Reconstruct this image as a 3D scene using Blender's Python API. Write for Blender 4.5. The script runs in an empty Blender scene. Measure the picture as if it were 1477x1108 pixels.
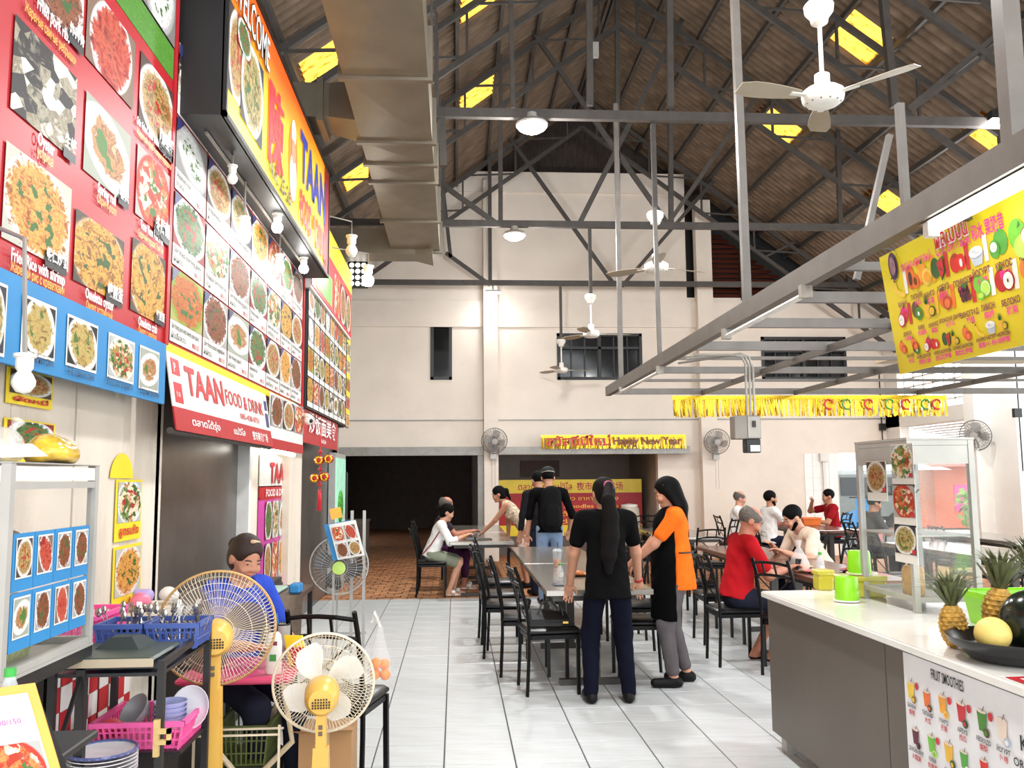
import bpy, bmesh, math, random
import numpy as np
from mathutils import Vector, Matrix
R_ = random.Random(7)
PI = math.pi
scn = bpy.context.scene
COL = scn.collection

# ------------------------------------------------------------------ camera
FPX, IW, IH, CAMH = 1270.0, 1477.0, 1108.0, 1.575
YAW, PITCH, ROLL = 0.06457, 0.10773, 0.008
fwd = Vector((math.sin(YAW)*math.cos(PITCH), math.cos(YAW)*math.cos(PITCH), math.sin(PITCH)))
r0 = Vector((math.cos(YAW), -math.sin(YAW), 0)); u0 = r0.cross(fwd)
rgt = r0*math.cos(ROLL) - u0*math.sin(ROLL); upv = u0*math.cos(ROLL) + r0*math.sin(ROLL)
camd = bpy.data.cameras.new('camera'); cam = bpy.data.objects.new('camera', camd); COL.objects.link(cam)
camd.sensor_width = 36.0; camd.lens = 36.0*FPX/IW; camd.clip_end = 200; camd.clip_start = 0.05
M = Matrix((rgt, upv, -fwd)).transposed().to_4x4(); M.translation = (0, 0, CAMH)
cam.matrix_world = M
scn.camera = cam

# ------------------------------------------------------------------ sky, exposure
wd = bpy.data.worlds.new('sky'); scn.world = wd; wd.use_nodes = True
bg = wd.node_tree.nodes['Background']
bg.inputs[0].default_value = (0.93, 0.97, 1.0, 1); bg.inputs[1].default_value = 4.5
vs = scn.view_settings
scn.display_settings.display_device = 'sRGB'
vs.view_transform = 'Standard'; vs.look = 'None'; vs.gamma = 1.0; vs.exposure = 0.0; vs.use_curve_mapping = False
scn.cycles.use_denoising = True
scn.cycles.max_bounces = 7; scn.cycles.diffuse_bounces = 4; scn.cycles.transparent_max_bounces = 16
scn.cycles.sample_clamp_indirect = 6.0; scn.cycles.caustics_reflective = False; scn.cycles.caustics_refractive = False

# ------------------------------------------------------------------ helpers
def at(px, py, X=None, Y=None, Z=None):
    """the point of the place that a photo pixel shows, once its depth (or height, or side) is known"""
    d = fwd + rgt*((px-738.5)/FPX) + upv*((554-py)/FPX)
    t = X/d.x if X is not None else (Y/d.y if Y is not None else (Z-CAMH)/d.z)
    return Vector((0, 0, CAMH)) + d*t

OFF = {}
def link(o, parent=None):
    COL.objects.link(o)
    if parent is not None:
        o.parent = parent
    return o
def tag(o, label, cat, group=None, kind=None):
    if label: o['label'] = label
    if cat: o['category'] = cat
    if group: o['group'] = group
    if kind: o['kind'] = kind
    return o
def thing(name, label=None, cat=None, loc=(0, 0, 0), group=None, kind=None, rz=0, local=False):
    """an Empty at the thing's base; parts are built in place (world) unless local"""
    o = bpy.data.objects.new(name, None); link(o)
    o.location = loc; o.rotation_euler = (0, 0, rz); o.empty_display_size = .1
    OFF[o.name] = Vector((0, 0, 0)) if local else Vector(loc)
    return tag(o, label, cat, group, kind)
def copy_tree(o, parent=None):
    c = o.copy(); COL.objects.link(c); c.parent = parent
    for ch in list(o.children): copy_tree(ch, c)
    return c
def place(proto, used, loc, rz=0, label=None, scale=None):
    """first use moves the prototype itself, afterwards a copy with its parts"""
    o = copy_tree(proto) if used else proto
    o.location = loc; o.rotation_euler = (0, 0, rz)
    if scale: o.scale = scale
    if label: o['label'] = label
    return o

class MB:
    def __init__(s): s.v = []; s.f = []; s.m = []; s.mi = 0; s.uv = {}
    def add(s, vs_, fs):
        b = len(s.v); s.v += [Vector(x) for x in vs_]
        for f in fs: s.f.append([b+i for i in f]); s.m.append(s.mi)
        return s
    def box(s, a, b):
        x0, y0, z0 = a; x1, y1, z1 = b
        x0, x1 = min(x0, x1), max(x0, x1); y0, y1 = min(y0, y1), max(y0, y1); z0, z1 = min(z0, z1), max(z0, z1)
        return s.add([(x0,y0,z0),(x1,y0,z0),(x1,y1,z0),(x0,y1,z0),(x0,y0,z1),(x1,y0,z1),(x1,y1,z1),(x0,y1,z1)],
              [(3,2,1,0),(4,5,6,7),(0,1,5,4),(1,2,6,5),(2,3,7,6),(3,0,4,7)])
    def bbox(s, a, b, r=.01):
        """box with bevelled vertical+horizontal edges (chamfer)"""
        x0, y0, z0 = a; x1, y1, z1 = b
        rings = []
        for z, i in ((z0, r), (z0+r, 0), (z1-r, 0), (z1, r)):
            e = i
            rings.append([(x0+e+r,y0+e,z),(x1-e-r,y0+e,z),(x1-e,y0+e+r,z),(x1-e,y1-e-r,z),(x1-e-r,y1-e,z),(x0+e+r,y1-e,z),(x0+e,y1-e-r,z),(x0+e,y0+e+r,z)])
        return s.loft(rings)
    def loft(s, rings, cap=True, close=False):
        n = len(rings[0]); vs_ = [p for r in rings for p in r]; fs = []
        k = len(rings)
        for i in range(k if close else k-1):
            for j in range(n):
                a = i*n+j; b = i*n+(j+1) % n; c = ((i+1) % k)*n+(j+1) % n; d = ((i+1) % k)*n+j
                fs.append((a, b, c, d))
        if cap and not close:
            fs.append(tuple(range(n-1, -1, -1))); fs.append(tuple((k-1)*n+j for j in range(n)))
        return s.add(vs_, fs)
    def frame(s, p, q, upd=None):
        d = (Vector(q)-Vector(p)).normalized()
        u = Vector(upd) if upd is not None else (Vector((0,0,1)) if abs(d.z) < .95 else Vector((0,1,0)))
        a = d.cross(u).normalized(); b = a.cross(d).normalized()
        return d, a, b
    def bar(s, p, q, w, h=None, upd=None):
        h = h or w; p, q = Vector(p), Vector(q); d, a, b = s.frame(p, q, upd)
        c = [a*(w/2)+b*(h/2), a*(-w/2)+b*(h/2), a*(-w/2)+b*(-h/2), a*(w/2)+b*(-h/2)]
        return s.loft([[p+k for k in c], [q+k for k in c]])
    def tube(s, pts, r, n=8, cap=True):
        pts = [Vector(p) for p in pts]; rings = []
        rr = r if isinstance(r, (list, tuple)) else [r]*len(pts)
        ref = None
        for i, p in enumerate(pts):
            d = (pts[min(i+1, len(pts)-1)]-pts[max(i-1, 0)]).normalized()
            if ref is None:
                ref = Vector((0,0,1)) if abs(d.z) < .9 else Vector((0,1,0))
            a = d.cross(ref).normalized(); b = a.cross(d).normalized(); ref = b
            rings.append([p+(a*math.cos(2*PI*j/n)+b*math.sin(2*PI*j/n))*rr[i] for j in range(n)])
        return s.loft(rings, cap)
    def lathe(s, prof, c=(0,0,0), axis=(0,0,1), n=20, cap=True):
        c = Vector(c); ax = Vector(axis).normalized()
        a = ax.orthogonal().normalized() if abs(ax.z) < .999 else Vector((1,0,0)); b = ax.cross(a)
        rings = [[c+ax*z+(a*math.cos(2*PI*j/n)+b*math.sin(2*PI*j/n))*max(r, 1e-4) for j in range(n)] for r, z in prof]
        return s.loft(rings, cap)
    def ball(s, c, r, n=12, m=8, sc=(1,1,1)):
        rings = []; c = Vector(c)
        for i in range(m+1):
            t = PI*i/m; rad = math.sin(t) if 0 < i < m else 1e-3
            rings.append([c+Vector((r*sc[0]*rad*math.cos(2*PI*j/n), r*sc[1]*rad*math.sin(2*PI*j/n), -r*sc[2]*math.cos(t))) for j in range(n)])
        return s.loft(rings)
    def ring(s, c, axis, R, r, n=32, m=6):
        c = Vector(c); ax = Vector(axis).normalized(); a = ax.orthogonal().normalized(); b = ax.cross(a)
        rings = []
        for i in range(n):
            t = 2*PI*i/n; e = a*math.cos(t)+b*math.sin(t)
            rings.append([c+e*(R+r*math.cos(2*PI*j/m))+ax*(r*math.sin(2*PI*j/m)) for j in range(m)])
        return s.loft(rings, close=True)
    def quad(s, o, x, y, t=0.0):
        """flat rectangle with 0..1 UVs, corner o and edge vectors x, y"""
        o, x, y = Vector(o), Vector(x), Vector(y); b = len(s.f)
        s.add([o, o+x, o+x+y, o+y], [(0,1,2,3)]); s.uv[b] = [(0,0),(1,0),(1,1),(0,1)]
        return s
    def slab(s, o, x, y, t):
        """thin board: front face (normal x cross y) with 0..1 UVs, thickness t behind"""
        o, x, y = Vector(o), Vector(x), Vector(y); nrm = x.cross(y).normalized()*t; b = len(s.f)
        p = [o, o+x, o+x+y, o+y]
        s.add(p+[k-nrm for k in p], [(0,1,2,3),(7,6,5,4),(0,4,5,1),(1,5,6,2),(2,6,7,3),(3,7,4,0)])
        s.uv[b] = [(0,0),(1,0),(1,1),(0,1)]
        return s
    def mesh(s, name, mats, off=Vector((0,0,0)), smooth=False):
        me = bpy.data.meshes.new(name)
        me.from_pydata([tuple(x-off) for x in s.v], [], s.f)
        for m in (mats if isinstance(mats, (list, tuple)) else [mats]): me.materials.append(m)
        if any(s.m): me.polygons.foreach_set('material_index', s.m)
        if s.uv:
            ul = me.uv_layers.new(name='UVMap')
            for fi, uvs in s.uv.items():
                for li, uv in zip(me.polygons[fi].loop_indices, uvs): ul.data[li].uv = uv
        if smooth: me.polygons.foreach_set('use_smooth', [True]*len(me.polygons))
        me.update()
        if smooth == 'auto':
            try: me.set_sharp_from_angle(angle=math.radians(40))
            except Exception: pass
        return me
    def build(s, name, mats, parent=None, smooth=False, origin=None):
        off = OFF.get(parent.name, Vector((0,0,0))) if parent is not None else (Vector(origin) if origin is not None else Vector((0,0,0)))
        o = bpy.data.objects.new(name, s.mesh(name, mats, off, smooth)); link(o, parent)
        if parent is None: o.location = off
        OFF[o.name] = off
        return o

def part(name, mats, parent, fn, smooth=False):
    m = MB(); fn(m); return m.build(name, mats, parent, smooth)

# ------------------------------------------------------------------ materials
def srgb(c):
    return tuple((x/255/12.92 if x/255 <= .04045 else ((x/255+.055)/1.055)**2.4) for x in c)
MATS = {}
def mat(name, col, rough=.5, metal=0.0, var=.08, scale=6.0, bump=0.0, spec=.5, emit=0.0, alpha=1.0, trans=0.0, dirt=None, dirt_amt=.5, coat=0.0, stretch=None):
    """plain surface with fine procedural variation; col is 0..255 sRGB"""
    if name in MATS: return MATS[name]
    m = bpy.data.materials.new(name); m.use_nodes = True; nt = m.node_tree; N = nt.nodes; L = nt.links
    b = N['Principled BSDF']; c = srgb(col)
    b.inputs['Roughness'].default_value = rough; b.inputs['Metallic'].default_value = metal
    b.inputs['Specular IOR Level'].default_value = spec
    if coat: b.inputs['Coat Weight'].default_value = coat
    tc = N.new('ShaderNodeTexCoord'); src = tc.outputs['Object']
    if stretch:
        mp = N.new('ShaderNodeMapping'); mp.inputs['Scale'].default_value = stretch; L.new(src, mp.inputs[0]); src = mp.outputs[0]
    no = N.new('ShaderNodeTexNoise'); no.inputs['Scale'].default_value = scale; no.inputs['Detail'].default_value = 4
    L.new(src, no.inputs['Vector'])
    rp = N.new('ShaderNodeValToRGB'); e = rp.color_ramp.elements
    e[0].position = .3; e[1].position = .7
    e[0].color = (*[max(0, x*(1-var)) for x in c], 1); e[1].color = (*[min(1, x*(1+var)) for x in c], 1)
    L.new(no.outputs['Fac'], rp.inputs[0]); out = rp.outputs[0]
    if dirt is not None:
        n2 = N.new('ShaderNodeTexNoise'); n2.inputs['Scale'].default_value = scale*.35; n2.inputs['Detail'].default_value = 8; n2.inputs['Roughness'].default_value = .7
        L.new(src, n2.inputs['Vector'])
        r2 = N.new('ShaderNodeMapRange'); r2.inputs[1].default_value = .5; r2.inputs[2].default_value = .72; r2.inputs[4].default_value = dirt_amt
        L.new(n2.outputs['Fac'], r2.inputs[0])
        mx = N.new('ShaderNodeMix'); mx.data_type = 'RGBA'; L.new(r2.outputs[0], mx.inputs[0]); L.new(out, mx.inputs[6]); mx.inputs[7].default_value = (*srgb(dirt), 1)
        out = mx.outputs[2]
    L.new(out, b.inputs['Base Color'])
    if bump:
        bp = N.new('ShaderNodeBump'); bp.inputs['Strength'].default_value = bump; bp.inputs['Distance'].default_value = .01
        L.new(no.outputs['Fac'], bp.inputs['Height']); L.new(bp.outputs[0], b.inputs['Normal'])
    if emit:
        b.inputs['Emission Strength'].default_value = emit; L.new(out, b.inputs['Emission Color'])
    if alpha < 1: b.inputs['Alpha'].default_value = alpha
    if trans: b.inputs['Transmission Weight'].default_value = trans
    MATS[name] = m
    return m
def glass(name, col=(240,245,245), op=.12, rough=.08):
    """thin pane: mostly clear with a reflecting, slightly dirty surface"""
    if name in MATS: return MATS[name]
    m = bpy.data.materials.new(name); m.use_nodes = True; nt = m.node_tree; N = nt.nodes; L = nt.links
    N.remove(N['Principled BSDF'])
    t = N.new('ShaderNodeBsdfTransparent'); t.inputs[0].default_value = (.96, .97, .97, 1)
    g = N.new('ShaderNodeBsdfGlossy'); g.inputs['Roughness'].default_value = rough; g.inputs[0].default_value = (.8, .8, .8, 1)
    d = N.new('ShaderNodeBsdfDiffuse'); d.inputs[0].default_value = (*srgb(col), 1)
    n = N.new('ShaderNodeTexNoise'); n.inputs['Scale'].default_value = 5; n.inputs['Detail'].default_value = 6
    tc = N.new('ShaderNodeTexCoord'); L.new(tc.outputs['Object'], n.inputs['Vector'])
    mr = N.new('ShaderNodeMapRange'); mr.inputs[1].default_value = .3; mr.inputs[2].default_value = .75; mr.inputs[3].default_value = op*.4; mr.inputs[4].default_value = op*1.6
    L.new(n.outputs[0], mr.inputs[0])
    a = N.new('ShaderNodeMixShader'); L.new(mr.outputs[0], a.inputs[0]); L.new(t.outputs[0], a.inputs[1]); L.new(d.outputs[0], a.inputs[2])
    lw = N.new('ShaderNodeLayerWeight'); lw.inputs[0].default_value = .25
    m2 = N.new('ShaderNodeMath'); m2.operation = 'MULTIPLY'; m2.inputs[1].default_value = .35; L.new(lw.outputs['Fresnel'], m2.inputs[0])
    c = N.new('ShaderNodeMixShader'); L.new(m2.outputs[0], c.inputs[0]); L.new(a.outputs[0], c.inputs[1]); L.new(g.outputs[0], c.inputs[2])
    L.new(c.outputs[0], N['Material Output'].inputs[0])
    MATS[name] = m
    return m
def emis(name, col, strength):
    if name in MATS: return MATS[name]
    m = bpy.data.materials.new(name); m.use_nodes = True; N = m.node_tree.nodes; L = m.node_tree.links
    N.remove(N['Principled BSDF'])
    e = N.new('ShaderNodeEmission'); e.inputs[0].default_value = (*srgb(col), 1); e.inputs[1].default_value = strength
    L.new(e.outputs[0], N['Material Output'].inputs[0]); MATS[name] = m
    return m
def food(name, bgc, plate, cols, scale=7.0, rad=(.42, .42), fr=.8, garnish=None, tex='noise', rot=0.0, emit=0.0, rough=.35):
    """printed dish photograph: background, plate, mottled food; every print differs by its object's random value"""
    if name in MATS: return MATS[name]
    m = bpy.data.materials.new(name); m.use_nodes = True; nt = m.node_tree; N = nt.nodes; L = nt.links
    b = N['Principled BSDF']; b.inputs['Roughness'].default_value = .5; b.inputs['Specular IOR Level'].default_value = .25
    uv = N.new('ShaderNodeUVMap'); oi = N.new('ShaderNodeObjectInfo')
    sb = N.new('ShaderNodeVectorMath'); sb.operation = 'SUBTRACT'; L.new(uv.outputs[0], sb.inputs[0]); sb.inputs[1].default_value = (.5, .5, 0)
    vr = N.new('ShaderNodeVectorRotate'); vr.rotation_type = 'Z_AXIS'; L.new(sb.outputs[0], vr.inputs['Vector'])
    am = N.new('ShaderNodeMath'); am.operation = 'MULTIPLY_ADD'; am.inputs[1].default_value = 1.4; am.inputs[2].default_value = rot-.7; L.new(oi.outputs['Random'], am.inputs[0]); L.new(am.outputs[0], vr.inputs['Angle'])
    sc = N.new('ShaderNodeVectorMath'); sc.operation = 'DIVIDE'; L.new(vr.outputs[0], sc.inputs[0]); sc.inputs[1].default_value = (rad[0]*1.2, rad[1]*1.2, 1)
    ln = N.new('ShaderNodeVectorMath'); ln.operation = 'LENGTH'; L.new(sc.outputs[0], ln.inputs[0])
    ofs = N.new('ShaderNodeVectorMath'); ofs.operation = 'ADD'; L.new(uv.outputs[0], ofs.inputs[0])
    rm = N.new('ShaderNodeMath'); rm.operation = 'MULTIPLY'; rm.inputs[1].default_value = 91.7; L.new(oi.outputs['Random'], rm.inputs[0])
    cx = N.new('ShaderNodeCombineXYZ'); L.new(rm.outputs[0], cx.inputs[0]); L.new(rm.outputs[0], cx.inputs[2]); L.new(cx.outputs[0], ofs.inputs[1])
    no = N.new('ShaderNodeTexNoise'); no.inputs['Scale'].default_value = scale; no.inputs['Detail'].default_value = 8; no.inputs['Roughness'].default_value = .7; no.inputs['Distortion'].default_value = 1.2
    L.new(ofs.outputs[0], no.inputs['Vector'])
    fac = no.outputs['Fac']
    if tex == 'voro':
        vo = N.new('ShaderNodeTexVoronoi'); vo.inputs['Scale'].default_value = scale; L.new(ofs.outputs[0], vo.inputs['Vector'])
        sp = N.new('ShaderNodeSeparateColor'); L.new(vo.outputs['Color'], sp.inputs[0])
        av = N.new('ShaderNodeMath'); av.operation = 'MULTIPLY_ADD'; av.inputs[1].default_value = .5; L.new(sp.outputs[0], av.inputs[0])
        a2 = N.new('ShaderNodeMath'); a2.operation = 'MULTIPLY'; a2.inputs[1].default_value = .5; L.new(no.outputs['Fac'], a2.inputs[0]); L.new(a2.outputs[0], av.inputs[2])
        fac = av.outputs[0]
    rp = N.new('ShaderNodeValToRGB'); cr = rp.color_ramp
    while len(cr.elements) < len(cols): cr.elements.new(.5)
    for i, c in enumerate(cols):
        cr.elements[i].position = .36+.28*i/(len(cols)-1); cr.elements[i].color = (*srgb(c), 1)
    L.new(fac, rp.inputs[0])
    wob = N.new('ShaderNodeMath'); wob.operation = 'MULTIPLY_ADD'; wob.inputs[1].default_value = .9; L.new(no.outputs['Fac'], wob.inputs[0]); L.new(ln.outputs['Value'], wob.inputs[2])
    def mask(v, t, s=.03):
        mr = N.new('ShaderNodeMapRange'); mr.inputs[1].default_value = t-s; mr.inputs[2].default_value = t+s; mr.inputs[3].default_value = 1; mr.inputs[4].default_value = 0
        L.new(v, mr.inputs[0]); return mr.outputs[0]
    def mixc(f, a, bb):
        x = N.new('ShaderNodeMix'); x.data_type = 'RGBA'; L.new(f, x.inputs[0])
        for s_, k in ((a, 6), (bb, 7)):
            if isinstance(s_, tuple): x.inputs[k].default_value = (*srgb(s_), 1)
            else: L.new(s_, x.inputs[k])
        return x.outputs[2]
    out = mixc(mask(ln.outputs['Value'], 1.0), bgc, plate)
    out = mixc(mask(wob.outputs[0], fr+.5, .05), out, rp.outputs[0])
    if garnish:
        n3 = N.new('ShaderNodeTexNoise'); n3.inputs['Scale'].default_value = scale*.7; L.new(ofs.outputs[0], n3.inputs['Vector'])
        g1 = mask(ln.outputs['Value'], fr*.8); gm = N.new('ShaderNodeMath'); gm.operation = 'GREATER_THAN'; gm.inputs[1].default_value = .58; L.new(n3.outputs['Fac'], gm.inputs[0])
        mm = N.new('ShaderNodeMath'); mm.operation = 'MULTIPLY'; L.new(g1, mm.inputs[0]); L.new(gm.outputs[0], mm.inputs[1])
        out = mixc(mm.outputs[0], out, garnish)
    L.new(out, b.inputs['Base Color'])
    if emit: L.new(out, b.inputs['Emission Color']); b.inputs['Emission Strength'].default_value = emit
    MATS[name] = m
    return m

# ------------------------------------------------------------------ lettering
def glyphs(s, bold=0.0):
    c = bpy.data.curves.new('lettering', 'FONT'); c.body = s; c.resolution_u = 2; c.offset = bold
    o = bpy.data.objects.new('lettering', c); COL.objects.link(o)
    me = bpy.data.meshes.new_from_object(o)
    vs_ = [v.co.copy() for v in me.vertices]; fs = [list(p.vertices) for p in me.polygons]
    bpy.data.objects.remove(o); bpy.data.curves.remove(c); bpy.data.meshes.remove(me)
    return vs_, fs
def text(mb, s, o, x, y, size, width=None, bold=0.012, center=True, lift=.004, squash=1.0):
    """flat lettering added to mb: o is the baseline start (or middle), x/y unit directions, size = letter height"""
    vs_, fs = glyphs(s, bold)
    if not vs_: return
    x0 = min(v.x for v in vs_); x1 = max(v.x for v in vs_)
    k = size/.72; kx = k*squash
    if width: kx = width/max(1e-6, x1-x0)
    sh = (x0+x1)/2 if center else x0
    o, x, y = Vector(o), Vector(x).normalized(), Vector(y).normalized(); n = x.cross(y).normalized()*lift
    mb.add([o+x*((v.x-sh)*kx)+y*(v.y*k)+n for v in vs_], fs)

# =================================================================== STRUCTURE
Y_WALL = 17.5
RX, RZ, RT = 2.55, 9.45, 0.725            # ridge line and roof slope
ZC = 5.40                                  # truss bottom chord
TY = (8.95, 12.96, 16.96)
m_white = mat('painted plaster', (231, 219, 206), .75, var=.04, scale=1.3, bump=.05, dirt=(196, 184, 170), dirt_amt=.35)
m_white2 = mat('painted wall white', (238, 236, 230), .7, var=.03, scale=2, dirt=(205, 198, 188), dirt_amt=.4)
m_tile = mat('floor tile', (202, 206, 207), .28, var=.07, scale=3.5, dirt=(176, 172, 165), dirt_amt=.55, stretch=(1.0, 6.0, 1.0))
m_grout = mat('grout', (92, 90, 88), .9)
m_brickp = mat('clay paver', (186, 128, 86), .7, var=.22, scale=5, dirt=(110, 74, 52), dirt_amt=.6)
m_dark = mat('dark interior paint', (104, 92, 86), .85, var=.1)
m_steel = mat('painted steel', (74, 69, 65), .55, metal=.2, var=.15, scale=9, dirt=(60, 52, 46), dirt_amt=.6)
m_steel_l = mat('pale painted steel', (150, 148, 142), .45, metal=.3, var=.1, scale=9, dirt=(112, 100, 88), dirt_amt=.5)
m_sheet = mat('fibre cement sheet', (108, 90, 73), .9, var=.3, scale=4, dirt=(62, 50, 41), dirt_amt=.75, bump=.2)
m_black = mat('black paint', (22, 21, 21), .45, var=.2)
m_darkglass = mat('dark window glass', (20, 22, 24), .08, var=.3, scale=1)
m_louver = mat('brown louver', (110, 52, 32), .6, var=.25, scale=4, stretch=(1, 1, 12))

def skylight_mat():
    m = bpy.data.materials.new('yellow translucent sheet'); m.use_nodes = True; N = m.node_tree.nodes; L = m.node_tree.links
    N.remove(N['Principled BSDF'])
    tc = N.new('ShaderNodeTexCoord'); n = N.new('ShaderNodeTexNoise'); n.inputs['Scale'].default_value = 7; n.inputs['Detail'].default_value = 6
    mp = N.new('ShaderNodeMapping'); mp.inputs['Scale'].default_value = (1, 3.5, 1); L.new(tc.outputs['Object'], mp.inputs[0]); L.new(mp.outputs[0], n.inputs['Vector'])
    rp = N.new('ShaderNodeValToRGB'); e = rp.color_ramp.elements; e[0].position = .3; e[0].color = (*srgb((150, 84, 18)), 1); e[1].position = .5; e[1].color = (*srgb((246, 186, 70)), 1)
    L.new(n.outputs[0], rp.inputs[0])
    t = N.new('ShaderNodeBsdfTranslucent'); L.new(rp.outputs[0], t.inputs[0])
    L.new(t.outputs[0], N['Material Output'].inputs[0]); return m
m_sky = skylight_mat()

# ---- floor: tiles laid one by one near the camera
TW, TD, T0X, T0Y = 0.40, 0.385, -0.066-.4*6, 12.03-.385*30
floor = MB().add([(-2.2, -8, -.012), (14, -8, -.012), (14, 12.03, -.012), (-2.2, 12.03, -.012)], [(0,1,2,3)]).build('floor', m_grout)
tag(floor, 'pale grey tiled hall floor', None, kind='structure')
g = .004
tme = MB().loft([[(g, g, -.012), (TW-g, g, -.012), (TW-g, TD-g, -.012), (g, TD-g, -.012)], [(g, g, -.002), (TW-g, g, -.002), (TW-g, TD-g, -.002), (g, TD-g, -.002)],
                 [(g+.003, g+.003, 0), (TW-g-.003, g+.003, 0), (TW-g-.003, TD-g-.003, 0), (g+.003, TD-g-.003, 0)]]).mesh('tile', m_tile)
stuff = MB(); cells = []
for j in range(-20, 30):
    for i in range(-0, 40):
        x = T0X + i*TW; y = T0Y + j*TD
        if x < -2.2: continue
        cells.append((x, y))
def tile_key(c):
    x, y = c[0]+.2, c[1]+.19
    vis = 3.6 < y < 12.1 and -1.0-.0*y < x < .66*y*.5+1.2 and not (x > 1.9 and y < 5.6)
    return (0 if vis else 1, y)
cells.sort(key=tile_key)
for k, (x, y) in enumerate(cells):
    if k < 250:
        o = bpy.data.objects.new('tile', tme); link(o, floor); o.location = (x, y, 0)
    else:
        stuff.loft([[(x+g, y+g, -.012), (x+TW-g, y+g, -.012), (x+TW-g, y+TD-g, -.012), (x+g, y+TD-g, -.012)], [(x+g, y+g, 0), (x+TW-g, y+g, 0), (x+TW-g, y+TD-g, 0), (x+g, y+TD-g, 0)]])
o = stuff.build('far_tiles', m_tile, floor); o['kind'] = 'stuff'
# ---- clay paved floor beyond the tiles and into the dark room
pav = MB().add([(-4, 12.03, -.03), (14, 12.03, -.03), (14, 30, -.03), (-4, 30, -.03)], [(0,1,2,3)]).build('floor_pavers', m_grout)
tag(pav, 'brown clay paved floor beyond the tiles', None, kind='structure')
st = MB(); s_ = .20
for j in range(0, 88):
    y = 12.03 + j*s_*.98
    for i in range(-15 if y < 30 else 0, 48 if y < 17.6 else 20):
        x = i*s_ + (.1 if j % 2 else 0) - .05
        h = R_.uniform(-.006, 0)
        st.add([(x+.006, y+.006, h), (x+s_-.006, y+.006, h), (x+s_-.006, y+s_*.98-.006, h), (x+.006, y+s_*.98-.006, h)], [(0,1,2,3)])
o = st.build('pavers', m_brickp, pav); o['kind'] = 'stuff'

# ---- far wall with its openings
def wall_rect(mb, x0, x1, z0, z1, y0=Y_WALL, d=.22): mb.box((x0, y0, z0), (x1, y0+d, z1))
fw = thing('wall_far', 'cream two storey wall at the far end of the hall', None, (2.5, Y_WALL, 0), kind='structure')
XL_OP0, XL_OP1 = -2.3, .50
XR_OP0, XR_OP1 = .84, 4.05
zl = 2.06
m = MB()
wall_rect(m, -4, XL_OP0, 0, zl); wall_rect(m, XL_OP1, XR_OP0, 0, zl); wall_rect(m, XR_OP1, 5.0, 0, zl)
wx = [(-4, -.47), (-.0, 2.0)]
# band above lintel with the windows cut out: windows (narrow dark slot; two wide ones)
slot = (at(621,449,Y=Y_WALL), at(652,548,Y=Y_WALL)); win2 = (at(803,481,Y=Y_WALL), at(927,548,Y=Y_WALL)); win3 = (at(1097,486,Y=Y_WALL), at(1222,548,Y=Y_WALL))
wins = [(p.x, q.x, q.z, p.z) for p, q in (slot, win2, win3)]
ztop = 7.82
edges = [-4]
for (a, b, c, d) in wins: edges += [a, b]
edges += [8.8]
for k in range(len(edges)-1):
    a, b = edges[k], edges[k+1]
    top = 5.25
    if k % 2 == 0: wall_rect(m, a, b, zl, top)
    else:
        w = wins[k//2]; wall_rect(m, a, b, zl, w[2]); wall_rect(m, a, b, w[3], top)
wall_rect(m, -4, 4.74, 5.25, ztop)
wall_rect(m, 5.0, 7.75, 0, zl)
m.build('wall_surface', m_white, fw)
part('string_course', m_white, fw, lambda m: m.box((-4, Y_WALL-.05, 4.62), (8.8, Y_WALL, 5.15)))
part('upper_band', m_white, fw, lambda m: m.box((-4, Y_WALL-.04, 7.42), (4.74, Y_WALL, ztop+.03)))
part('ledge', m_steel_l, fw, lambda m: m.box((-4, Y_WALL-.03, 2.74), (8.8, Y_WALL, 2.76)))
for a, b, top in ((.56, .84, 7.6), (4.9, 5.22, 7.25)):
    part('pilaster', m_white, fw, lambda m: m.box((a, Y_WALL-.22, 0), (b, Y_WALL, top)))
part('lintel', m_steel_l, fw, lambda m: m.box((XL_OP0, Y_WALL-.1, 2.05), (.56, Y_WALL+.02, 2.22)))
part('lintel', m_steel_l, fw, lambda m: m.box((.84, Y_WALL-.42, 2.05), (4.6, Y_WALL+.02, 2.2)))
part('jamb', m_steel_l, fw, lambda m: m.box((.44, Y_WALL-.06, 0), (.56, Y_WALL+.1, 2.05)))
for (a, b, c, d), nm in zip(wins, (1, 2, 3)):
    w = thing('window_%d' % nm, 'dark window high in the cream wall', None, (a, Y_WALL, c), kind='structure')
    part('glass', m_darkglass, w, lambda m: m.box((a, Y_WALL+.08, c), (b, Y_WALL+.1, d)))
    part('frame', m_black, w, lambda m: [m.box((a, Y_WALL-.02, c), (a+.06, Y_WALL+.08, d)), m.box((b-.06, Y_WALL-.02, c), (b, Y_WALL+.08, d)), m.box((a, Y_WALL-.02, c), (b, Y_WALL+.08, c+.06)), m.box((a, Y_WALL-.02, d-.06), (b, Y_WALL+.08, d))])
    if nm > 1:
        part('mullion', m_black, w, lambda m: [m.box(((a+b)/2-.03, Y_WALL, c), ((a+b)/2+.03, Y_WALL+.08, d)), m.box((a, Y_WALL+.0, d-.32), (b, Y_WALL+.07, d-.27))])
        part('grille', m_black, w, lambda m: [m.box((a+(b-a)*t-.012, Y_WALL+.03, c), (a+(b-a)*t+.012, Y_WALL+.07, d)) for t in (.17, .33, .67, .83)])
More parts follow.
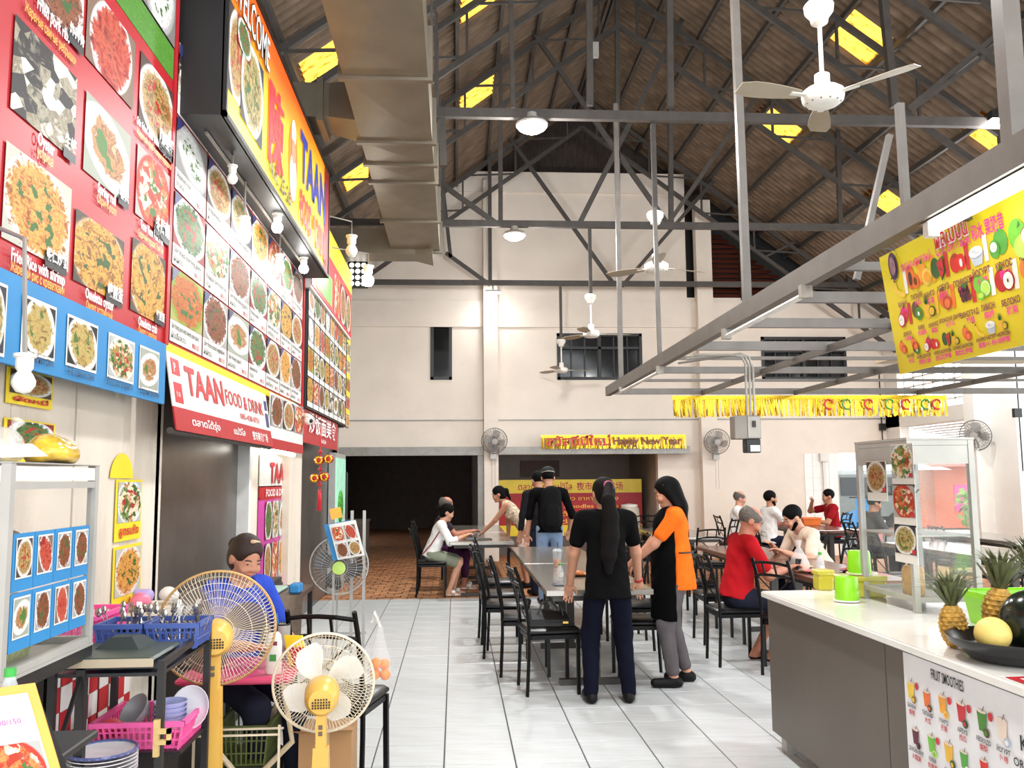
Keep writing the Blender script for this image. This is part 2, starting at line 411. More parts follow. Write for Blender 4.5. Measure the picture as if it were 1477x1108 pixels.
# dark room behind the opening on the left, shallow serving recess behind the right one
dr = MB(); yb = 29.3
dr.box((-4.2, Y_WALL+.22, -.1), (-4, 22, 3)); dr.box((-4.2, 22, -.1), (-4, 25, 1.0)); dr.box((-4.2, 22, 1.9), (-4, 25, 3)); dr.box((-4.2, 25, -.1), (-4, yb, 3)); dr.box((.5, Y_WALL+.22, -.1), (.62, yb, 3)); dr.box((-4, yb, -.1), (.6, yb+.1, 3)); dr.box((-4.2, Y_WALL+.1, 3), (.62, yb+.1, 3.1))  # unseen gap added in the left wall so daylight reaches the room
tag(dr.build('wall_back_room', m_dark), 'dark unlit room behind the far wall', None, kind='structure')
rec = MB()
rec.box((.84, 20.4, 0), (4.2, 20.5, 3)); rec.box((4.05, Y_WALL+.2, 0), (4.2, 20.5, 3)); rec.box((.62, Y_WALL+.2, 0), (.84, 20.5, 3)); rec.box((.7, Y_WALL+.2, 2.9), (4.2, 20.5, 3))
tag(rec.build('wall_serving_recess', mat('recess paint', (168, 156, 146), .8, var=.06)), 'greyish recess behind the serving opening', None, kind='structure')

# ---- brown louvers in the gable right of the white wall
lv = thing('wall_louvers', 'brown horizontal louvers filling the gable beside the white wall', None, (6.5, Y_WALL, 5.2), kind='structure')
for k in range(26):
    z = 5.27+k*.105; xr = min(11.2, RX+(RZ-.75-z)/RT)
    if xr > 5.4: part('slat', m_louver, lv, lambda m: m.add([(5.22, Y_WALL+.1, z), (xr, Y_WALL+.1, z), (xr, Y_WALL+.02, z+.0), (5.22, Y_WALL+.02, z), (5.22, Y_WALL+.16, z+.085), (xr, Y_WALL+.16, z+.085), (xr, Y_WALL+.14, z+.085), (5.22, Y_WALL+.14, z+.085)], [(0,1,2,3),(3,2,6,7),(7,6,5,4),(0,4,5,1)]))
for x in (5.9, 6.9, 7.9):
    part('post', m_steel, lv, lambda m: m.box((x-.03, Y_WALL-.03, 5.2), (x+.03, Y_WALL+.04, RZ-.8-(x-RX)*RT)))
part('backing', m_black, lv, lambda m: m.add([(5.2, Y_WALL+.3, 5.2), (8.9, Y_WALL+.3, 5.2), (5.2, Y_WALL+.3, 7.4), (7.2, Y_WALL+.3, 6.2)], [(0,1,3,2)]))
part('gap_panel', m_black, lv, lambda m: m.box((4.5, Y_WALL+.25, 5.2), (5.3, Y_WALL+.3, 7.2)))
# dark gable boards above the white wall
gb = MB(); gb.add([(-4.3, Y_WALL+.4, 3.8), (9.4, Y_WALL+.4, 3.8), (9.4, Y_WALL+.4, 4.52), (RX, Y_WALL+.4, RZ+.06), (-4.3, Y_WALL+.4, 4.52)], [(0,1,2,3,4)])
tag(gb.build('wall_gable', mat('dark gable board', (58, 48, 42), .9, var=.3, stretch=(4, 1, 1))), 'dark boarded gable above the wall', None, kind='structure')

# ---- roof: corrugated sheets, purlins, yellow translucent sheets
roof = thing('ceiling', 'brown corrugated pitched roof seen from below', None, (RX, 10, RZ), kind='structure')
ca = math.atan(RT); ROWW = .62; SW = .75; SL = ROWW/math.cos(ca)
def corr(w, l, n):
    m = MB(); k = 41; vs_ = []; fs = []
    for i in range(k):
        y = w*i/(k-1); z = .028*math.cos(2*PI*i/(k-1)*n)
        vs_ += [(0, y, z), (l, y, z-.012)]
        if i: fs.append((2*i-2, 2*i-1, 2*i+1, 2*i))
    m.add(vs_, fs); return m
sheet = corr(SW+.02, SL+.1, 5).mesh('roof_sheet', m_sheet, smooth=True); skysheet = corr(SW+.0, SL+.02, 5).mesh('skylight_sheet', m_sky, smooth=True)
def roof_hit(px, py):
    d = fwd + rgt*((px-738.5)/FPX) + upv*((554-py)/FPX); best = None
    for sgn in (1, -1):   # z = RZ - RT*sgn*(x-RX)
        den = d.z + RT*sgn*d.x
        if abs(den) < 1e-9: continue
        t = (RZ+RT*sgn*RX-CAMH)/den; p = Vector((0,0,CAMH))+d*t
        if t > 0 and (p.x-RX)*sgn > 0: best = (sgn, p)
    return best
lit = set()
for q in ((668, 16), (668, 152), (455, 128), (505, 262), (1190, 42), (1092, 182), (1290, 318), (1447, 232)):
    h = roof_hit(*q)
    if h: lit.add((h[0], int(abs(h[1].x-RX)//ROWW), math.floor(h[1].y/SW)))
near = MB()
for sgn in (1, -1):
    for r in range(11):
        for k in range(-6, 24):
            y = k*SW
            if y < 8 and r < 7 or y < 6.5:
                near.add([(RX+sgn*r*ROWW, y, RZ-r*ROWW*RT), (RX+sgn*(r+1)*ROWW, y, RZ-(r+1)*ROWW*RT), (RX+sgn*(r+1)*ROWW, y+SW, RZ-(r+1)*ROWW*RT), (RX+sgn*r*ROWW, y+SW, RZ-r*ROWW*RT)], [(0,1,2,3)])
                continue
            yel = (sgn, r, k) in lit
            o = bpy.data.objects.new('skylight_sheet' if yel else 'roof_sheet', skysheet if yel else sheet); link(o, roof)
            o.location = (sgn*r*ROWW, y-10+R_.uniform(-.01, .01), -r*ROWW*RT+.004*r)
            o.rotation_euler = (0, ca, 0)
            if sgn < 0: o.location.y += SW; o.rotation_euler = (0, ca, PI)
o = near.build('roof_sheets_overhead', m_sheet, roof); o['kind'] = 'stuff'
for sgn in (1, -1):
    for r in range(12):
        x = RX+sgn*(r*ROWW+.04); z = RZ-r*ROWW*RT-.1
        part('purlin', m_steel, roof, lambda m: m.bar((x, -4, z), (x, 17.9, z), .05, .08))
part('ridge_cap', m_steel, roof, lambda m: m.bar((RX, -4, RZ+.06), (RX, 17.9, RZ+.06), .4, .03))

# ---- trusses: lattice rafters, bottom chord, posts and diagonals in one plane each
def truss(y, mems, label, x0=-2.4, x1=8.3, chord=True, posts=()):
    t = thing('roof_truss', label, None, (RX, y, ZC), kind='structure')
    zt, zb = RZ-.2, RZ-.2-.64
    for sgn in (-1, 1):
        xe = RX+sgn*6.4
        part('top_chord', m_steel, t, lambda m: m.bar((RX, y, zt), (xe, y, zt-6.4*RT), .06, .075))
        part('lower_rafter', m_steel, t, lambda m: m.bar((RX, y, zb), (xe, y, zb-6.4*RT), .06, .075))
        for k in range(6):
            a = k*1.05+.3
            xx = RX+sgn*a
            part('web_post', m_steel, t, lambda m: m.bar((xx, y, zt-a*RT), (xx, y, zb-a*RT), .035))
            b = a+.95
            if b < 6.4: part('web_diagonal', m_steel, t, lambda m: m.bar((xx, y, zb-a*RT), (RX+sgn*b, y, zt-b*RT), .03))
    if chord:
        part('bottom_chord', m_steel, t, lambda m: [m.bar((x0, y-.05, ZC), (x1, y-.05, ZC), .07, .10)])
    for (a, b, c, d, w) in mems:
        part('diagonal' if abs(a-c) > 12 else 'post', m_steel, t, lambda m: m.bar(at(a, b, Y=y), at(c, d, Y=y), w*.78, w*.78, upd=(0, 1, 0)))
    return t
x625 = at(625, 155, Y=TY[0]).x
truss(TY[0], [(849, -60, 851, 152, .085), (964, -120, 967, 155, .085), (1270, -40, 1290, 155, .1), (1309, 158, 1540, -36, .07), (1312, 160, 1500, 22, .06), (637, 160, 640, 240, .09), (736, -20, 740, 156, .06)],
      'steel roof truss carrying the lit high bay lamp', x0=x625, x1=9)
truss(TY[1], [(721, -20, 722, 324, .085), (736, 0, 964, 325, .085), (998, 0, 836, 322, .1), (890, -30, 891, 326, .085), (966, 60, 968, 326, .09), (962, 325, 1100, 125, .08), (632, 262, 718, 324, .09), (1207, 175, 1212, 328, .08), (1215, 328, 1480, 90, .06), (640, 180, 640, 322, .05)],
      'middle steel roof truss in front of the white wall', x0=-3, x1=8.3)
truss(TY[2], [(706, 180, 707, 411, .09), (714, 170, 886, 411, .09), (897, 413, 1092, 188, .09), (643, 365, 707, 411, .09), (640, 280, 650, 372, .09), (1218, 260, 1224, 413, .09), (1105, 370, 1186, 330, .05)],
      'farthest steel roof truss close to the white wall', x0=-3, x1=8.3)
truss(10.6, [], 'steel lattice rafters between the first two trusses', chord=False)
truss(4.98, [], 'steel roof truss overhead carrying the nearest ceiling fan', x0=-1.2, x1=8.6)

# ---- side walls
m = MB(); m.box((-4.3, -8, 0), (-4.15, 17.5, 5.0))
tag(m.build('wall_left', m_white), 'hall side wall behind the stalls', None, kind='structure')
XR = 8.8
wr = thing('wall_right', 'white side wall with a barred opening and a sloping white soffit', None, (XR, 14, 0), kind='structure')
def wr_surface(m):
    m.box((XR, 14.2, 3.65), (XR+.2, 17.72, 5.3)); m.box((XR, 16.95, 2.0), (XR+.2, 17.72, 3.65)); m.box((XR, 14.2, 2.55), (XR+.2, 17.72, 2.82))
    m.box((XR, 13.3, 0), (XR+.2, 14.2, 5.3)); m.box((XR, 14.0, 0), (XR-.25, 14.3, 5.3)); m.box((XR, -8, 4.5), (XR+.2, 13.3, 4.9))
    for y in (-7.5, -3.5, .5, 4.5, 8.5): m.box((XR-.12, y, 0), (XR+.12, y+.24, 4.6))  # unseen near side left open between posts to let daylight in
part('wall_surface', m_white2, wr, wr_surface)
for k in range(8): part('grille_bar', m_white2, wr, lambda m: m.bar((XR+.05, 14.3+k*.35, 2.82), (XR+.05, 14.3+k*.35, 3.65), .03))
for z in (2.95, 3.12, 3.3, 3.47): part('grille_bar', m_white2, wr, lambda m: m.bar((XR+.05, 14.2, z), (XR+.05, 16.95, z), .03))
for k in range(10): part('soffit_strip', m_white2, wr, lambda m: m.box((XR+.2+k*.16, 14.3, 2.6-k*.035), (XR+.35+k*.16, 17.6, 2.62-k*.035)))
part('tiled_corner', mat('white wall tile', (236, 236, 232), .25, var=.03), wr, lambda m: [m.box((7.05+i*.17, Y_WALL-.012, .3+j*.25), (7.213+i*.17, Y_WALL, .543+j*.25)) for i in range(4) for j in range(7)])
# ---- bright street outside
og = MB().add([(14, -12, -.05), (60, -12, -.05), (60, 60, -.05), (14, 60, -.05), (8.9, 12.03, -.05), (14, 12.03, -.05), (14, 60, -.05), (7.6, 60, -.05), (7.6, 17.7, -.05), (8.9, 17.7, -.05)], [(0,1,2,3), (4,5,6,7,8,9)])
tag(og.build('ground_outside', mat('street concrete', (200, 198, 192), .9, var=.08, scale=1)), 'pale concrete street outside', None, kind='structure')

# =================================================================== LEFT STALLS: boards and signs
XP = -1.6
m_red = mat('red print', (172, 30, 38), .4, var=.06, spec=.35)
m_blue = mat('blue print', (52, 128, 182), .5, spec=.25, var=.06, scale=3)
m_wprint = mat('white print', (222, 219, 212), .5, var=.03, spec=.25)
m_yprint = mat('yellow print', (236, 208, 40), .4, var=.06)
m_bprint = mat('black print', (24, 22, 22), .45)
m_navy = mat('navy print', (36, 44, 100), .4)
m_ytext = mat('amber lettering', (246, 178, 60), .4)
m_rtext = mat('red lettering', (196, 34, 44), .4)
m_wtext = mat('white lettering', (250, 248, 244), .4)
m_dtext = mat('dark lettering', (32, 30, 34), .5)
m_mag = mat('magenta print', (196, 66, 152), .4, var=.06)
m_wood = mat('white painted boards', (214, 202, 186), .7, var=.06, scale=3, dirt=(140, 126, 110), dirt_amt=.55, stretch=(1, 1, .3))
m_stain = mat('stainless panel', (122, 116, 112), .32, metal=.75, var=.25, scale=2.0, dirt=(70, 62, 58), dirt_amt=.6)
m_grassp = food('grass print', (70, 120, 40), (70, 130, 40), [(30, 66, 18), (88, 150, 50), (50, 100, 30), (140, 180, 80)], 26, (3, 3), 3)
FOOD = [
 food('dish oysters', (35, 33, 35), (56, 52, 49), [(46, 41, 40), (160, 152, 132), (120, 108, 88), (212, 207, 192)], 6, (.6, .6), 1.3, None, 'voro'),
 food('dish fried rice', (180, 176, 164), (214, 210, 203), [(120, 56, 19), (177, 112, 40), (216, 165, 82), (171, 67, 32)], 11, (.42, .46), .85, (60, 96, 38)),
 food('dish omelette', (72, 64, 57), (185, 182, 174), [(88, 49, 19), (164, 112, 40), (212, 162, 72), (120, 64, 24)], 9, (.46, .46), .95, (56, 80, 32)),
 food('dish spring roll', (152, 156, 142), (216, 216, 212), [(152, 96, 56), (177, 136, 88), (132, 73, 40), (212, 185, 144)], 4, (.5, .36), .62, (72, 112, 48)),
 food('dish crab', (120, 96, 80), (212, 212, 212), [(96, 19, 16), (164, 48, 35), (185, 88, 64), (120, 28, 20)], 5, (.36, .5), .85),
 food('dish tom yum', (164, 160, 156), (182, 48, 32), [(164, 48, 24), (216, 135, 72), (152, 32, 20), (225, 198, 171)], 8, (.42, .46), .8, (64, 104, 40), 'voro'),
 food('dish greens', (140, 48, 40), (216, 216, 214), [(22, 43, 19), (56, 89, 40), (96, 120, 64), (32, 57, 27)], 10, (.44, .46), .8, (156, 40, 32)),
 food('dish pumpkin stir fry', (160, 156, 88), (120, 152, 48), [(120, 41, 17), (180, 104, 32), (152, 64, 24), (216, 162, 72)], 9, (.46, .46), .82, (48, 96, 40)),
 food('dish brown meat', (156, 152, 148), (217, 216, 212), [(48, 19, 11), (104, 52, 28), (140, 80, 48), (72, 32, 17)], 9, (.42, .46), .85, (56, 88, 40)),
 food('dish noodles', (72, 56, 48), (212, 210, 207), [(156, 120, 67), (180, 152, 96), (120, 76, 40), (88, 104, 48)], 13, (.44, .44), .8, (160, 48, 35)),
 food('dish salad', (168, 171, 168), (219, 219, 216), [(48, 88, 32), (120, 144, 72), (176, 96, 40), (212, 198, 171)], 9, (.44, .46), .85, (160, 35, 32), 'voro'),
 food('dish steak and chips', (27, 25, 27), (216, 214, 208), [(88, 56, 32), (164, 136, 72), (184, 160, 96), (72, 96, 40)], 5, (.42, .5), .78, (72, 104, 40)),
 food('dish white rice', (120, 116, 113), (160, 158, 156), [(168, 166, 163), (216, 216, 214), (180, 179, 176)], 14, (.36, .5), .8, (72, 104, 48)),
 food('dish soup', (48, 48, 56), (212, 212, 207), [(160, 120, 56), (184, 160, 104), (96, 104, 48), (136, 56, 32)], 8, (.42, .44), .8, (56, 96, 40)),
]
def fpick(k): return FOOD[k % len(FOOD)]
yv, zv = Vector((0, 1, 0)), Vector((0, 0, 1))
def photo(parent, X, tl, br, k, name='dish_photo', lift=.006, border=None):
    a = at(*tl, X=X); b = at(*br, X=X); o = Vector((X+lift, a.y, b.z))
    if border is not None:
        e = .012; part('photo_border', border, parent, lambda m: m.quad((X+lift-.002, a.y-e, b.z-e), (0, b.y-a.y+2*e, 0), (0, 0, a.z-b.z+2*e)))
    return part(name, fpick(k), parent, lambda m: m.quad(o, (0, b.y-a.y, 0), (0, 0, a.z-b.z)))
def cap(mb, X, s, p0, p1, size, bold=.012, lift=.012):
    a = at(*p0, X=X); b = at(*p1, X=X)
    text(mb, s, (X, a.y, (a.z+b.z)/2), yv, zv, size, width=abs(b.y-a.y), center=False, bold=bold, lift=lift)

# ---- stall front structure
sw = thing('wall_stalls', 'white painted stall front with stainless panels', None, (-1.75, 6, 0), kind='structure')
for k in range(7):
    y0 = 1.2+k*.595; part('plank', m_wood, sw, lambda m: m.box((-1.9, y0+.006, 0), (-1.75+.004*(k % 2), y0+.589, 2.36)))
part('plank', m_wood, sw, lambda m: m.box((-2.6, 5.30, 0), (-1.75, 5.40, 2.36)))
part('steel_panel', m_stain, sw, lambda m: m.box((-1.95, 5.42, 0), (-1.86, 7.72, 2.36)))
part('post', mat('white metal post', (225, 222, 216), .5), sw, lambda m: m.box((-1.86, 7.70, 0), (-1.76, 7.80, 2.36)))
part('pillar', m_wood, sw, lambda m: m.box((-2.0, 9.32, 0), (-1.72, 10.05, 2.5)))
part('backing', m_wood, sw, lambda m: m.box((-2.0, 7.78, 0), (-1.82, 9.4, 2.5)))
part('steel_panel', m_stain, sw, lambda m: m.box((-2.0, 10.05, 0), (-1.80, 13.1, 2.6)))
part('end_frame', m_steel_l, sw, lambda m: [m.box((-1.8, 13.1, 0), (-1.74, 13.16, 2.5)), m.box((-2.9, 13.1, 0), (-1.74, 13.3, 2.7))])
part('sign_backing', m_dark, sw, lambda m: m.box((-1.95, 1.2, 2.36), (-1.66, 13.3, 4.75)))

# ---- big red menu board
zr = at(237, 497, X=XP).z; yr1 = at(243, 400, X=XP).y
rb = thing('menu_board', 'large red seafood menu board with rounded dish photos and white captions', 'menu board', (XP, 4, zr))
zg0 = at(255, 125, X=XP).z; zg1 = at(250, 72, X=XP).z
part('board', m_red, rb, lambda m: m.slab((XP, 2.3, zr), (0, yr1-2.3, 0), (0, 0, zg0-zr), .04))
part('grass_band', m_grassp, rb, lambda m: [m.slab((XP+.003, 2.3+(yr1-2.3)/6*k, zg0), (0, (yr1-2.3)/6, 0), (0, 0, zg1-zg0), .04) for k in range(6)])
part('upper_board', m_bprint, rb, lambda m: m.slab((XP, 2.3, zg1), (0, yr1-2.35, 0), (0, 0, 1.1), .04))
part('edge_strip', m_red, rb, lambda m: m.box((XP-.03, yr1-.05, zr), (XP+.012, yr1, zg1+1.1)))
for tl, br, k in (((20, 19), (104, 231), 0), ((40, -150), (116, 73), 8), ((126, -30), (190, 159), 4), ((202, 72), (247, 228), 9), ((123, 130), (183, 298), 3),
                  ((197, 206), (241, 347), 5), ((7, 202), (96, 393), 1), ((108, 300), (174, 440), 2), ((190, 341), (234, 471), 2), ((205, -120), (252, 72), 12)):
    photo(rb, XP, tl, br, k)
m = MB()
for s, a, b, z in (("Fried pork ribs", (49, 12), (96, 62), .075), ("Oyster", (50, 207), (74, 226), .075), ("Spring roll", (137, 278), (163, 296), .07), ("Fried Rice with shrimp", (11, 376), (89, 411), .07),
                   ("Omelette oyster", (119, 430), (160, 448), .07), ("Omelette crab", (196, 468), (223, 482), .07), ("Tom Yum Hot Pot", (199, 329), (232, 354), .07), ("Stir fried crab with curry powder", (194, 178), (247, 236), .06)):
    m = MB(); cap(m, XP, s, a, b, z*.68, .02); m.build('caption', m_wtext, rb)
m = MB()
for s, a, b, z in (("Жареные свиные ребрышки", (31, 15), (105, 95), .06), ("устрица", (49, 224), (72, 241), .06), ("Спринг-ролл", (136, 293), (164, 310), .055), ("Жареный рис с креветками", (10, 390), (88, 426), .055),
                   ("Омлет устричный", (120, 445), (158, 462), .055), ("Омлет с крабом", (196, 480), (222, 493), .055), ("Горячий горшок Том Ям", (196, 340), (232, 368), .055), ("Жареный краб с карри порошком", (194, 190), (245, 250), .05)):
    m = MB(); cap(m, XP, s, a, b, z*.68, .01); m.build('caption', m_ytext, rb)
m = MB()
for s, a, b in (("蝦仁炒飯", (61, 371), (91, 388)), ("炸排骨", (95, 45), (116, 68)), ("生蠔", (88, 205), (104, 225)), ("春捲", (168, 283), (181, 294)), ("蠔煎蛋", (150, 425), (172, 436)), ("蟹煎蛋", (221, 457), (233, 466)), ("冬蔭鍋", (220, 330), (240, 342)), ("咖哩蟹", (226, 205), (246, 222))):
    aa = at(*a, X=XP); bb = at(*b, X=XP)
    m = MB(); cap(m, XP, s, a, b, (bb.y-aa.y)/len(s)*.85, .02, .016); m.build('caption', m_wtext, rb)
m = MB()
for a, b in (((60, 385), (92, 388)), ((94, 62), (117, 68)), ((87, 225), (105, 228)), ((167, 292), (182, 296)), ((149, 432), (173, 438)), ((220, 462), (234, 468)), ((219, 342), (241, 345)), ((225, 220), (247, 224))):
    aa = at(*a, X=XP); bb = at(*b, X=XP); w = bb.y-aa.y
    m = MB(); m.quad((XP+.012, aa.y, (aa.z+bb.z)/2-.015), (0, w, 0), (0, 0, w*.34)); m.build('caption_plate', m_bprint, rb)

# ---- blue steak board under it
bb_ = thing('menu_board', 'long blue steak menu board hung below the red board', 'menu board', (XP, 4, 2.0))
yb1 = at(233, 540, X=XP).y
part('board', m_blue, bb_, lambda m: m.slab((XP+.02, 2.3, 1.995), (0, yb1-2.3, 0), (0, 0, zr-2.0), .02))
for tl, br, k in (((-30, 400), (2, 510), 13), ((34, 429), (75, 517), 11), ((98, 457), (136, 535), 11), ((157, 483), (190, 551), 10), ((202, 501), (226, 564), 3)):
    photo(bb_, XP+.02, tl, br, k, border=m_wprint)
m = MB()
for s, a, b in (("Рыбный стейк", (42, 521), (73, 531)), ("牛排 говяжий стейк", (93, 538), (132, 552)), ("虾沙拉 Салат из креветок", (150, 553), (188, 565)), ("Спринг-роллы", (198, 566), (226, 575))):
    m = MB(); cap(m, XP+.02, s, a, b, .034, .002); m.build('caption', m_dtext, bb_)

# ---- TAAN menu board with its grid of dishes
z0 = 2.36; ROWH = .443
ya, yb = 4.88, at(437, 520, X=XP).y
tb = thing('menu_board', 'tall menu board with a grid of numbered dish photos beneath the lit sign box', 'menu board', (XP, 7, z0))
part('board', m_red, tb, lambda m: m.slab((XP-.01, ya, z0-.06), (0, yb-ya, 0), (0, 0, 4*ROWH+.06), .04))
part('yellow_strip', m_yprint, tb, lambda m: m.slab((XP-.004, ya, z0-.06), (0, yb-ya, 0), (0, 0, .05), .01))
cxs = [at(p, 442, X=XP).y for p in (246, 294, 330, 361, 386, 406, 422, 437)]
names = ["Steamed rice", "Stir fried morning glory", "Stir fried pork with sweet sour sauce", "Fried noodle", "Stir fried mixed vegetables", "Sweet and sour fish", "Stir fried squid", "Pineapple curry fried rice"]
thai = ["ข้าวสวย", "ผัดผักบุ้ง", "ผัดเปรี้ยวหวาน", "ผัดไทย", "ผัดผักรวม", "ปลาเปรี้ยวหวาน", "ผัดปลาหมึก", "ข้าวผัด"]
pat = [7, 8, 3, 6, 9, 1, 8,   6, 10, 8, 6, 10, 2, 9,   12, 9, 13, 1, 5, 6, 8,   0, 5, 12, 8, 9, 3, 13]
for r in range(4):
    for c in range(7):
        a, b = cxs[c]+.012, cxs[c+1]-.012; zz = z0+r*ROWH
        part('caption_strip', m_wprint, tb, lambda m: m.quad((XP-.003, a, zz+.008), (0, b-a, 0), (0, 0, .125)))
        part('dish_photo', fpick(pat[r*7+c]), tb, lambda m: m.quad((XP-.003, a, zz+.135), (0, b-a, 0), (0, 0, ROWH-.14)))
        tn = MB(); tn.add([(XP+.002, a, zz+ROWH-.01), (XP+.002, a, zz+ROWH-.1), (XP+.002, a+.13, zz+ROWH-.01)], [(1, 2, 0)]); tn.build('corner_flag', m_navy, tb)
        if r < 3:
            tm, tr = MB(), MB()
            k = (r*3+c*2+2) % 8
            if r == 1 and c == 0: k = 1
            if r == 2 and c == 0: k = 0
            if r == 0 and c == 0: k = 2
            text(tm, names[k], (XP-.003, a+.02, zz+.085), yv, zv, .034, width=min((b-a)*.85, .016*len(names[k])*1.4), center=False, bold=.01)
            text(tm, thai[k], (XP-.003, a+.02, zz+.03), yv, zv, .034, center=False, bold=.005)
            text(tr, "฿80/120", (XP-.003, b-.2, zz+.025), yv, zv, .03, center=False)
            tm.build('caption', m_dtext, tb); tr.build('price', m_rtext, tb)
part('edge_strip', m_red, tb, lambda m: m.box((XP-.05, yb-.03, z0-.05), (XP+.01, yb+.01, 4.1)))

# ---- far menu board, small photos in rows
XF = -1.55; yf0, yf1 = yb+.06, at(506, 560, X=XF).y
fb = thing('menu_board', 'farthest stall menu board, rows of small photos with a yellow edge', 'menu board', (XF, 11, 2.3))
zf0 = at(500, 615, X=XF).z
part('board', m_bprint, fb, lambda m: m.slab((XF-.02, yf0, zf0), (0, yf1-yf0, 0), (0, 0, 3.72-zf0), .03))
for r in range(4):
    for c in range(8):
        w = (yf1-.5-yf0)/8; zz = zf0+.02+r*.325
        part('dish_photo', fpick(r*5+c*3+2), fb, lambda m: m.quad((XF-.012, yf0+c*w+.02, zz+.06), (0, w-.04, 0), (0, 0, .25)))
        part('caption_strip', m_wprint, fb, lambda m: m.quad((XF-.012, yf0+c*w+.02, zz), (0, w-.04, 0), (0, 0, .055)))
for r in range(5):
    part('side_photo', fpick(r*3+1), fb, lambda m: m.quad((XF-.01, yf1-.46, zf0+r*.26), (0, .44, 0), (0, 0, .17)))
    part('yellow_caption', m_yprint, fb, lambda m: m.quad((XF-.01, yf1-.46, zf0+.18+r*.26), (0, .44, 0), (0, 0, .08)))

# ---- TAAN FOOD & DRINK banner, leaning out
yA, yB = at(238, 507, X=XP).y+.02, at(383, 570, X=XP).y
A, B, Cc, D = Vector((XP, yA, 2.30)), Vector((XP, yB, 2.30)), Vector((-1.53, yB, 1.86)), Vector((-1.53, yA, 1.86))
tk = thing('shop_banner', 'white and red TAAN banner hung below the dish grid', 'banner', (XP, 6, 1.85))
def bl(u, v): return (D*(1-u)+Cc*u)*(1-v)+(A*(1-u)+B*u)*v
nb = (bl(1, 0)-bl(0, 0)).cross(bl(0, 1)-bl(0, 0)).normalized()
def bpoly(m, u0_, u1_, v0_, v1_, lift=0.0, th=.008):
    p = [bl(u0_, v0_)+nb*lift, bl(u1_, v0_)+nb*lift, bl(u1_, v1_)+nb*lift, bl(u0_, v1_)+nb*lift]
    m.add(p+[k-nb*th for k in p], [(0,1,2,3),(7,6,5,4),(0,4,5,1),(1,5,6,2),(2,6,7,3),(3,7,4,0)])
part('sheet', m_wprint, tk, lambda m: bpoly(m, 0, 1, .3, 1))
part('red_band', m_red, tk, lambda m: bpoly(m, 0, 1, 0, .3, .001))
part('rail', m_steel, tk, lambda m: m.tube([bl(-.01, .0)-nb*.03, bl(1.01, .0)-nb*.03], .018))
xb, yb_ = (bl(1, .5)-bl(0, .5)).normalized(), (bl(0, 1)-bl(0, 0)).normalized()
hb = (bl(0, 1)-bl(0, 0)).length; wb = (bl(1, .5)-bl(0, .5)).length
m = MB()
text(m, "TAAN", bl(.11, .52), xb, yb_, hb*.38, width=wb*.33, center=False, bold=.03)
m.build('lettering', m_rtext, tk); m = MB(); text(m, "FOOD & DRINK", bl(.46, .56), xb, yb_, hb*.24, width=wb*.46, center=False, bold=.012)
m.build('lettering', m_rtext, tk); m = MB(); text(m, "085-438-0731", bl(.60, .38), xb, yb_, hb*.10, width=wb*.24, center=False, bold=.01)
m.build('lettering', m_rtext, tk)
for v0_, v1_ in ((.72, .93), (.36, .62)): m = MB(); bpoly(m, .02, .075, v0_, v1_, .003); m.build('red_mark', m_rtext, tk)
m = MB()
text(m, "ตลาดโต้รุ่ง", bl(.12, .10), xb, yb_, hb*.10, width=wb*.24, center=False); m.build('lettering', m_wtext, tk); m = MB(); text(m, "แม่วิไล", bl(.50, .10), xb, yb_, hb*.10, width=wb*.13, center=False); m.build('lettering', m_wtext, tk); m = MB(); text(m, "夜市美食广场", bl(.72, .08), xb, yb_, hb*.12, width=wb*.21, center=False)
m.build('lettering', m_wtext, tk); m = MB(); text(m, "P", bl(.033, .76), xb, yb_, hb*.12, center=False); text(m, "T 63", bl(.03, .44), xb, yb_, hb*.06, center=False)
m.build('lettering', m_wtext, tk)
m = MB(); bpoly(m, .945, .985, .36, .62, .003); bpoly(m, .95, .985, .68, .86, .003); m.build('round_marks', m_navy, tk)

# ---- small hanging poster of noodle dishes
sp = thing('poster', 'small hanging food poster with a red hem, right of the TAAN banner', 'poster', (XP, 8.3, 1.9))
p0, p1 = at(388, 574, X=-1.58), at(436, 594, X=-1.58); zb0 = at(436, 655, X=-1.58).z
part('sheet', m_wprint, sp, lambda m: m.slab((-1.57, p0.y, zb0), (0, p1.y-p0.y, 0), (0, 0, 2.33-zb0), .006))
part('hem', m_red, sp, lambda m: m.slab((-1.565, p0.y, zb0), (0, p1.y-p0.y, 0), (0, 0, .09), .006))
w = (p1.y-p0.y)/3
for k in range(3): part('dish_photo', fpick((8, 9, 5)[k]), sp, lambda m: m.quad((-1.562, p0.y+k*w+.02, zb0+.2), (0, w-.04, 0), (0, 0, 2.31-zb0-.2)))
# ---- red and white Chinese banner further along
cb = thing('banner', 'red banner with white Chinese characters under the farthest menu board', 'banner', (-1.6, 11, 2))
q0, q1 = at(438, 600, X=-1.6), at(487, 615, X=-1.6)
part('sheet', m_red, cb, lambda m: m.slab((-1.6, q0.y, 1.98), (0, q1.y-q0.y, 0), (0, 0, .36), .006))
m = MB(); text(m, "炒饭面美食", (-1.59, (q0.y+q1.y)/2, 2.12), yv, zv, .17, width=(q1.y-q0.y)*.8); text(m, "Food & Drink", (-1.59, (q0.y+q1.y)/2, 2.02), yv, zv, .05); m.build('lettering', m_wtext, cb)

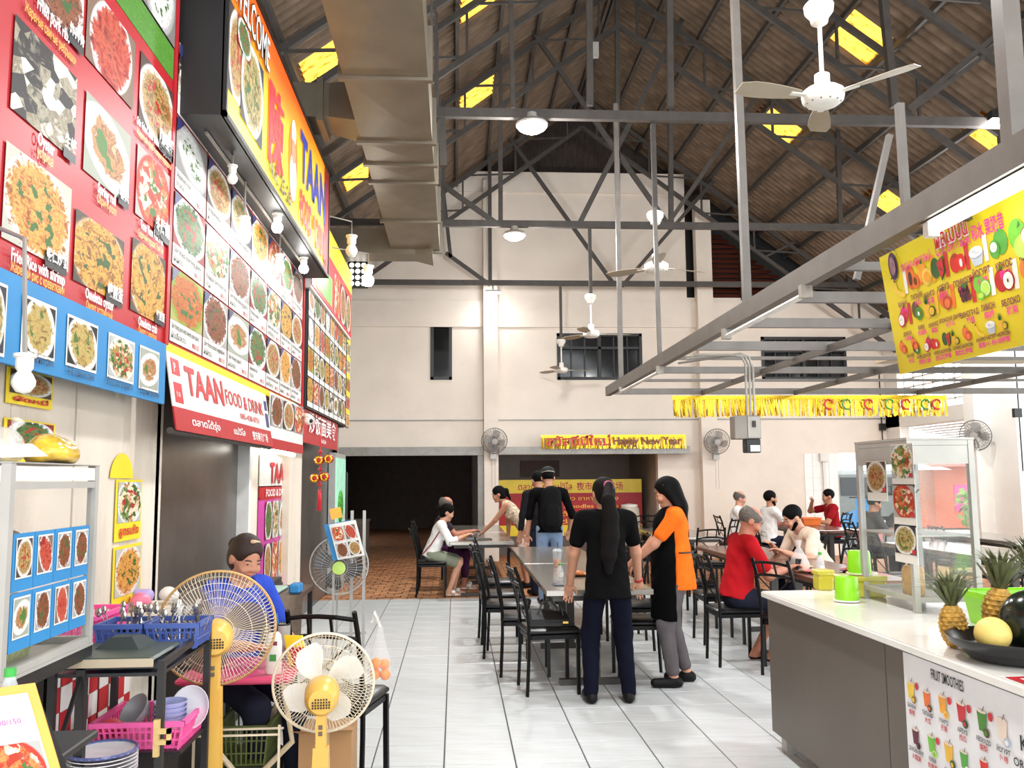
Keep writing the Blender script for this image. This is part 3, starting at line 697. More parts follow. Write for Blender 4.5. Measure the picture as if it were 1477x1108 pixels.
# ---- magenta TAAN panel
mp_ = thing('magenta_menu', 'magenta menu panel headed TAAN FOOD & DRINK below the tube lamp', 'menu panel', (-1.8, 8.5, .5))
s0, s1 = at(373, 740, X=-1.8).y+.03, at(418, 740, X=-1.8).y
part('panel', m_mag, mp_, lambda m: m.slab((-1.8, s0, .45), (0, s1-s0, 0), (0, 0, .97), .012))
part('header', m_wprint, mp_, lambda m: m.slab((-1.797, s0, 1.52), (0, s1-s0, 0), (0, 0, .3), .012))
part('red_band', m_red, mp_, lambda m: m.slab((-1.797, s0, 1.40), (0, s1-s0, 0), (0, 0, .13), .012))
m = MB(); text(m, "TAAN", (-1.79, (s0+s1)/2+.1, 1.56), yv, zv, .2, width=(s1-s0)*.62, bold=.03); m.build('lettering', m_rtext, mp_)
m = MB(); text(m, "FOOD & DRINK", (-1.79, (s0+s1)/2, 1.43), yv, zv, .07, width=(s1-s0)*.72); m.build('lettering', m_wtext, mp_)
for r in range(2):
    for c in range(3): part('dish_photo', fpick((9, 5, 1, 6, 10, 3)[r*3+c]), mp_, lambda m: m.quad((-1.79, s0+.22+c*.33, .62+r*.4), (0, .3, 0), (0, 0, .36)))

# ---- lit WELCOME / TAAN sign box
m_boxk = mat('sign box black', (30, 28, 29), .5, var=.15, scale=3)
bx0, bx1, by0, by1, bz0, bz1 = -1.66, -1.35, 5.05, 9.27, 3.71, 4.85
lb = thing('light_box_sign', 'black light box sign reading WELCOME and TAAN FOOD & DRINK in orange and yellow', 'sign', (bx1, 7, bz0))
part('casing', m_boxk, lb, lambda m: m.box((bx0, by0, bz0), (bx1-.01, by1, bz1)))
def sunset():
    mm = bpy.data.materials.new('backlit orange yellow print'); mm.use_nodes = True; N = mm.node_tree.nodes; L = mm.node_tree.links; b = N['Principled BSDF']
    uv = N.new('ShaderNodeUVMap'); sx = N.new('ShaderNodeSeparateXYZ'); L.new(uv.outputs[0], sx.inputs[0])
    n = N.new('ShaderNodeTexNoise'); n.inputs['Scale'].default_value = 3
    L.new(uv.outputs[0], n.inputs['Vector'])
    a = N.new('ShaderNodeMath'); a.operation = 'MULTIPLY_ADD'; a.inputs[1].default_value = -.45; L.new(sx.outputs[0], a.inputs[0]); L.new(sx.outputs[1], a.inputs[2])
    ad = N.new('ShaderNodeMath'); ad.operation = 'MULTIPLY_ADD'; ad.inputs[1].default_value = .25; L.new(n.outputs['Fac'], ad.inputs[0]); L.new(a.outputs[0], ad.inputs[2])
    rp = N.new('ShaderNodeValToRGB'); e = rp.color_ramp.elements; e[0].position = .25; e[0].color = (*srgb((255, 226, 40)), 1); e[1].position = .85; e[1].color = (*srgb((226, 92, 22)), 1)
    L.new(ad.outputs[0], rp.inputs[0]); L.new(rp.outputs[0], b.inputs['Base Color']); L.new(rp.outputs[0], b.inputs['Emission Color']); b.inputs['Emission Strength'].default_value = .55; b.inputs['Roughness'].default_value = .35
    return mm
part('lit_face', sunset(), lb, lambda m: m.slab((bx1, by0+.02, bz0+.02), (0, by1-by0-.04, 0), (0, 0, bz1-bz0-.04), .012))
part('face_frame', m_boxk, lb, lambda m: [m.box((bx1-.02, by0, bz0), (bx1+.012, by1, bz0+.03)), m.box((bx1-.02, by0, bz1-.03), (bx1+.012, by1, bz1)), m.box((bx1-.02, by0, bz0), (bx1+.012, by0+.03, bz1)), m.box((bx1-.02, by1-.03, bz0), (bx1+.012, by1, bz1))])
part('red_edge', m_red, lb, lambda m: m.quad((bx1+.003, by1-.35, bz0+.04), (0, .31, 0), (0, 0, bz1-bz0-.08)))
m = MB(); text(m, "WELCOME", (bx1, 5.14, 4.50), yv, Vector((0, -.0, 1)), .24, width=1.02, center=False, bold=.04, lift=.013); m.build('lettering', m_bprint, lb)
m = MB(); text(m, "WELCOME", (bx1, 5.14, 4.50), yv, zv, .24, width=1.02, center=False, bold=.01, lift=.017); m.build('lettering', m_wtext, lb)
e_red = mat('backlit red', (206, 30, 40), .4, emit=.35)
m = MB(); [text(m, "陳", (bx1, 6.2+q*.018, 3.93), yv, zv, .5, width=.5, center=False, bold=0.0, lift=.011+.001*q) for q in range(4)]; m.build('lettering', e_red, lb); m = MB(); text(m, "FOOD & DRINK", (bx1, 7.5, 3.83), yv, zv, .27, width=1.6, center=False, bold=.06, lift=.012); m.build('lettering', e_red, lb)
m = MB(); text(m, "N.R. 25-26", (bx1, 6.25, 3.80), yv, zv, .13, width=.85, center=False, lift=.01, bold=.03); m.build('lettering', m_dtext, lb)
m = MB(); text(m, "TAAN", (bx1, 7.5, 4.22), yv, zv, .42, width=1.5, center=False, bold=.04, lift=.008); m.build('lettering', mat('backlit blue', (44, 52, 150), .4, emit=.3), lb)
# the printed platter, onions and the cook beside the character
part('platter_print', FOOD[13], lb, lambda m: m.quad((bx1+.007, 5.40, 3.86), (0, .62, 0), (0, 0, .58)))
part('skewer_print', FOOD[9], lb, lambda m: m.quad((bx1+.004, 5.1, 3.9), (0, .4, 0), (0, 0, .56)))
part('wrapped_parcel_print', FOOD[6], lb, lambda m: m.quad((bx1+.010, 5.28, 4.28), (0, .34, 0), (0, 0, .2)))
def cook_print(m):
    c = Vector((bx1+.006, 7.18, 4.2))
    m.mi = 0; m.add([c+Vector((0, .2*math.cos(t*PI/12), .34*math.sin(t*PI/12))) for t in range(24)], [tuple(range(24))])
    m.mi = 1; m.add([c+Vector((.002, .1*math.cos(t*PI/8), .26+.11*math.sin(t*PI/8))) for t in range(16)], [tuple(range(16))]); m.add([c+Vector((.002, .15*math.cos(t*PI/8), -.12+.2*math.sin(t*PI/8))) for t in range(16)], [tuple(range(16))])
    m.mi = 2; m.add([c+Vector((.004, .09*math.cos(t*PI/8), .1+.1*math.sin(t*PI/8))) for t in range(16)], [tuple(range(16))])
part('cook_print', [mat('print orange', (232, 120, 40), .4, emit=.3), m_wtext, mat('print skin', (214, 150, 110), .4, emit=.2)], lb, cook_print)

# ---- second lit sign box
cx0, cx1, cy0, cy1, cz0, cz1 = -1.66, -1.52, 9.30, 12.85, 3.62, 4.6
l2 = thing('light_box_sign', 'second sign box beyond, yellow top and red front over the farthest menu board', 'sign', (cx1, 11, cz0))
part('casing', mat('white sign casing', (222, 220, 216), .5), l2, lambda m: m.box((cx0, cy0, cz0), (cx1-.01, cy1, cz1)))
part('yellow_band', mat('backlit yellow', (244, 214, 40), .4, emit=.35), l2, lambda m: m.slab((cx1, cy0, cz1-.32), (0, cy1-cy0, 0), (0, 0, .32), .01))
part('red_field', e_red, l2, lambda m: m.slab((cx1, cy0, cz0+.03), (0, cy1-cy0, 0), (0, 0, cz1-cz0-.35), .01))
part('green_field', mat('backlit green', (96, 190, 60), .4, emit=.35), l2, lambda m: m.quad((cx1+.003, 9.6, cz0+.08), (0, 1.2, 0), (0, 0, .34)))
for k in range(3): part('dish_photo', FOOD[(5, 9, 13)[k]], l2, lambda m: m.quad((cx1+.004, 11.0+k*.6, cz0+.06), (0, .52, 0), (0, 0, .5)))

# =================================================================== RIGHT SIDE: hanging frame, sign, counter
m_galv = mat('galvanised duct', (128, 120, 106), .42, metal=.55, var=.12, scale=3, dirt=(126, 114, 98), dirt_amt=.5)
m_alu = mat('aluminium', (176, 173, 168), .5, metal=.35, var=.06)
m_frame = mat('grey frame steel', (98, 93, 88), .45, metal=.35, var=.12, scale=8, dirt=(92, 82, 74), dirt_amt=.5)
m_tubeoff = mat('fluorescent tube unlit', (226, 226, 222), .3)
m_cond = mat('grey conduit', (150, 144, 136), .4, metal=.3)

# ---- ventilation duct
ZD = 4.9
du = thing('ventilation_duct', 'long galvanised air duct running under the roof with two side branches', 'duct', (-.6, 9, ZD))
xl = at(495, 112, Z=ZD).x; xr = at(617, 112, Z=ZD).x
ys = [at(550, p, Z=ZD).y for p in (-110, 112, 204, 236, 262, 318, 362)]
for k in range(len(ys)-1):
    a, b = ys[k]+.02, ys[k+1]-.02; c = Vector(((xl+xr)/2, (a+b)/2, ZD-.018))
    def seg(m):
        top = ZD+.42
        m.add([(xl,a,ZD),(xr,a,ZD),(xr,b,ZD),(xl,b,ZD),(xl,a,top),(xr,a,top),(xr,b,top),(xl,b,top),c], [(1,0,8),(2,1,8),(3,2,8),(0,3,8),(4,5,6,7),(0,1,5,4),(1,2,6,5),(2,3,7,6),(3,0,4,7)])
    part('duct_section', m_galv, du, seg)
for y in ys[1:]:
    part('flange', m_galv, du, lambda m: m.box((xl-.04, y-.03, ZD-.03), (xr+.04, y+.03, ZD+.45)))
def branch(m, y, z, h, w, x0=None):
    x0 = xl if x0 is None else x0
    m.loft([[(x0, y-w, z), (x0, y+w, z), (x0, y+w, z+h), (x0, y-w, z+h)], [(x0-.25, y-w*.8, z+.05), (x0-.25, y+w*.8, z+.05), (x0-.25, y+w*.8, z+h), (x0-.25, y-w*.8, z+h)], [(-2.6, y-w*.8, z+.05), (-2.6, y+w*.8, z+.05), (-2.6, y+w*.8, z+h), (-2.6, y-w*.8, z+h)]])
yb1_ = at(520, 190, Z=ZD).y
part('side_branch', m_galv, du, lambda m: branch(m, yb1_, ZD, .38, .28)); part('side_branch', m_galv, du, lambda m: branch(m, ys[-1]+.1, ZD-.12, .42, .3, xr-.1))
part('flange', m_galv, du, lambda m: m.box((xl-.36, yb1_-.26, ZD), (xl-.30, yb1_+.26, ZD+.42)))
for y in ys[1:]:
    part('hanger_rod', m_steel, du, lambda m: m.bar((xr+.03, y, ZD), (xr+.03, y, 6.6), .02))

# ---- hanging steel frame over the drinks counter
XB, ZB = 1.84, 2.62
fr_ = thing('hanging_frame', 'grey steel lattice frame hung from the roof over the drinks counter', 'frame', (XB, 5, ZB))
YF = 10.5; XE = 7.4
part('side_beam', m_frame, fr_, lambda m: m.bar((XB, -2.5, ZB), (XB, YF, ZB), .06, .11))
for x in (3.0, 4.15, 5.7): part('runner', m_frame, fr_, lambda m: m.bar((x, -2.5, ZB-.02), (x, YF, ZB-.02), .03, .055))
for y, h in ((YF, .1), (9.3, .04), (8.4, .09), (7.55, .04), (6.84, .1), (5.8, .09), (4.95, .09), (4.2, .06), (3.3, .09), (1.8, .09), (.2, .09), (-1.4, .09)):
    part('cross_bar', m_frame, fr_, lambda m: m.bar((XB+.03, y, ZB), (XE, y, ZB), .032, h*.72))
part('plank', mat('pale plank', (206, 186, 160), .7), fr_, lambda m: m.box((4.1, 8.0, ZB+.05), (5.6, 8.3, ZB+.08)))
for (a, b, c, d, w, X) in ((1057, -60, 1078, 445, .048, XB), (888, 150, 896, 558, .05, XB), (944, 300, 952, 522, .035, XB), (1445, -60, 1466, 226, .06, XB), (1297, 150, 1308, 322, .03, XB+.02), (1283, 195, 1233, 358, .03, XB+.3)):
    q = at(c, d, X=X); p = at(a, b, Y=q.y)
    part('hanger_post', m_frame, fr_, lambda m: m.bar((p.x, q.y, p.z), (q.x, q.y, ZB), w, w))
for (y0, y1) in ((5.75, 4.4), (9.5, 7.7)):
    t = part('tube_lamp', m_tubeoff, fr_, lambda m: m.tube([(XB-.02, y0, ZB-.10), (XB-.02, y1, ZB-.10)], .016))
    for yy_ in (y0, y1): part('lamp_holder', m_cond, t, lambda m: m.box((XB-.05, yy_-.02, ZB-.12), (XB+.01, yy_+.02, ZB-.05)))
# conduits and the switch box hanging from the frame
JY = 7.0; jc = at(1075, 617, Y=JY)
jb = thing('switch_box', 'grey metal switch box with a black socket hanging from conduits', 'switch box', (jc.x, JY, jc.z))
jw, jh = .11, .095
part('box', mat('grey switch box', (128, 120, 112), .5, metal=.3), jb, lambda m: m.bbox((jc.x-jw, JY-.06, jc.z-jh), (jc.x+jw, JY+.06, jc.z+jh), .006))
part('cover', m_cond, jb, lambda m: m.box((jc.x-.0, JY-.068, jc.z-jh+.01), (jc.x+jw-.01, JY-.06, jc.z+jh-.01)))
part('switch', m_black, jb, lambda m: m.box((jc.x+.035, JY-.085, jc.z+.0), (jc.x+.06, JY-.068, jc.z+.05)))
so = part('socket', m_black, jb, lambda m: m.bbox((jc.x-.02, JY-.07, jc.z-jh-.11), (jc.x+.1, JY+.03, jc.z-jh), .006))
part('outlet_plate', m_wprint, so, lambda m: m.box((jc.x+.012, JY-.076, jc.z-jh-.1), (jc.x+.09, JY-.07, jc.z-jh-.05)))
for k in range(3):
    x = jc.x+.02+k*.03
    part('conduit', m_cond, jb, lambda m: m.tube([(x, JY, jc.z+jh), (x, JY, 2.50-.02*k), (x-.03, JY, 2.555), (x-.1, JY, 2.57+.005*k), (XB+.1, JY+.25*k, 2.57)], .011, 6))

# ---- yellow fruit menu sign under the frame
YS0, YS1 = 4.05, 2.55
pT, pB = at(1268, 372, Y=YS0), at(1298, 540, Y=YS0)
sn = Vector((0, -1, 0)).cross(pT-pB).normalized(); su = (pT-pB).normalized(); sl = (pT-pB).length; sx = Vector((0, -1, 0))
ys_ = thing('fruit_menu_sign', 'yellow fruit smoothie sign in Russian and Chinese hung under the frame', 'sign', (pB.x, 3, pB.z))
part('board', mat('yellow sign board', (220, 198, 30), .4, var=.05, scale=2), ys_, lambda m: m.slab(pB, sx*(YS0-YS1), pT-pB, .012))
for y in (3.9, 3.2, 2.65): part('wire', m_steel, ys_, lambda m: m.bar((pT.x, y, pT.z), (XB+.06, y, ZB+.02), .006))
def on_sign(px, py):
    d = fwd + rgt*((px-738.5)/FPX) + upv*((554-py)/FPX); o = Vector((0, 0, CAMH))
    return o + d*((pB-o).dot(sn)/d.dot(sn))
def disc(m, c, x, y, rx, ry, lift, n=14):
    nn = x.cross(y).normalized()*lift
    m.add([c+nn+x*(rx*math.cos(2*PI*t/n))+y*(ry*math.sin(2*PI*t/n)) for t in range(n)], [tuple(range(n))])
m_mtext = mat('magenta lettering', (124, 22, 74), .4); m_ltext = mat('pink lettering', (240, 60, 150), .4)
FR = {'banana': [(232, 196, 60), (150, 110, 40)], 'papaya': [(226, 110, 40), (90, 60, 40)], 'mango': [(236, 160, 40), (240, 200, 90)], 'melon': [(196, 40, 50), (40, 90, 40)], 'tomato': [(214, 40, 30), (120, 30, 20)],
      'yogurt': [(236, 238, 240), (190, 200, 214)], 'coconut': [(80, 160, 60), (230, 236, 220)], 'dragon': [(206, 40, 80), (240, 240, 240)], 'kiwi': [(70, 130, 40), (90, 70, 40)], 'pine': [(230, 180, 50), (50, 90, 40)], 'grape': [(100, 30, 50), (60, 20, 36)],
      'lime': [(110, 190, 50), (180, 220, 90)], 'apple': [(180, 24, 32), (240, 236, 220)], 'carrot': [(236, 120, 50), (200, 80, 60)]}
FM = {k: [mat('print %s %d' % (k, i), c, .45, var=.12, scale=20) for i, c in enumerate(v)] for k, v in FR.items()}
m_pgreen = mat('print green', (52, 104, 40), .45, var=.15, scale=30); m_pwhite = mat('print white', (238, 236, 228), .45); m_pred = mat('print red glass', (196, 44, 50), .45); m_pdark = mat('print dark seed', (70, 44, 34), .45)
def fruit_shape(m, c, k, kind, x=None, y=None):
    """slots: 0 main, 1 second, 2 green, 3 white, 4 dark"""
    x = sx if x is None else x; y = su if y is None else y
    def D(i, a, b_, rx, ry, l, n=14): m.mi = i; disc(m, c+x*k*a+y*k*b_, x, y, k*rx, k*ry, l, n)
    def T(i, pts, l): m.mi = i; nn = x.cross(y).normalized()*l; m.add([c+nn+x*k*p+y*k*q for p, q in pts], [tuple(range(len(pts)))])
    if kind == 'banana':
        for j, o_ in enumerate((0, .35)): T(0, [(-.9+o_, .8-o_), (-.7+o_, .85-o_), (-.45+o_, 0-o_*.6), (.2+o_, -.5-o_*.3), (.9, -.55-o_*.4), (.85, -.8-o_*.4), (0+o_, -.85-o_*.3), (-.75+o_, -.25-o_*.6)], .003+.001*j); T(4, [(-.92+o_, .8-o_), (-.7+o_, .85-o_), (-.7+o_, 1.0-o_), (-.88+o_, 1.0-o_)], .005)
    elif kind == 'papaya': D(0, -.2, .1, .6, .95, .003); D(4, -.2, .0, .25, .55, .005); D(0, .45, -.35, .5, .6, .004); D(1, .45, -.35, .2, .3, .006)
    elif kind in ('mango', 'carrot'):
        D(0, -.25, .25, .6, .75, .003); D(1, .3, -.2, .62, .6, .004); D(0, .35, -.25, .4, .38, .006); T(2, [(-.3, .9), (.1, 1.25), (-.1, .8)], .005)
    elif kind == 'melon': D(1, -.35, .2, .6, .8, .003); T(2, [(-.1, .6), (.95, .9), (.9, -.4), (.3, -.95)], .004); T(0, [(0, .5), (.85, .78), (.8, -.35), (.3, -.78)], .006); [D(4, .3+.18*q, .1-.15*q, .05, .08, .008, 6) for q in (0, 1, 2)]
    elif kind == 'tomato': D(0, -.3, .0, .65, .7, .003); D(0, .4, -.1, .55, .6, .004); D(3, .45, -.15, .18, .3, .006); [T(2, [(-.3, .45), (-.3+.4*math.cos(q*1.26), .6+.25*math.sin(q*1.26)), (-.3+.1*math.cos(q*1.26+.6), .55)], .006) for q in range(5)]
    elif kind == 'yogurt': T(1, [(-.85, .1), (.85, .1), (.5, -.85), (-.5, -.85)], .003); D(0, 0, .15, .85, .4, .005); D(3, .1, .3, .45, .25, .007); D(1, -.15, .2, .25, .08, .008)
    elif kind == 'coconut': D(0, .25, .15, .75, .9, .003); D(0, -.45, -.2, .55, .65, .005); D(3, -.45, -.05, .38, .35, .007); D(1, -.45, -.05, .2, .18, .008)
    elif kind == 'dragon': D(0, .2, .2, .65, .75, .003); D(0, -.3, -.2, .62, .65, .004); D(3, -.3, -.2, .48, .5, .006); [D(4, -.45+.16*q, -.2+.1*(q % 2), .04, .05, .008, 6) for q in range(3)]; T(2, [(.2, .85), (.55, 1.25), (.5, .8)], .005)
    elif kind == 'kiwi': D(1, -.25, .2, .6, .75, .003); D(0, .25, -.25, .6, .6, .004); D(3, .25, -.25, .16, .2, .006); [D(4, .25+.3*math.cos(q), -.25+.3*math.sin(q), .04, .05, .007, 6) for q in range(6)]
    elif kind == 'pine': D(0, -.3, -.25, .5, .65, .003); [T(2, [(-.45, .3), (-.15, .3), (-.3+.55*math.cos(.5+q*.55), .4+.85*math.sin(.5+q*.55))], .004) for q in range(5)]; D(1, .4, -.4, .5, .45, .005); D(0, .4, -.4, .38, .33, .007)
    elif kind == 'grape': [D(q % 2, -.45+.42*(q % 3)+.1*(q//3), .45-.36*(q//3), .27, .29, .003+.001*(q % 3), 10) for q in range(9)]; T(2, [(-.2, .7), (.7, .9), (.5, .35)], .008)
    elif kind == 'lime': D(0, -.35, .3, .62, .65, .003); D(0, .35, -.15, .62, .62, .004); D(3, .35, -.15, .52, .52, .005); D(1, .35, -.15, .46, .46, .006); D(0, -.2, -.6, .4, .3, .007); D(1, -.2, -.55, .3, .2, .008)
    elif kind == 'apple': D(0, -.35, .05, .65, .75, .003); D(0, .4, -.1, .62, .68, .004); D(3, .42, -.1, .5, .56, .006); D(4, .42, -.1, .08, .14, .008, 8); T(2, [(-.4, .65), (-.1, 1.15), (.0, .8)], .006)
    else: D(0, 0, 0, .9, .9, .003); D(1, .3, -.2, .4, .4, .005)
def FMAT(kind): return FM[kind]+[m_pgreen, m_pwhite, m_pdark, m_pred]
def sign_item(px, py, kind, r, ru, cn, tsize, glass_c=None):
    c = on_sign(px, py); k = r*.00074*c.length
    m = MB(); fruit_shape(m, c, k, kind)
    if glass_c is not None:
        m.mi = {0: 0, 2: 5, 3: 3}[glass_c]; m.add([c+sx*(k*.85)+su*(-k*.8)+sn*.002, c+sx*(k*1.3)+su*(-k*.8)+sn*.002, c+sx*(k*1.45)+su*(k*1.1)+sn*.002, c+sx*(k*.95)+su*(k*1.1)+sn*.002], [(0,1,2,3)])
    m.build('fruit_print', FMAT(kind), ys_)
    tA, tB = MB(), MB()
    text(tA, ru, c-su*(k*1.65)+sx*k*.2, sx, su, tsize, width=tsize*.72*len(ru), bold=.02, lift=.004)
    text(tB, cn, c-su*(k*1.7+tsize*1.2)+sx*k*.2, sx, su, tsize*.95, bold=.015, lift=.004)
    tA.build('caption', m_mtext, ys_); tB.build('caption', m_ltext, ys_)
for a in ((1297, 414, 'banana', 15, "БАНАН", "香蕉", .022, 3), (1316, 401, 'papaya', 16, "ПАПАЙЯ", "木瓜", .022, 0), (1334, 396, 'mango', 17, "МАНГО", "芒果", .023, 0), (1354, 389, 'melon', 16, "АРБУЗ", "西瓜", .026, 2), (1382, 378, 'tomato', 17, "ПОМИДОР", "番茄", .026, 2), (1409, 366, 'yogurt', 16, "ЙОГУРТ", "優格", .027, 3), (1441, 353, 'coconut', 17, "КОКОС", "椰子", .028, None), (1476, 340, 'apple', 16, "КОМБО", "椰果", .028, 3),
          (1304, 458, 'dragon', 14, "ДРАКОН", "火龍果", .017, 2), (1324, 449, 'kiwi', 14, "КИВИ", "奇異果", .018, None), (1341, 443, 'pine', 15, "АНАНАС", "鳳梨", .019, 0), (1364, 434, 'carrot', 15, "ЯПОНСКАЯ ДЫНЯ", "哈密瓜", .017, 0), (1392, 425, 'grape', 16, "ВИНОГРАД", "葡萄", .022, 2), (1418, 414, 'lime', 17, "ЛИМОН", "檸檬", .025, 3), (1450, 404, 'apple', 18, "ЯБЛОКО", "蘋果", .026, 3), (1484, 392, 'carrot', 16, "КАКАО", "可可", .026, None)):
    sign_item(*a)
for px, py, ks, ru, cn in ((1312, 500, ('carrot', 'carrot'), "ПАПАЙЯ", "木瓜"), (1331, 500, ('kiwi', 'dragon'), "КИВИ-ДРАКОН", "奇果火龍"), (1358, 493, ('tomato', 'melon'), "АРБУЗ-МОРКОВЬ", "西瓜紅蘿蔔"), (1387, 485, ('pine', 'carrot'), "АНАНАС-МОРКОВЬ", "鳳梨紅蘿蔔"), (1430, 470, ('banana', 'yogurt', 'pine'), "АНАНАС+ЙОГУРТ+МОРКОВЬ", "鳳梨+優格+胡蘿蔔")):
    for i, k in enumerate(ks):
        c = on_sign(px+(i-(len(ks)-1)/2)*17, py-(i-(len(ks)-1)/2)*5)
        part('fruit_print', FMAT(k), ys_, lambda m: fruit_shape(m, c, .036, k))
    tA, tB = MB(), MB(); c = on_sign(px, py); text(tA, ru, c-su*.05, sx, su, .015, width=.0105*len(ru), bold=.02); text(tB, cn, c-su*.075, sx, su, .018, bold=.015); tA.build('caption', m_mtext, ys_); tB.build('caption', m_ltext, ys_)
for ss, pa, pb, hh_ in (("ОВОЩНО-ФРУКТОВЫЙ", (1301, 393), (1345, 372), .032), ("СМУЗИ / 蔬菜 和水 果奶昔", (1352, 371), (1455, 334), .05)):
    m = MB(); text(m, ss, on_sign(*pa), sx, su, hh_, width=(on_sign(*pb)-on_sign(*pa)).length*.97, center=False, bold=.012); m.build('lettering', m_ltext, ys_)
m = MB(); text(m, "ผลไม้ปั่น", on_sign(1352, 359), sx, su, .075, width=.24, center=False, bold=.05, lift=.005); m.build('lettering', m_wtext, ys_)
m = MB(); text(m, "ผลไม้ปั่น", on_sign(1352, 359), sx, su, .075, width=.24, center=False, bold=.01, lift=.008); m.build('lettering', m_rtext, ys_)
def badge(m):
    c = on_sign(1289, 384); m.mi = 0; disc(m, c, sx, su, .04, .066, .004, 20); m.mi = 1; disc(m, c, sx, su, .026, .045, .006, 20)
part('oval_badge', [mat('badge purple', (70, 44, 80), .4), mat('badge inner', (150, 110, 120), .4, var=.4, scale=40)], ys_, badge)
def bunch(m):
    c = on_sign(1468, 338); m.mi = 0; disc(m, c, sx, su, .05, .06, .004); m.mi = 1; disc(m, c-su*.05+sx*.03, sx, su, .06, .045, .006)
part('fruit_print', [FM['lime'][0], FM['lime'][1]], ys_, bunch)

# ---- lit tube above the sign
tl_ = thing('tube_light', 'lit fluorescent tube along the top of the yellow sign', 'tube light', (XB, 3, ZB-.1))
ta, tbp = at(1347, 331, X=XB+.02), at(1600, 155, X=XB+.02)
part('tube', emis('fluorescent glow', (255, 250, 240), 14), tl_, lambda m: m.tube([(ta.x, ta.y, ta.z), (ta.x, 1.9, ta.z)], .019, 10))
part('fitting', m_cond, tl_, lambda m: m.box((ta.x-.03, 1.85, ta.z+.03), (ta.x+.03, ta.y+.06, ZB-.06)))
part('end_cap', m_wprint, tl_, lambda m: m.box((ta.x-.022, ta.y, ta.z-.025), (ta.x+.022, ta.y+.04, ta.z+.03)))

# ---- drinks counter
m_ctop = mat('counter tile', (228, 226, 220), .12, var=.05, scale=3, dirt=(206, 200, 190), dirt_amt=.3)
m_cfront = mat('counter front steel', (104, 96, 87), .45, metal=.25, var=.07, scale=2)
CX0, CX1, CY0, CY1, CZ = 1.84, 3.0, 1.4, 5.26, .90
ct = thing('serving_counter', 'long counter with a white tiled top and grey steel front', 'counter', (2.4, 3.3, 0))
part('body', m_cfront, ct, lambda m: m.box((CX0+.03, CY0, .10), (CX1, CY1-.02, CZ-.035)))
ysm = 3.80
part('front_panel', m_cfront, ct, lambda m: m.box((CX0+.012, ysm+.004, .10), (CX0+.03, CY1-.02, CZ-.04)))
part('front_panel', m_cfront, ct, lambda m: m.box((CX0+.012, CY0, .10), (CX0+.03, ysm-.004, CZ-.04)))
part('worktop', m_ctop, ct, lambda m: m.bbox((CX0-.02, CY0, CZ-.035), (CX1, CY1, CZ-.004), .004))
for i in range(3):
    for j in range(10):
        x0, y0 = CX0-.016+i*.387, CY1-.004-(j+1)*.385
        part('tile', m_ctop, ct, lambda m: m.box((x0+.002, max(CY0, y0)+.002, CZ-.004), (x0+.385, y0+.383, CZ)))
for y in (CY1-.1, 3.4, 1.6): part('foot', m_alu, ct, lambda m: m.box((CX0+.05, y-.04, 0), (CX0+.11, y+.04, .1)))
# poster on the counter front
po = thing('smoothie_poster', 'white FRUIT SMOOTHIES poster taped to the counter front', 'poster', (CX0, 3, .3))
XPo = CX0+.008; yp0 = at(1302, 938, X=XPo).y; zp1 = at(1302, 940, X=XPo).z
part('sheet', mat('white poster sheet', (228, 228, 230), .35, var=.04, bump=.2), po, lambda m: m.slab((XPo, yp0, .22), (0, CY0-yp0+.3, 0), (0, 0, zp1-.22), .003))
def on_po(px, py): return at(px, py, X=XPo)
kT = MB()
text(kT, "FRUIT SMOOTHIES", on_po(1344, 979), sx, zv, .04, width=(on_po(1391, 999)-on_po(1344, 979)).length, center=False, lift=.003)
cupc = {'БАНАН': ('banana', "香蕉"), 'ПАПАЙЯ': ('papaya', "木瓜"), 'МАНГО': ('mango', "芒果"), 'АРБУЗ': ('melon', "西瓜"), 'АВОКАДО': ('kiwi', "酪梨"), 'ЙОГУРТ': ('yogurt', "優格"), 'ДРАКОНИЙ ФРУКТ': ('grape', "火龍果"), 'КИВИ': ('lime', "奇異果"), 'АНАНАС': ('pine', "鳳梨"), 'ЛАЙМ': ('coconut', "青檸"), 'ПОМИДОР': ('tomato', "番茄")}
m_cup = mat('cup print', (224, 206, 190), .4, var=.1)
def cup(px, py, h, ru, hot=True):
    k, cn = cupc[ru]; c = on_po(px, py); hh = h*.00062*c.y
    def f(m):
        m.mi = 0; m.add([c+sx*(-hh*.32)-zv*hh*.5-Vector((.004,0,0)), c+sx*(hh*.32)-zv*hh*.5-Vector((.004,0,0)), c+sx*(hh*.5)+zv*hh*.6-Vector((.004,0,0)), c+sx*(-hh*.5)+zv*hh*.6-Vector((.004,0,0))], [(0,1,2,3)])
        m.mi = 3; m.add([c+sx*(hh*.05)+zv*hh*.6-Vector((.005,0,0)), c+sx*(hh*.12)+zv*hh*.6-Vector((.005,0,0)), c+sx*(hh*.3)+zv*hh*.95-Vector((.005,0,0)), c+sx*(hh*.24)+zv*hh*.95-Vector((.005,0,0))], [(0,1,2,3)]); m.mi = 4; disc(m, c+zv*hh*.6, sx, zv, hh*.46, hh*.1, .005); m.mi = 1; disc(m, c+sx*hh*.42-zv*hh*.5, sx, zv, hh*.3, hh*.26, .006); m.mi = 5; disc(m, c+sx*hh*.42-zv*hh*.5, sx, zv, hh*.16, hh*.14, .008)
        if hot: m.mi = 2; disc(m, c+sx*hh*.85+zv*hh*.5, sx, zv, hh*.25, hh*.25, .005)
    part('drink_print', [FM[k][0] if k != 'yogurt' else m_cup, FM[k][1], m_rtext, m_pdark, m_cup, FM[k][0]], po, f)
    k1, r1 = MB(), MB(); text(k1, ru, c-zv*(hh*1.15), sx, zv, .017, width=.0125*min(len(ru), 9), lift=.004); text(r1, cn, c-zv*(hh*1.15+.026), sx, zv, .017, lift=.004); k1.build('caption', m_dtext, po); r1.build('caption', m_rtext, po)
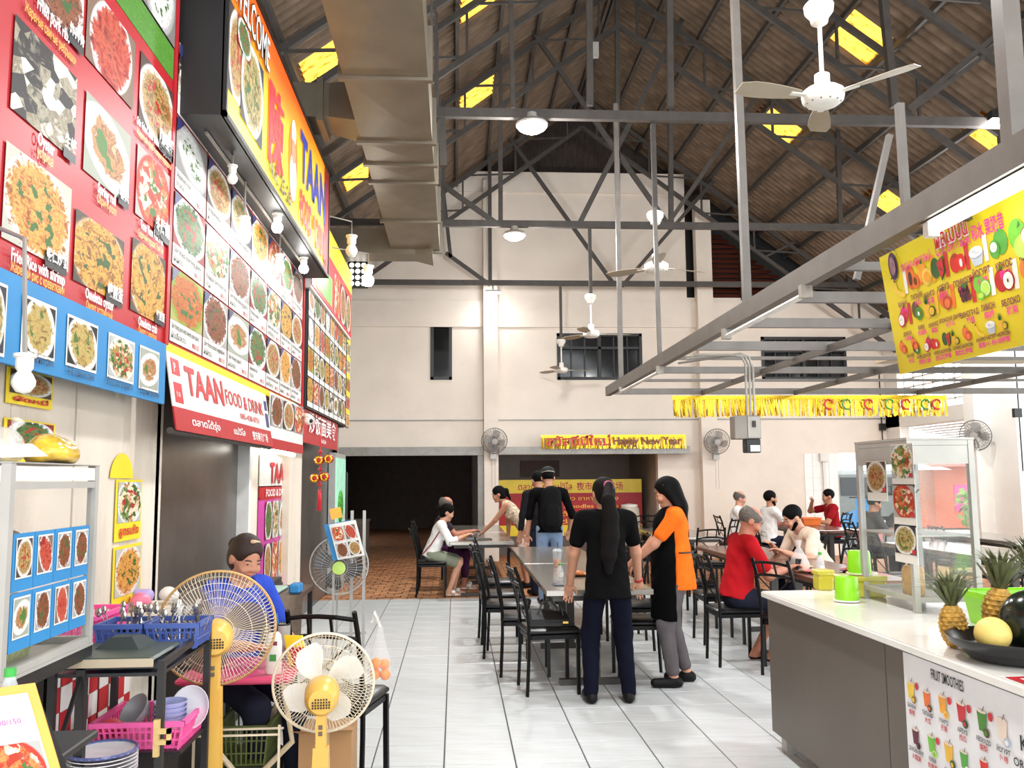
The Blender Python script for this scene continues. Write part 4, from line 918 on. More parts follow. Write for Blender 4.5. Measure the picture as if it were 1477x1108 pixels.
for a in ((1315, 997, 26, 'БАНАН'), (1338, 1010, 25, 'ПАПАЙЯ', False), (1361, 1018, 28, 'МАНГО'), (1388, 1030, 30, 'АРБУЗ'), (1418, 1042, 32, 'АВОКАДО'), (1447, 1055, 34, 'ЙОГУРТ', False),
          (1322, 1064, 24, 'ДРАКОНИЙ ФРУКТ', False), (1345, 1075, 26, 'КИВИ'), (1370, 1088, 30, 'АНАНАС', False), (1392, 1098, 26, 'ЛАЙМ', False), (1421, 1110, 26, 'ПОМИДОР', False)): cup(*a)
kT.build('lettering', m_dtext, po); kT = MB(); text(kT, "K", on_po(1474, 1082), sx, zv, .05, center=False, lift=.004); kT.build('lettering', m_dtext, po); kT = MB(); text(kT, "ORGANIC", on_po(1464, 1103), sx, zv, .028, center=False, lift=.004)
kT.build('lettering', m_dtext, po)
# ---- glass display case on the counter
case = thing('display_case', 'aluminium and glass noodle display case with four dish photos on its side', 'display case', (2.4, 4.6, CZ))
KX0, KX1, KY0, KY1, KZ1 = 2.27, 2.62, 4.31, 4.89, 1.755
w = .03
for x in (KX0, KX1-w):
    for y in (KY0, KY1-w): part('post', m_alu, case, lambda m: m.box((x, y, CZ+.001), (x+w, y+w, KZ1)))
for z in (CZ+.05, KZ1-.025):
    part('rail', m_alu, case, lambda m: [m.box((KX0+w+.001, KY0+.002, z), (KX1-w-.001, KY0+w-.002, z+.025)), m.box((KX0+w+.001, KY1-w+.002, z), (KX1-w-.001, KY1-.002, z+.025)), m.box((KX0+.002, KY0+w+.001, z), (KX0+w-.002, KY1-w-.001, z+.025)), m.box((KX1-w+.002, KY0+w+.001, z), (KX1-.002, KY1-w-.001, z+.025))])
part('top_panel', m_alu, case, lambda m: m.box((KX0-.002, KY0-.002, KZ1+.001), (KX1+.002, KY1+.002, KZ1+.013)))
part('header_band', m_alu, case, lambda m: [m.box((KX0+.004, KY0+w+.001, KZ1-.12), (KX0+.012, KY1-w-.001, KZ1-.027)), m.box((KX0+w+.001, KY0+.004, KZ1-.12), (KX1-w-.001, KY0+.012, KZ1-.027))])
part('floor_tray', m_alu, case, lambda m: m.box((KX0+w, KY0+w, CZ+.05), (KX1-w, KY1-w, CZ+.06)))
part('shelf', m_alu, case, lambda m: m.box((KX0+.01, KY0+w, CZ+.37), (KX1-.01, KY1-.05, CZ+.38)))
m_gl = glass('case glass', op=.10)
part('glass_pane', m_gl, case, lambda m: m.quad((KX0+.012, KY1-w, CZ+.07), (0, -(KY1-KY0-2*w), 0), (0, 0, KZ1-CZ-.19)))
part('glass_pane', m_gl, case, lambda m: m.quad((KX0+w, KY0+.012, CZ+.07), (KX1-KX0-2*w, 0, 0), (0, 0, KZ1-CZ-.19)))
part('glass_pane', m_gl, case, lambda m: m.quad((KX1-.012, KY0+w, CZ+.07), (0, KY1-KY0-2*w, 0), (0, 0, KZ1-CZ-.19)))
def kph(tl, br, k):
    a, b = at(*tl, X=KX0-.002), at(*br, X=KX0-.002)
    part('photo_sheet', m_wprint, case, lambda m: m.slab((KX0-.002, a.y, b.z-.045), (0, b.y-a.y, 0), (0, 0, a.z-b.z+.05), .002))
    part('dish_photo', fpick(k), case, lambda m: m.quad((KX0-.005, a.y-.008, b.z), (0, b.y-a.y+.016, 0), (0, 0, a.z-b.z)))
    part('price_tag', m_rtext, case, lambda m: m.quad((KX0-.006, b.y+.045, b.z+.004), (0, -.035, 0), (0, 0, .022)))
for a in (((1249, 667), (1280, 711), 9), ((1284, 643), (1319, 690), 10), ((1287, 700), (1322, 748), 5), ((1289, 757), (1324, 802), 13)): kph(*a)
part('hook', m_steel, case, lambda m: m.tube([(KX0+.17, KY0+.25, KZ1-.12), (KX0+.16, KY0+.25, KZ1-.2), (KX0+.15, KY0+.25, KZ1-.25), (KX0+.165, KY0+.25, KZ1-.27), (KX0+.185, KY0+.25, KZ1-.25)], .004, 6))
part('noodle_jar', mat('amber noodles', (186, 140, 70), .5, var=.3, scale=30), case, lambda m: m.lathe([(.05, 0), (.055, .02), (.055, .13), (.045, .15)], (KX0+.1, KY0+.2, CZ+.062)), 'auto')

# ---- things on the counter
m_lime = mat('lime plastic', (140, 214, 30), .25, var=.05)
m_saucer = mat('white plastic', (240, 240, 236), .35)
m_clearY = mat('yellow clear plastic', (214, 206, 70), .2, alpha=.72)
for (px, py, r, h, z, lab) in ((1222, 868, .062, .135, CZ, 'lime green cup upside down on a white saucer, front one on the counter'), (1240, 829, .062, .135, CZ+.121, 'lime green cup upside down on top of the yellow box')):
    p = at(px, py, Z=z)
    c = thing('cup', lab, 'cup', (p.x, p.y, z), 'lime cups')
    part('body', m_lime, c, lambda m: m.lathe([(r, .012), (r+.002, .02), (r-.002, h*.9), (r-.008, h), (.001, h+.001)], (p.x, p.y, z), n=28), 'auto')
    part('saucer', m_saucer, c, lambda m: m.lathe([(.04, .001), (.07, .004), (.074, .012), (.05, .012)], (p.x, p.y, z), n=28), 'auto')
pc_ = at(1240, 829, Z=CZ+.121); pd_ = at(1192, 852, Z=CZ)
for (x, y, w_, d_, lab) in ((pc_.x, pc_.y, .115, .085, 'larger yellow clear box under the lime cup'), (pd_.x, pd_.y+.04, .045, .05, 'smaller yellow clear box beside the larger one')):
    c = thing('storage_box', lab, 'box', (x, y, CZ), 'yellow storage boxes')
    part('body', m_clearY, c, lambda m: m.bbox((x-w_, y-d_, CZ+.001), (x+w_, y+d_, CZ+.09), .008)); part('lid', m_clearY, c, lambda m: m.bbox((x-w_-.006, y-d_-.006, CZ+.09), (x+w_+.006, y+d_+.006, CZ+.12), .006))
lbk = thing('basket', 'lime green basket behind the pineapples', 'basket', (2.52, 3.85, CZ))
def bask(m, x0, x1, y0, y1, z0_, z1_, t=.012):
    m.loft([[(x0+.02,y0+.02,z0_),(x1-.02,y0+.02,z0_),(x1-.02,y1-.02,z0_),(x0+.02,y1-.02,z0_)], [(x0,y0,z1_),(x1,y0,z1_),(x1,y1,z1_),(x0,y1,z1_)], [(x0+t,y0+t,z1_),(x1-t,y0+t,z1_),(x1-t,y1-t,z1_),(x0+t,y1-t,z1_)], [(x0+.03,y0+.03,z0_+.01),(x1-.03,y0+.03,z0_+.01),(x1-.03,y1-.03,z0_+.01),(x0+.03,y1-.03,z0_+.01)]])
part('body', m_lime, lbk, lambda m: bask(m, 2.36, 2.75, 3.62, 4.05, CZ+.001, CZ+.14)); part('rim', m_lime, lbk, lambda m: [m.box((2.345, 3.605, CZ+.125), (2.765, 3.62, CZ+.15)), m.box((2.345, 4.05, CZ+.125), (2.765, 4.065, CZ+.15)), m.box((2.345, 3.605, CZ+.125), (2.36, 4.065, CZ+.15)), m.box((2.75, 3.605, CZ+.125), (2.765, 4.065, CZ+.15))])
BX, BY = 2.06, 3.20
bo = thing('fruit_bowl', 'wide black bowl holding the melon and the dark watermelon', 'bowl', (BX, BY, CZ))
part('body', mat('black glazed bowl', (20, 20, 22), .25, var=.1), bo, lambda m: m.lathe([(.13, .001), (.16, .004), (.215, .06), (.235, .085), (.24, .085), (.225, .055), (.16, .02), (.01, .018)], (BX, BY, CZ), n=36), 'auto')
def fruit(name, lab, cat, c, r, sc, mt):
    o = MB(); o.ball(c, r, 24, 16, sc); x = o.build(name, mt, None, True, origin=(c[0], c[1], c[2]-r*sc[2])); tag(x, lab, cat); return x
m_wm = mat('dark watermelon rind', (22, 30, 22), .18, var=.5, scale=5, dirt=(44, 66, 26), dirt_amt=.8)
fruit('watermelon', 'dark green watermelon in the black bowl', 'watermelon', (BX+.045, BY-.05, CZ+.145), .115, (1.05, 1, 1.0), m_wm)
fruit('melon', 'pale yellow round melon in front in the black bowl', 'melon', (BX-.125, BY-.06, CZ+.105), .062, (1, 1, .98), mat('melon skin', (222, 196, 110), .5, var=.1, scale=9, dirt=(150, 116, 60), dirt_amt=.7))
m_pine = mat('pineapple skin', (190, 146, 60), .6, var=.35, scale=40); m_pleaf = mat('pineapple leaf', (92, 98, 62), .6, var=.35, scale=12)
def pineapple(loc, tilt, lab, s=1.0):
    t = thing('pineapple', lab, 'pineapple', loc, 'pineapples by the fruit bowl', local=True)
    def body(m):
        for i in range(9):
            for j in range(12):
                z = .012+i*.019; rr = .058*math.sin(PI*min(1, max(.06, (z+.012)/.215)))**.55; a_ = 2*PI*(j+.5*(i % 2))/12
                c = Vector((rr*math.cos(a_), rr*math.sin(a_), z)); e = Vector((math.cos(a_), math.sin(a_), 0)); tt = Vector((-math.sin(a_), math.cos(a_), 0))
                m.add([c+tt*.015, c+zv*.012, c-tt*.015, c-zv*.012, c+e*.009], [(0,1,4),(1,2,4),(2,3,4),(3,0,4)])
        m.lathe([(.03, 0), (.054, .04), (.058, .1), (.05, .15), (.03, .19)], n=14)
    part('fruit', m_pine, t, body, False)
    for k in range(42):
        a_ = k*2.4; lvl = k/42; sp = 1.15-.95*lvl; L_ = .13+.08*(1-abs(lvl-.5)); b0 = Vector((.014*math.cos(a_), .014*math.sin(a_), .18+.03*lvl)); e = Vector((math.cos(a_), math.sin(a_), 0)); tt = Vector((-math.sin(a_), math.cos(a_), 0))
        p1 = b0+e*(L_*.45*sp)+zv*(L_*.55); p2 = b0+e*(L_*1.0*sp)+zv*(L_*(.9-.3*sp))
        part('leaf', m_pleaf, t, lambda m: m.add([b0+tt*.009, b0-tt*.009, p1-tt*.008, p1+tt*.008, p2, b0+e*.004, p1-e*.003], [(0,1,6,5) if False else (0,1,2,3),(3,2,4),(1,0,5),(3,4,6)]))
    t.rotation_euler = tilt; t.scale = (s, s, s); return t
pineapple((1.975, 3.46, CZ+.004), (0, -.06, .3), 'upright pineapple standing behind the pale melon', .84)
pineapple((2.09, 3.36, CZ+.06), (.1, .0, 1.2), 'pineapple whose crown rises between the melon and the watermelon', .95)
pineapple((2.30, 3.38, CZ+.07), (.1, .1, 2.2), 'pineapple leaning behind the dark watermelon', 1.05)
pineapple((2.30, 3.02, CZ+.05), (0, .25, .2), 'pineapple at the picture edge beside the watermelon', 1.05)
pm = thing('menu_sheet', 'red bordered menu sheet lying on the counter edge below the bowl', 'menu sheet', (2.0, 2.8, CZ))
part('sheet', m_red, pm, lambda m: m.box((1.84, 2.55, CZ+.001), (2.14, 2.93, CZ+.003))); part('print', m_wprint, pm, lambda m: m.box((1.87, 2.5, CZ+.003), (2.12, 2.9, CZ+.0035)))
for k in range(6): part('dish_photo', fpick(k*2+1), pm, lambda m: m.quad((1.885+(k % 3)*.08, 2.78-(k//3)*.1, CZ+.0045), (.07, 0, 0), (0, .08, 0)))

# ---- gold foil fringes
m_gold = mat('gold foil', (232, 186, 50), .18, metal=.9, var=.3, scale=60)
m_gdark = mat('gold foil shade', (196, 150, 40), .25, metal=.9, var=.3, scale=60)
def fringe(t, a, b, drop, n, y):
    part('band', m_gold, t, lambda m: m.box((a, y-.004, ZZ-.05), (b, y+.004, ZZ)))
    m = MB()
    for k in range(n):
        x = a+(b-a)*k/n; wv = (b-a)/n*.96; dy = R_.uniform(-.03, .03); dx = R_.uniform(-.01, .01); m.mi = R_.choice((0, 0, 1)); l_ = drop*R_.uniform(.94, 1.02)
        m.add([(x, y, ZZ), (x+wv, y+.004, ZZ), (x+wv+dx, y+dy*.6, ZZ-l_*.5), (x+dx, y+dy*.4+.006, ZZ-l_*.5), (x+wv+dx*1.3, y+dy+.004, ZZ-l_), (x+dx*1.3, y+dy-.004, ZZ-l_)], [(0,1,2,3),(3,2,4,5)])
    m.build('strips', [m_gold, m_gdark], t)['kind'] = 'stuff'
fa, fb2 = at(970, 567, Y=YF-.1), at(1366, 566, Y=YF-.1); ZZ = ZB-.06
t = thing('foil_fringe', 'gold foil fringe garland hanging along the far edge of the steel frame', 'garland', (fa.x, YF, ZZ)); fringe(t, fa.x, fb2.x, .26, 110, YF-.08)
for k, px in enumerate((1196, 1222, 1254, 1284, 1308, 1336, 1352)):
    c = at(px, 582, Y=YF-.13)
    part('swirl', m_rtext if k % 2 == 0 else mat('green lettering', (70, 140, 60), .4), t, lambda m: m.tube([c+Vector((math.cos(a*.5)*(.035+.012*a/3), 0, math.sin(a*.5)*(.035+.012*a/3))) for a in range(11)], .012, 5))
ga, gb2 = at(780, 628, Y=Y_WALL-.45), at(988, 630, Y=Y_WALL-.45); ZZ = ga.z
t = thing('foil_banner', 'gold HAPPY NEW YEAR foil banner on the far wall', 'banner', (ga.x, Y_WALL, ZZ)); fringe(t, ga.x, gb2.x, .27, 90, Y_WALL-.49)
m = MB(); text(m, "สวัสดีปีใหม่", (ga.x+.1, Y_WALL-.52, ZZ-.2), (1,0,0), zv, .17, width=1.25, center=False, bold=.02, lift=.03); m.build('lettering', m_rtext, t)
m = MB(); text(m, "Happy New Year", (ga.x+1.4, Y_WALL-.52, ZZ-.19), (1,0,0), zv, .15, width=1.35, center=False, bold=.03, lift=.03); m.build('lettering', mat('brown lettering', (120, 60, 24), .4), t)

# =================================================================== FURNITURE
m_chair = mat('black chair metal', (12, 11, 11), .4, metal=.2, spec=.3, var=.15)
m_vinyl = mat('black vinyl seat', (15, 14, 15), .35, spec=.35, var=.12, scale=12, bump=.1)
m_ss = mat('stainless table top', (176, 170, 162), .2, metal=.7, var=.12, scale=5, dirt=(140, 130, 118), dirt_amt=.5, stretch=(1, 6, 1))
m_brown = mat('brown laminate', (104, 66, 52), .22, var=.12, scale=4)
m_leg = mat('table leg steel', (70, 66, 62), .4, metal=.4)
def make_chair():
    t = thing('dining_chair', 'black metal dining chair', 'chair', (0, 0, 0), 'black dining chairs', local=True)
    s, zs = .19, .45
    part('seat', m_vinyl, t, lambda m: m.bbox((-.20, -.20, zs-.02), (.20, .21, zs+.025), .016), 'auto')
    part('seat_frame', m_chair, t, lambda m: [m.box((-.19, -.19, zs-.05), (.19, -.165, zs-.02)), m.box((-.19, .175, zs-.05), (.19, .2, zs-.02)), m.box((-.19, -.19, zs-.05), (-.165, .2, zs-.02)), m.box((.165, -.19, zs-.05), (.19, .2, zs-.02))])
    for x in (-s, s):
        part('leg', m_chair, t, lambda m: m.bar((x, .185, 0), (x*.97, .185, zs-.02), .026, .026, upd=(0, 1, 0)))
        part('leg', m_chair, t, lambda m: m.tube([(x, -.20, 0), (x, -.185, .3), (x, -.185, .5), (x*.98, -.20, .62), (x*.95, -.245, .82), (x*.93, -.285, .93)], .014, 6))
    for z, y in ((.90, -.275), (.80, -.242)):
        part('back_rail', m_chair, t, lambda m: m.tube([(-s*.93, y, z-.01), (-.09, y-.025, z+.004), (0, y-.032, z+.008), (.09, y-.025, z+.004), (s*.93, y, z-.01)], .0125, 6))
    for x in (-.06, .06): part('back_spindle', m_chair, t, lambda m: m.bar((x, -.272, .80), (x, -.303, .905), .012))
    for k in (1, -1): part('back_brace', m_chair, t, lambda m: m.tube([(k*s, -.19, .52), (0, -.225, .65), (-k*s*.95, -.245, .80)], .006, 5))
    return t
chair0 = make_chair(); n_ch = 0
def chair(x, y, rz, label, dz=0):
    global n_ch
    o = place(chair0, n_ch, (x, y, dz), rz, label); n_ch += 1; return o
FX, FNX = -PI/2, PI/2        # facing +X, facing -X
def table(x0, x1, y0, y1, z, top, lab, nm='dining_table', grp='hall dining tables'):
    t = thing(nm, lab, 'table', ((x0+x1)/2, (y0+y1)/2, 0), grp); xc = (x0+x1)/2
    part('tabletop', top, t, lambda m: m.bbox((x0, y0, z-.045), (x1, y1, z), .005))
    part('apron', m_leg, t, lambda m: m.box((x0+.06, y0+.08, z-.09), (x1-.06, y1-.08, z-.045)))
    for y in (y0+.3, y1-.3):
        part('leg', m_leg, t, lambda m: m.box((xc-.035, y-.035, .04), (xc+.035, y+.035, z-.09)))
        part('foot', m_leg, t, lambda m: m.box((xc-.28, y-.03, .0), (xc+.28, y+.03, .045)))
    part('stretcher', m_leg, t, lambda m: m.box((xc-.02, y0+.3, .16), (xc+.02, y1-.3, .21)))
    return t
table(.67, 1.48, 6.64, 8.72, .75, m_ss, 'stainless topped table at which the woman in black stands')
table(.67, 1.48, 8.76, 10.9, .75, m_ss, 'stainless topped table next behind the one with the orange drink')
table(-.08, .78, 11.9, 13.95, .75, m_ss, 'stainless topped table where the woman in the white shirt sits')
table(-.08, .78, 14.0, 16.2, .75, m_ss, 'stainless topped table close to the pilaster by the dark room')
table(2.92, 3.66, 6.9, 8.75, .75, m_brown, 'brown topped table where the man in red sits')
table(2.92, 3.66, 8.8, 10.7, .75, m_brown, 'brown topped table behind the cream shirted man')
table(3.0, 3.8, 12.4, 14.5, .75, m_ss, 'pale topped table among empty chairs by the far wall')
table(5.5, 6.3, 13.4, 15.9, .75, m_brown, 'brown topped table between the white shirted men and the man in maroon')
table(5.35, 6.15, 8.6, 10.9, .75, m_ss, 'pale topped table at the far edge of the hall behind the glass case')
table(6.9, 7.7, 10.6, 13.0, .75, m_ss, 'pale topped table next to the white side wall')
# chairs by the stainless tables
chair(.70, 6.80, FX+.10, 'nearest chair tucked under the stainless table, with the black bag on its seat')
chair(.57, 7.42, FX-.05, 'second chair from the front along the near side of the stainless table')
chair(.47, 8.15, FX-.12, 'third chair from the front along the near side of the stainless table')
chair(.44, 8.85, FX+.05, 'chair farthest back along the near side of the stainless table')
chair(.50, 9.9, FX, 'chair tucked in beside the second stainless table')
chair(1.46, 7.12, FNX-.06, 'chair between the woman in black and the woman in orange')
chair(1.62, 8.0, FNX, 'chair behind the woman in orange on the far side of the stainless table')
chair(1.66, 8.9, FNX, 'chair second behind the woman in orange')
chair(1.66, 9.9, FNX, 'chair third behind the woman in orange')
chair(-.33, 12.35, FX, 'chair the woman in the white shirt sits on')
chair(-.33, 13.1, FX, 'chair of the man beside the white shirted woman')
chair(-.40, 14.4, FX, 'empty chair beyond the seated pair')
chair(1.05, 14.6, FNX, 'empty chair behind the leaning woman in the checked top')
# chairs by the brown tables
chair(2.40, 7.62, FX, 'chair the man in the red shirt sits on')
chair(2.72, 7.05, FX+.5, 'empty chair between the man in red and the counter')
chair(2.55, 8.6, FX, 'empty chair behind the man in the red shirt')
chair(2.55, 9.5, FX, 'second empty chair behind the man in the red shirt')
chair(2.58, 10.4, FX, 'third empty chair behind the man in the red shirt')
chair(3.98, 9.3, FNX, 'chair the cream shirted man sits on')
chair(4.05, 10.3, FNX, 'empty chair beyond the cream shirted man')
for k, (x, y, rz, lab) in enumerate(((2.7, 12.7, FX, 'empty chair by the pale table near the far wall, facing away from the stalls'), (2.7, 13.5, FX, 'second empty chair in the row near the far wall'), (2.7, 14.3, FX, 'last empty chair in the row near the far wall'), (4.1, 12.8, FNX, 'empty chair across the pale table near the far wall'), (4.1, 13.7, FNX, 'second empty chair across the pale table near the far wall'),
                                     (4.78, 15.1, FX, 'chair of the balding man in white'), (5.1, 14.3, FX, 'chair of the bearded man in white'), (6.72, 15.5, FNX, 'chair of the man in maroon'), (6.75, 14.2, FNX, 'empty chair with the pink bag beside the man in maroon'), (5.96, 12.6, FX, 'chair of the dark figure seen through the glass case'),
                                     (5.0, 9.0, FX, 'empty chair by the pale table behind the glass case'), (5.0, 9.9, FX, 'second empty chair by the pale table behind the glass case'), (6.5, 9.0, FNX, 'empty chair at the picture edge behind the counter'), (6.5, 10.0, FNX, 'second empty chair at the picture edge behind the counter'), (6.55, 11.3, FX, 'empty chair by the white side wall'), (6.55, 12.0, FX+.2, 'empty chair next to the dark figure by the white side wall'), (8.05, 11.4, FNX, 'empty chair against the white side wall'), (3.3, 11.6, 0, 'empty chair standing at the end of the pale table'), (3.4, 15.5, PI, 'empty chair right in front of the far wall pilaster'))):
    chair(x, y, rz, lab)

# ---- things on the tables
m_clear = mat('clear plastic', (226, 232, 234), .1, alpha=.35); m_odr = mat('orange drink', (236, 140, 40), .2, alpha=.9); m_capb = mat('green cap', (60, 170, 70), .4)
def drink(x, y, z, lab):
    t = thing('iced_drink', lab, 'drink', (x, y, z)); part('cup', m_clear, t, lambda m: m.lathe([(.03, .0), (.034, .01), (.044, .14), (.047, .145)], (x, y, z+.001), n=18), 'auto'); part('juice', m_odr, t, lambda m: m.lathe([(.028, .004), (.036, .07), (.001, .071)], (x, y, z+.001), n=18), 'auto')
    part('lid', m_clear, t, lambda m: m.lathe([(.048, .145), (.048, .153), (.03, .17), (.01, .172)], (x, y, z), n=18), 'auto'); part('straw', m_black, t, lambda m: m.tube([(x, y, z+.03), (x+.005, y, z+.23)], .004, 6))
p = at(804, 818, Z=.75); drink(p.x, p.y, .75, 'clear cup of orange drink with a black straw on the stainless table')
def bottle(x, y, z, lab, h=.19, r=.03, nm='water_bottle'):
    t = thing(nm, lab, 'bottle', (x, y, z)); part('body', m_clear, t, lambda m: m.lathe([(r*.9, 0), (r, .01), (r, h*.6), (r*.92, h*.66), (r*.45, h*.86), (r*.4, h*.9)], (x, y, z+.001), n=16), 'auto')
    part('label', m_wprint, t, lambda m: m.lathe([(r*1.02, h*.25), (r*1.02, h*.5)], (x, y, z), n=16, cap=False), 'auto'); part('cap', m_capb, t, lambda m: m.lathe([(r*.46, h*.9), (r*.46, h)], (x, y, z), n=12), 'auto'); return t
p = at(808, 838, Z=.75); bottle(p.x, p.y, .75, 'small water bottle near the corner of the stainless table', .14, .028)
p = at(1172, 843, Z=.75); bottle(2.98, 7.15, .75, 'water bottle on the brown table in front of the red papers', .21, .032)
m_plw = mat('white crockery', (240, 238, 234), .25)
def plate(x, y, z, r, lab, mt, nm='plate', stuff_=None):
    t = thing(nm, lab, 'plate', (x, y, z)); part('dish', mt, t, lambda m: m.lathe([(r*.6, .001), (r*.95, .016), (r, .02), (r*.9, .017), (r*.55, .006), (.001, .006)], (x, y, z), n=24), 'auto')
    if stuff_: part('food', stuff_, t, lambda m: m.ball((x, y, z+.02), r*.5, 12, 8, (1, 1, .5)), True)
m_foodb = mat('cooked food', (170, 100, 50), .6, var=.5, scale=40); m_pinkp = mat('pink plastic', (226, 120, 150), .35)
plate(1.25, 6.95, .75, .12, 'white plate of leftovers beside the woman in black', m_plw, stuff_=m_foodb)
plate(1.05, 7.6, .75, .11, 'brown plate farther along the stainless table', mat('brown plate', (150, 96, 60), .4), stuff_=m_foodb)
plate(3.12, 7.55, .75, .13, 'pink plate in front of the man in red', m_pinkp); plate(3.15, 7.95, .75, .1, 'pale bowl of food between the two diners', mat('cream dish', (230, 216, 180), .4), stuff_=m_foodb); plate(3.45, 7.6, .75, .12, 'dark bowl of food on the brown table', mat('maroon bowl', (120, 40, 44), .4), stuff_=m_foodb)
nap = thing('napkin', 'crumpled white napkin on the stainless table', 'napkin', (1.15, 6.85, .75)); part('paper', m_wprint, nap, lambda m: m.add([(1.02+.05*i+R_.uniform(-.01,.01), 6.8+.05*j, .752+R_.uniform(0, .03)) for j in range(4) for i in range(4)], [(j*4+i, j*4+i+1, j*4+i+5, j*4+i+4) for j in range(3) for i in range(3)]))
def slabobj(nm, lab, cat, a, b, mt, r=.004):
    o = MB().bbox(a, b, r).build(nm, mt, None, origin=((a[0]+b[0])/2, (a[1]+b[1])/2, a[2])); tag(o, lab, cat); return o
slabobj('phone', 'phone lying on the stainless table by the water bottle', 'phone', (.76, 6.9, .751), (.84, 7.05, .76), mat('grey phone', (90, 96, 110), .2))
rp_ = thing('paper_flyer', 'red and white flyers spread on the brown table', 'flyer', (3.2, 7.2, .75))
for k in range(5):
    x, y = 3.03+.12*k, 7.15+.1*(k % 3); a_ = k*.7
    part('sheet', m_red if k % 2 == 0 else m_wprint, rp_, lambda m: m.add([(x+.1*math.cos(a_+q*PI/2), y+.1*math.sin(a_+q*PI/2), .7515+.002*k+(.03 if q == k % 4 else 0)) for q in range(4)], [(0,1,2,3)]))
hb_ = thing('handbag', 'black handbag lying on the nearest chair seat', 'bag', (.72, 6.83, .478))
part('body', mat('black fabric bag', (18, 18, 19), .7, var=.3, scale=20, bump=.4), hb_, lambda m: m.loft([[(.55+.0*k, 6.70, .48), (.88, 6.70, .48), (.88, 6.98, .48), (.55, 6.98, .48)] if k == 0 else [(.57, 6.72, .53), (.86, 6.74, .52), (.85, 6.95, .55), (.58, 6.96, .57)] for k in range(2)]), 'auto')
part('strap', m_black, hb_, lambda m: m.tube([(.62, 6.84, .54), (.66, 6.85, .63), (.74, 6.86, .66), (.80, 6.86, .62), (.82, 6.85, .53)], .008, 6)); part('buckle', mat('brass', (200, 160, 80), .3, metal=.9), hb_, lambda m: m.box((.80, 6.69, .50), (.84, 6.70, .515)))
pb_ = thing('handbag', 'pink handbag on the chair seat by the man in maroon', 'bag', (6.75, 14.2, .478)); part('body', mat('pink leather', (206, 140, 136), .5), pb_, lambda m: m.bbox((6.56, 14.02, .48), (6.92, 14.3, .74), .04), 'auto'); part('handle', mat('pink leather', (206, 140, 136), .5), pb_, lambda m: m.tube([(6.62, 14.15, .73), (6.66, 14.15, .84), (6.80, 14.15, .84), (6.85, 14.15, .73)], .012, 6))
# white carrier bag held up on the brown table, hanging by its loops
cbg = thing('carrier_bag', 'thin white carrier bag with a meal box hanging over the brown table', 'bag', (3.0, 7.65, .78))
part('bag', mat('thin white plastic', (238, 238, 238), .35, alpha=.42, bump=.3, scale=30), cbg, lambda m: m.lathe([(.03, .0), (.085, .02), (.088, .07), (.062, .13), (.03, .19), (.012, .21), (.03, .27)], (3.0, 7.65, .752), n=12, cap=False), True)
part('meal_box', mat('kraft box', (206, 160, 90), .6), cbg, lambda m: m.bbox((2.94, 7.6, .756), (3.06, 7.7, .82), .008))

# ---- serving sign boards in the recess
rb2 = thing('serving_banner', 'yellow and red banner with Thai writing across the serving recess', 'banner', (2.3, 18.4, .6))
part('yellow_band', m_yprint, rb2, lambda m: m.slab((.9, 18.4, 1.28), (3.0, 0, 0), (0, 0, .28), .02)); part('red_band', m_red, rb2, lambda m: m.slab((.9, 18.4, .62), (3.0, 0, 0), (0, 0, .66), .02)); part('yellow_foot', m_yprint, rb2, lambda m: m.slab((.9, 18.4, .4), (3.0, 0, 0), (0, 0, .22), .02))
m = MB(); text(m, "ตลาดโต้รุ่ง แม่วิไล  夜市美食广场", (2.4, 18.4, 1.35), (1,0,0), zv, .13, width=2.2, lift=.006); m.build('lettering', m_rtext, rb2)
for k in range(4): m = MB(); text(m, ("ข้าวผัด ก๋วยเตี๋ยว อาหารตามสั่ง", "Fried rice - Noodles - Soup", "ผัดไทย ต้มยำ ส้มตำ", "炒饭 炒面 海鲜")[k], (2.4, 18.4, 1.13-k*.16), (1,0,0), zv, .08, width=2.0, lift=.006); m.build('lettering', m_ytext, rb2)
part('counter_shelf', m_dark, rb2, lambda m: m.box((.9, 18.42, 0), (3.9, 18.9, .9)))
rbd = slabobj('notice_board', 'plain brownish board on the recess wall', 'board', (1.5, 20.36, 1.62), (2.4, 20.39, 2.0), mat('board brown', (120, 100, 92), .8))
drm = thing('water_drum', 'pale drum standing in the serving recess', 'drum', (3.55, 17.3, .0)); part('barrel', mat('cream drum', (206, 196, 180), .5), drm, lambda m: m.lathe([(.2, 0), (.22, .03), (.22, .6), (.2, .95), (.16, 1.0)], (3.55, 18.0, .0), n=20), 'auto'); part('lid', m_white2, drm, lambda m: m.lathe([(.17, 1.0), (.17, 1.04), (.02, 1.06)], (3.55, 18.0, 0), n=20), 'auto')
# steel block by the dark room
stb = thing('steel_counter', 'grey steel clad counter block at the edge of the dark room', 'counter', (-2.1, 16, 0)); sb0, sb1 = at(522, 838, Z=0), at(540, 801, Z=0)
part('body', m_cfront, stb, lambda m: m.box((-2.7, 14.0, 0), (-1.66, 17.3, .80))); part('top', m_cfront, stb, lambda m: m.box((-2.72, 13.97, .80), (-1.64, 17.32, .84)))

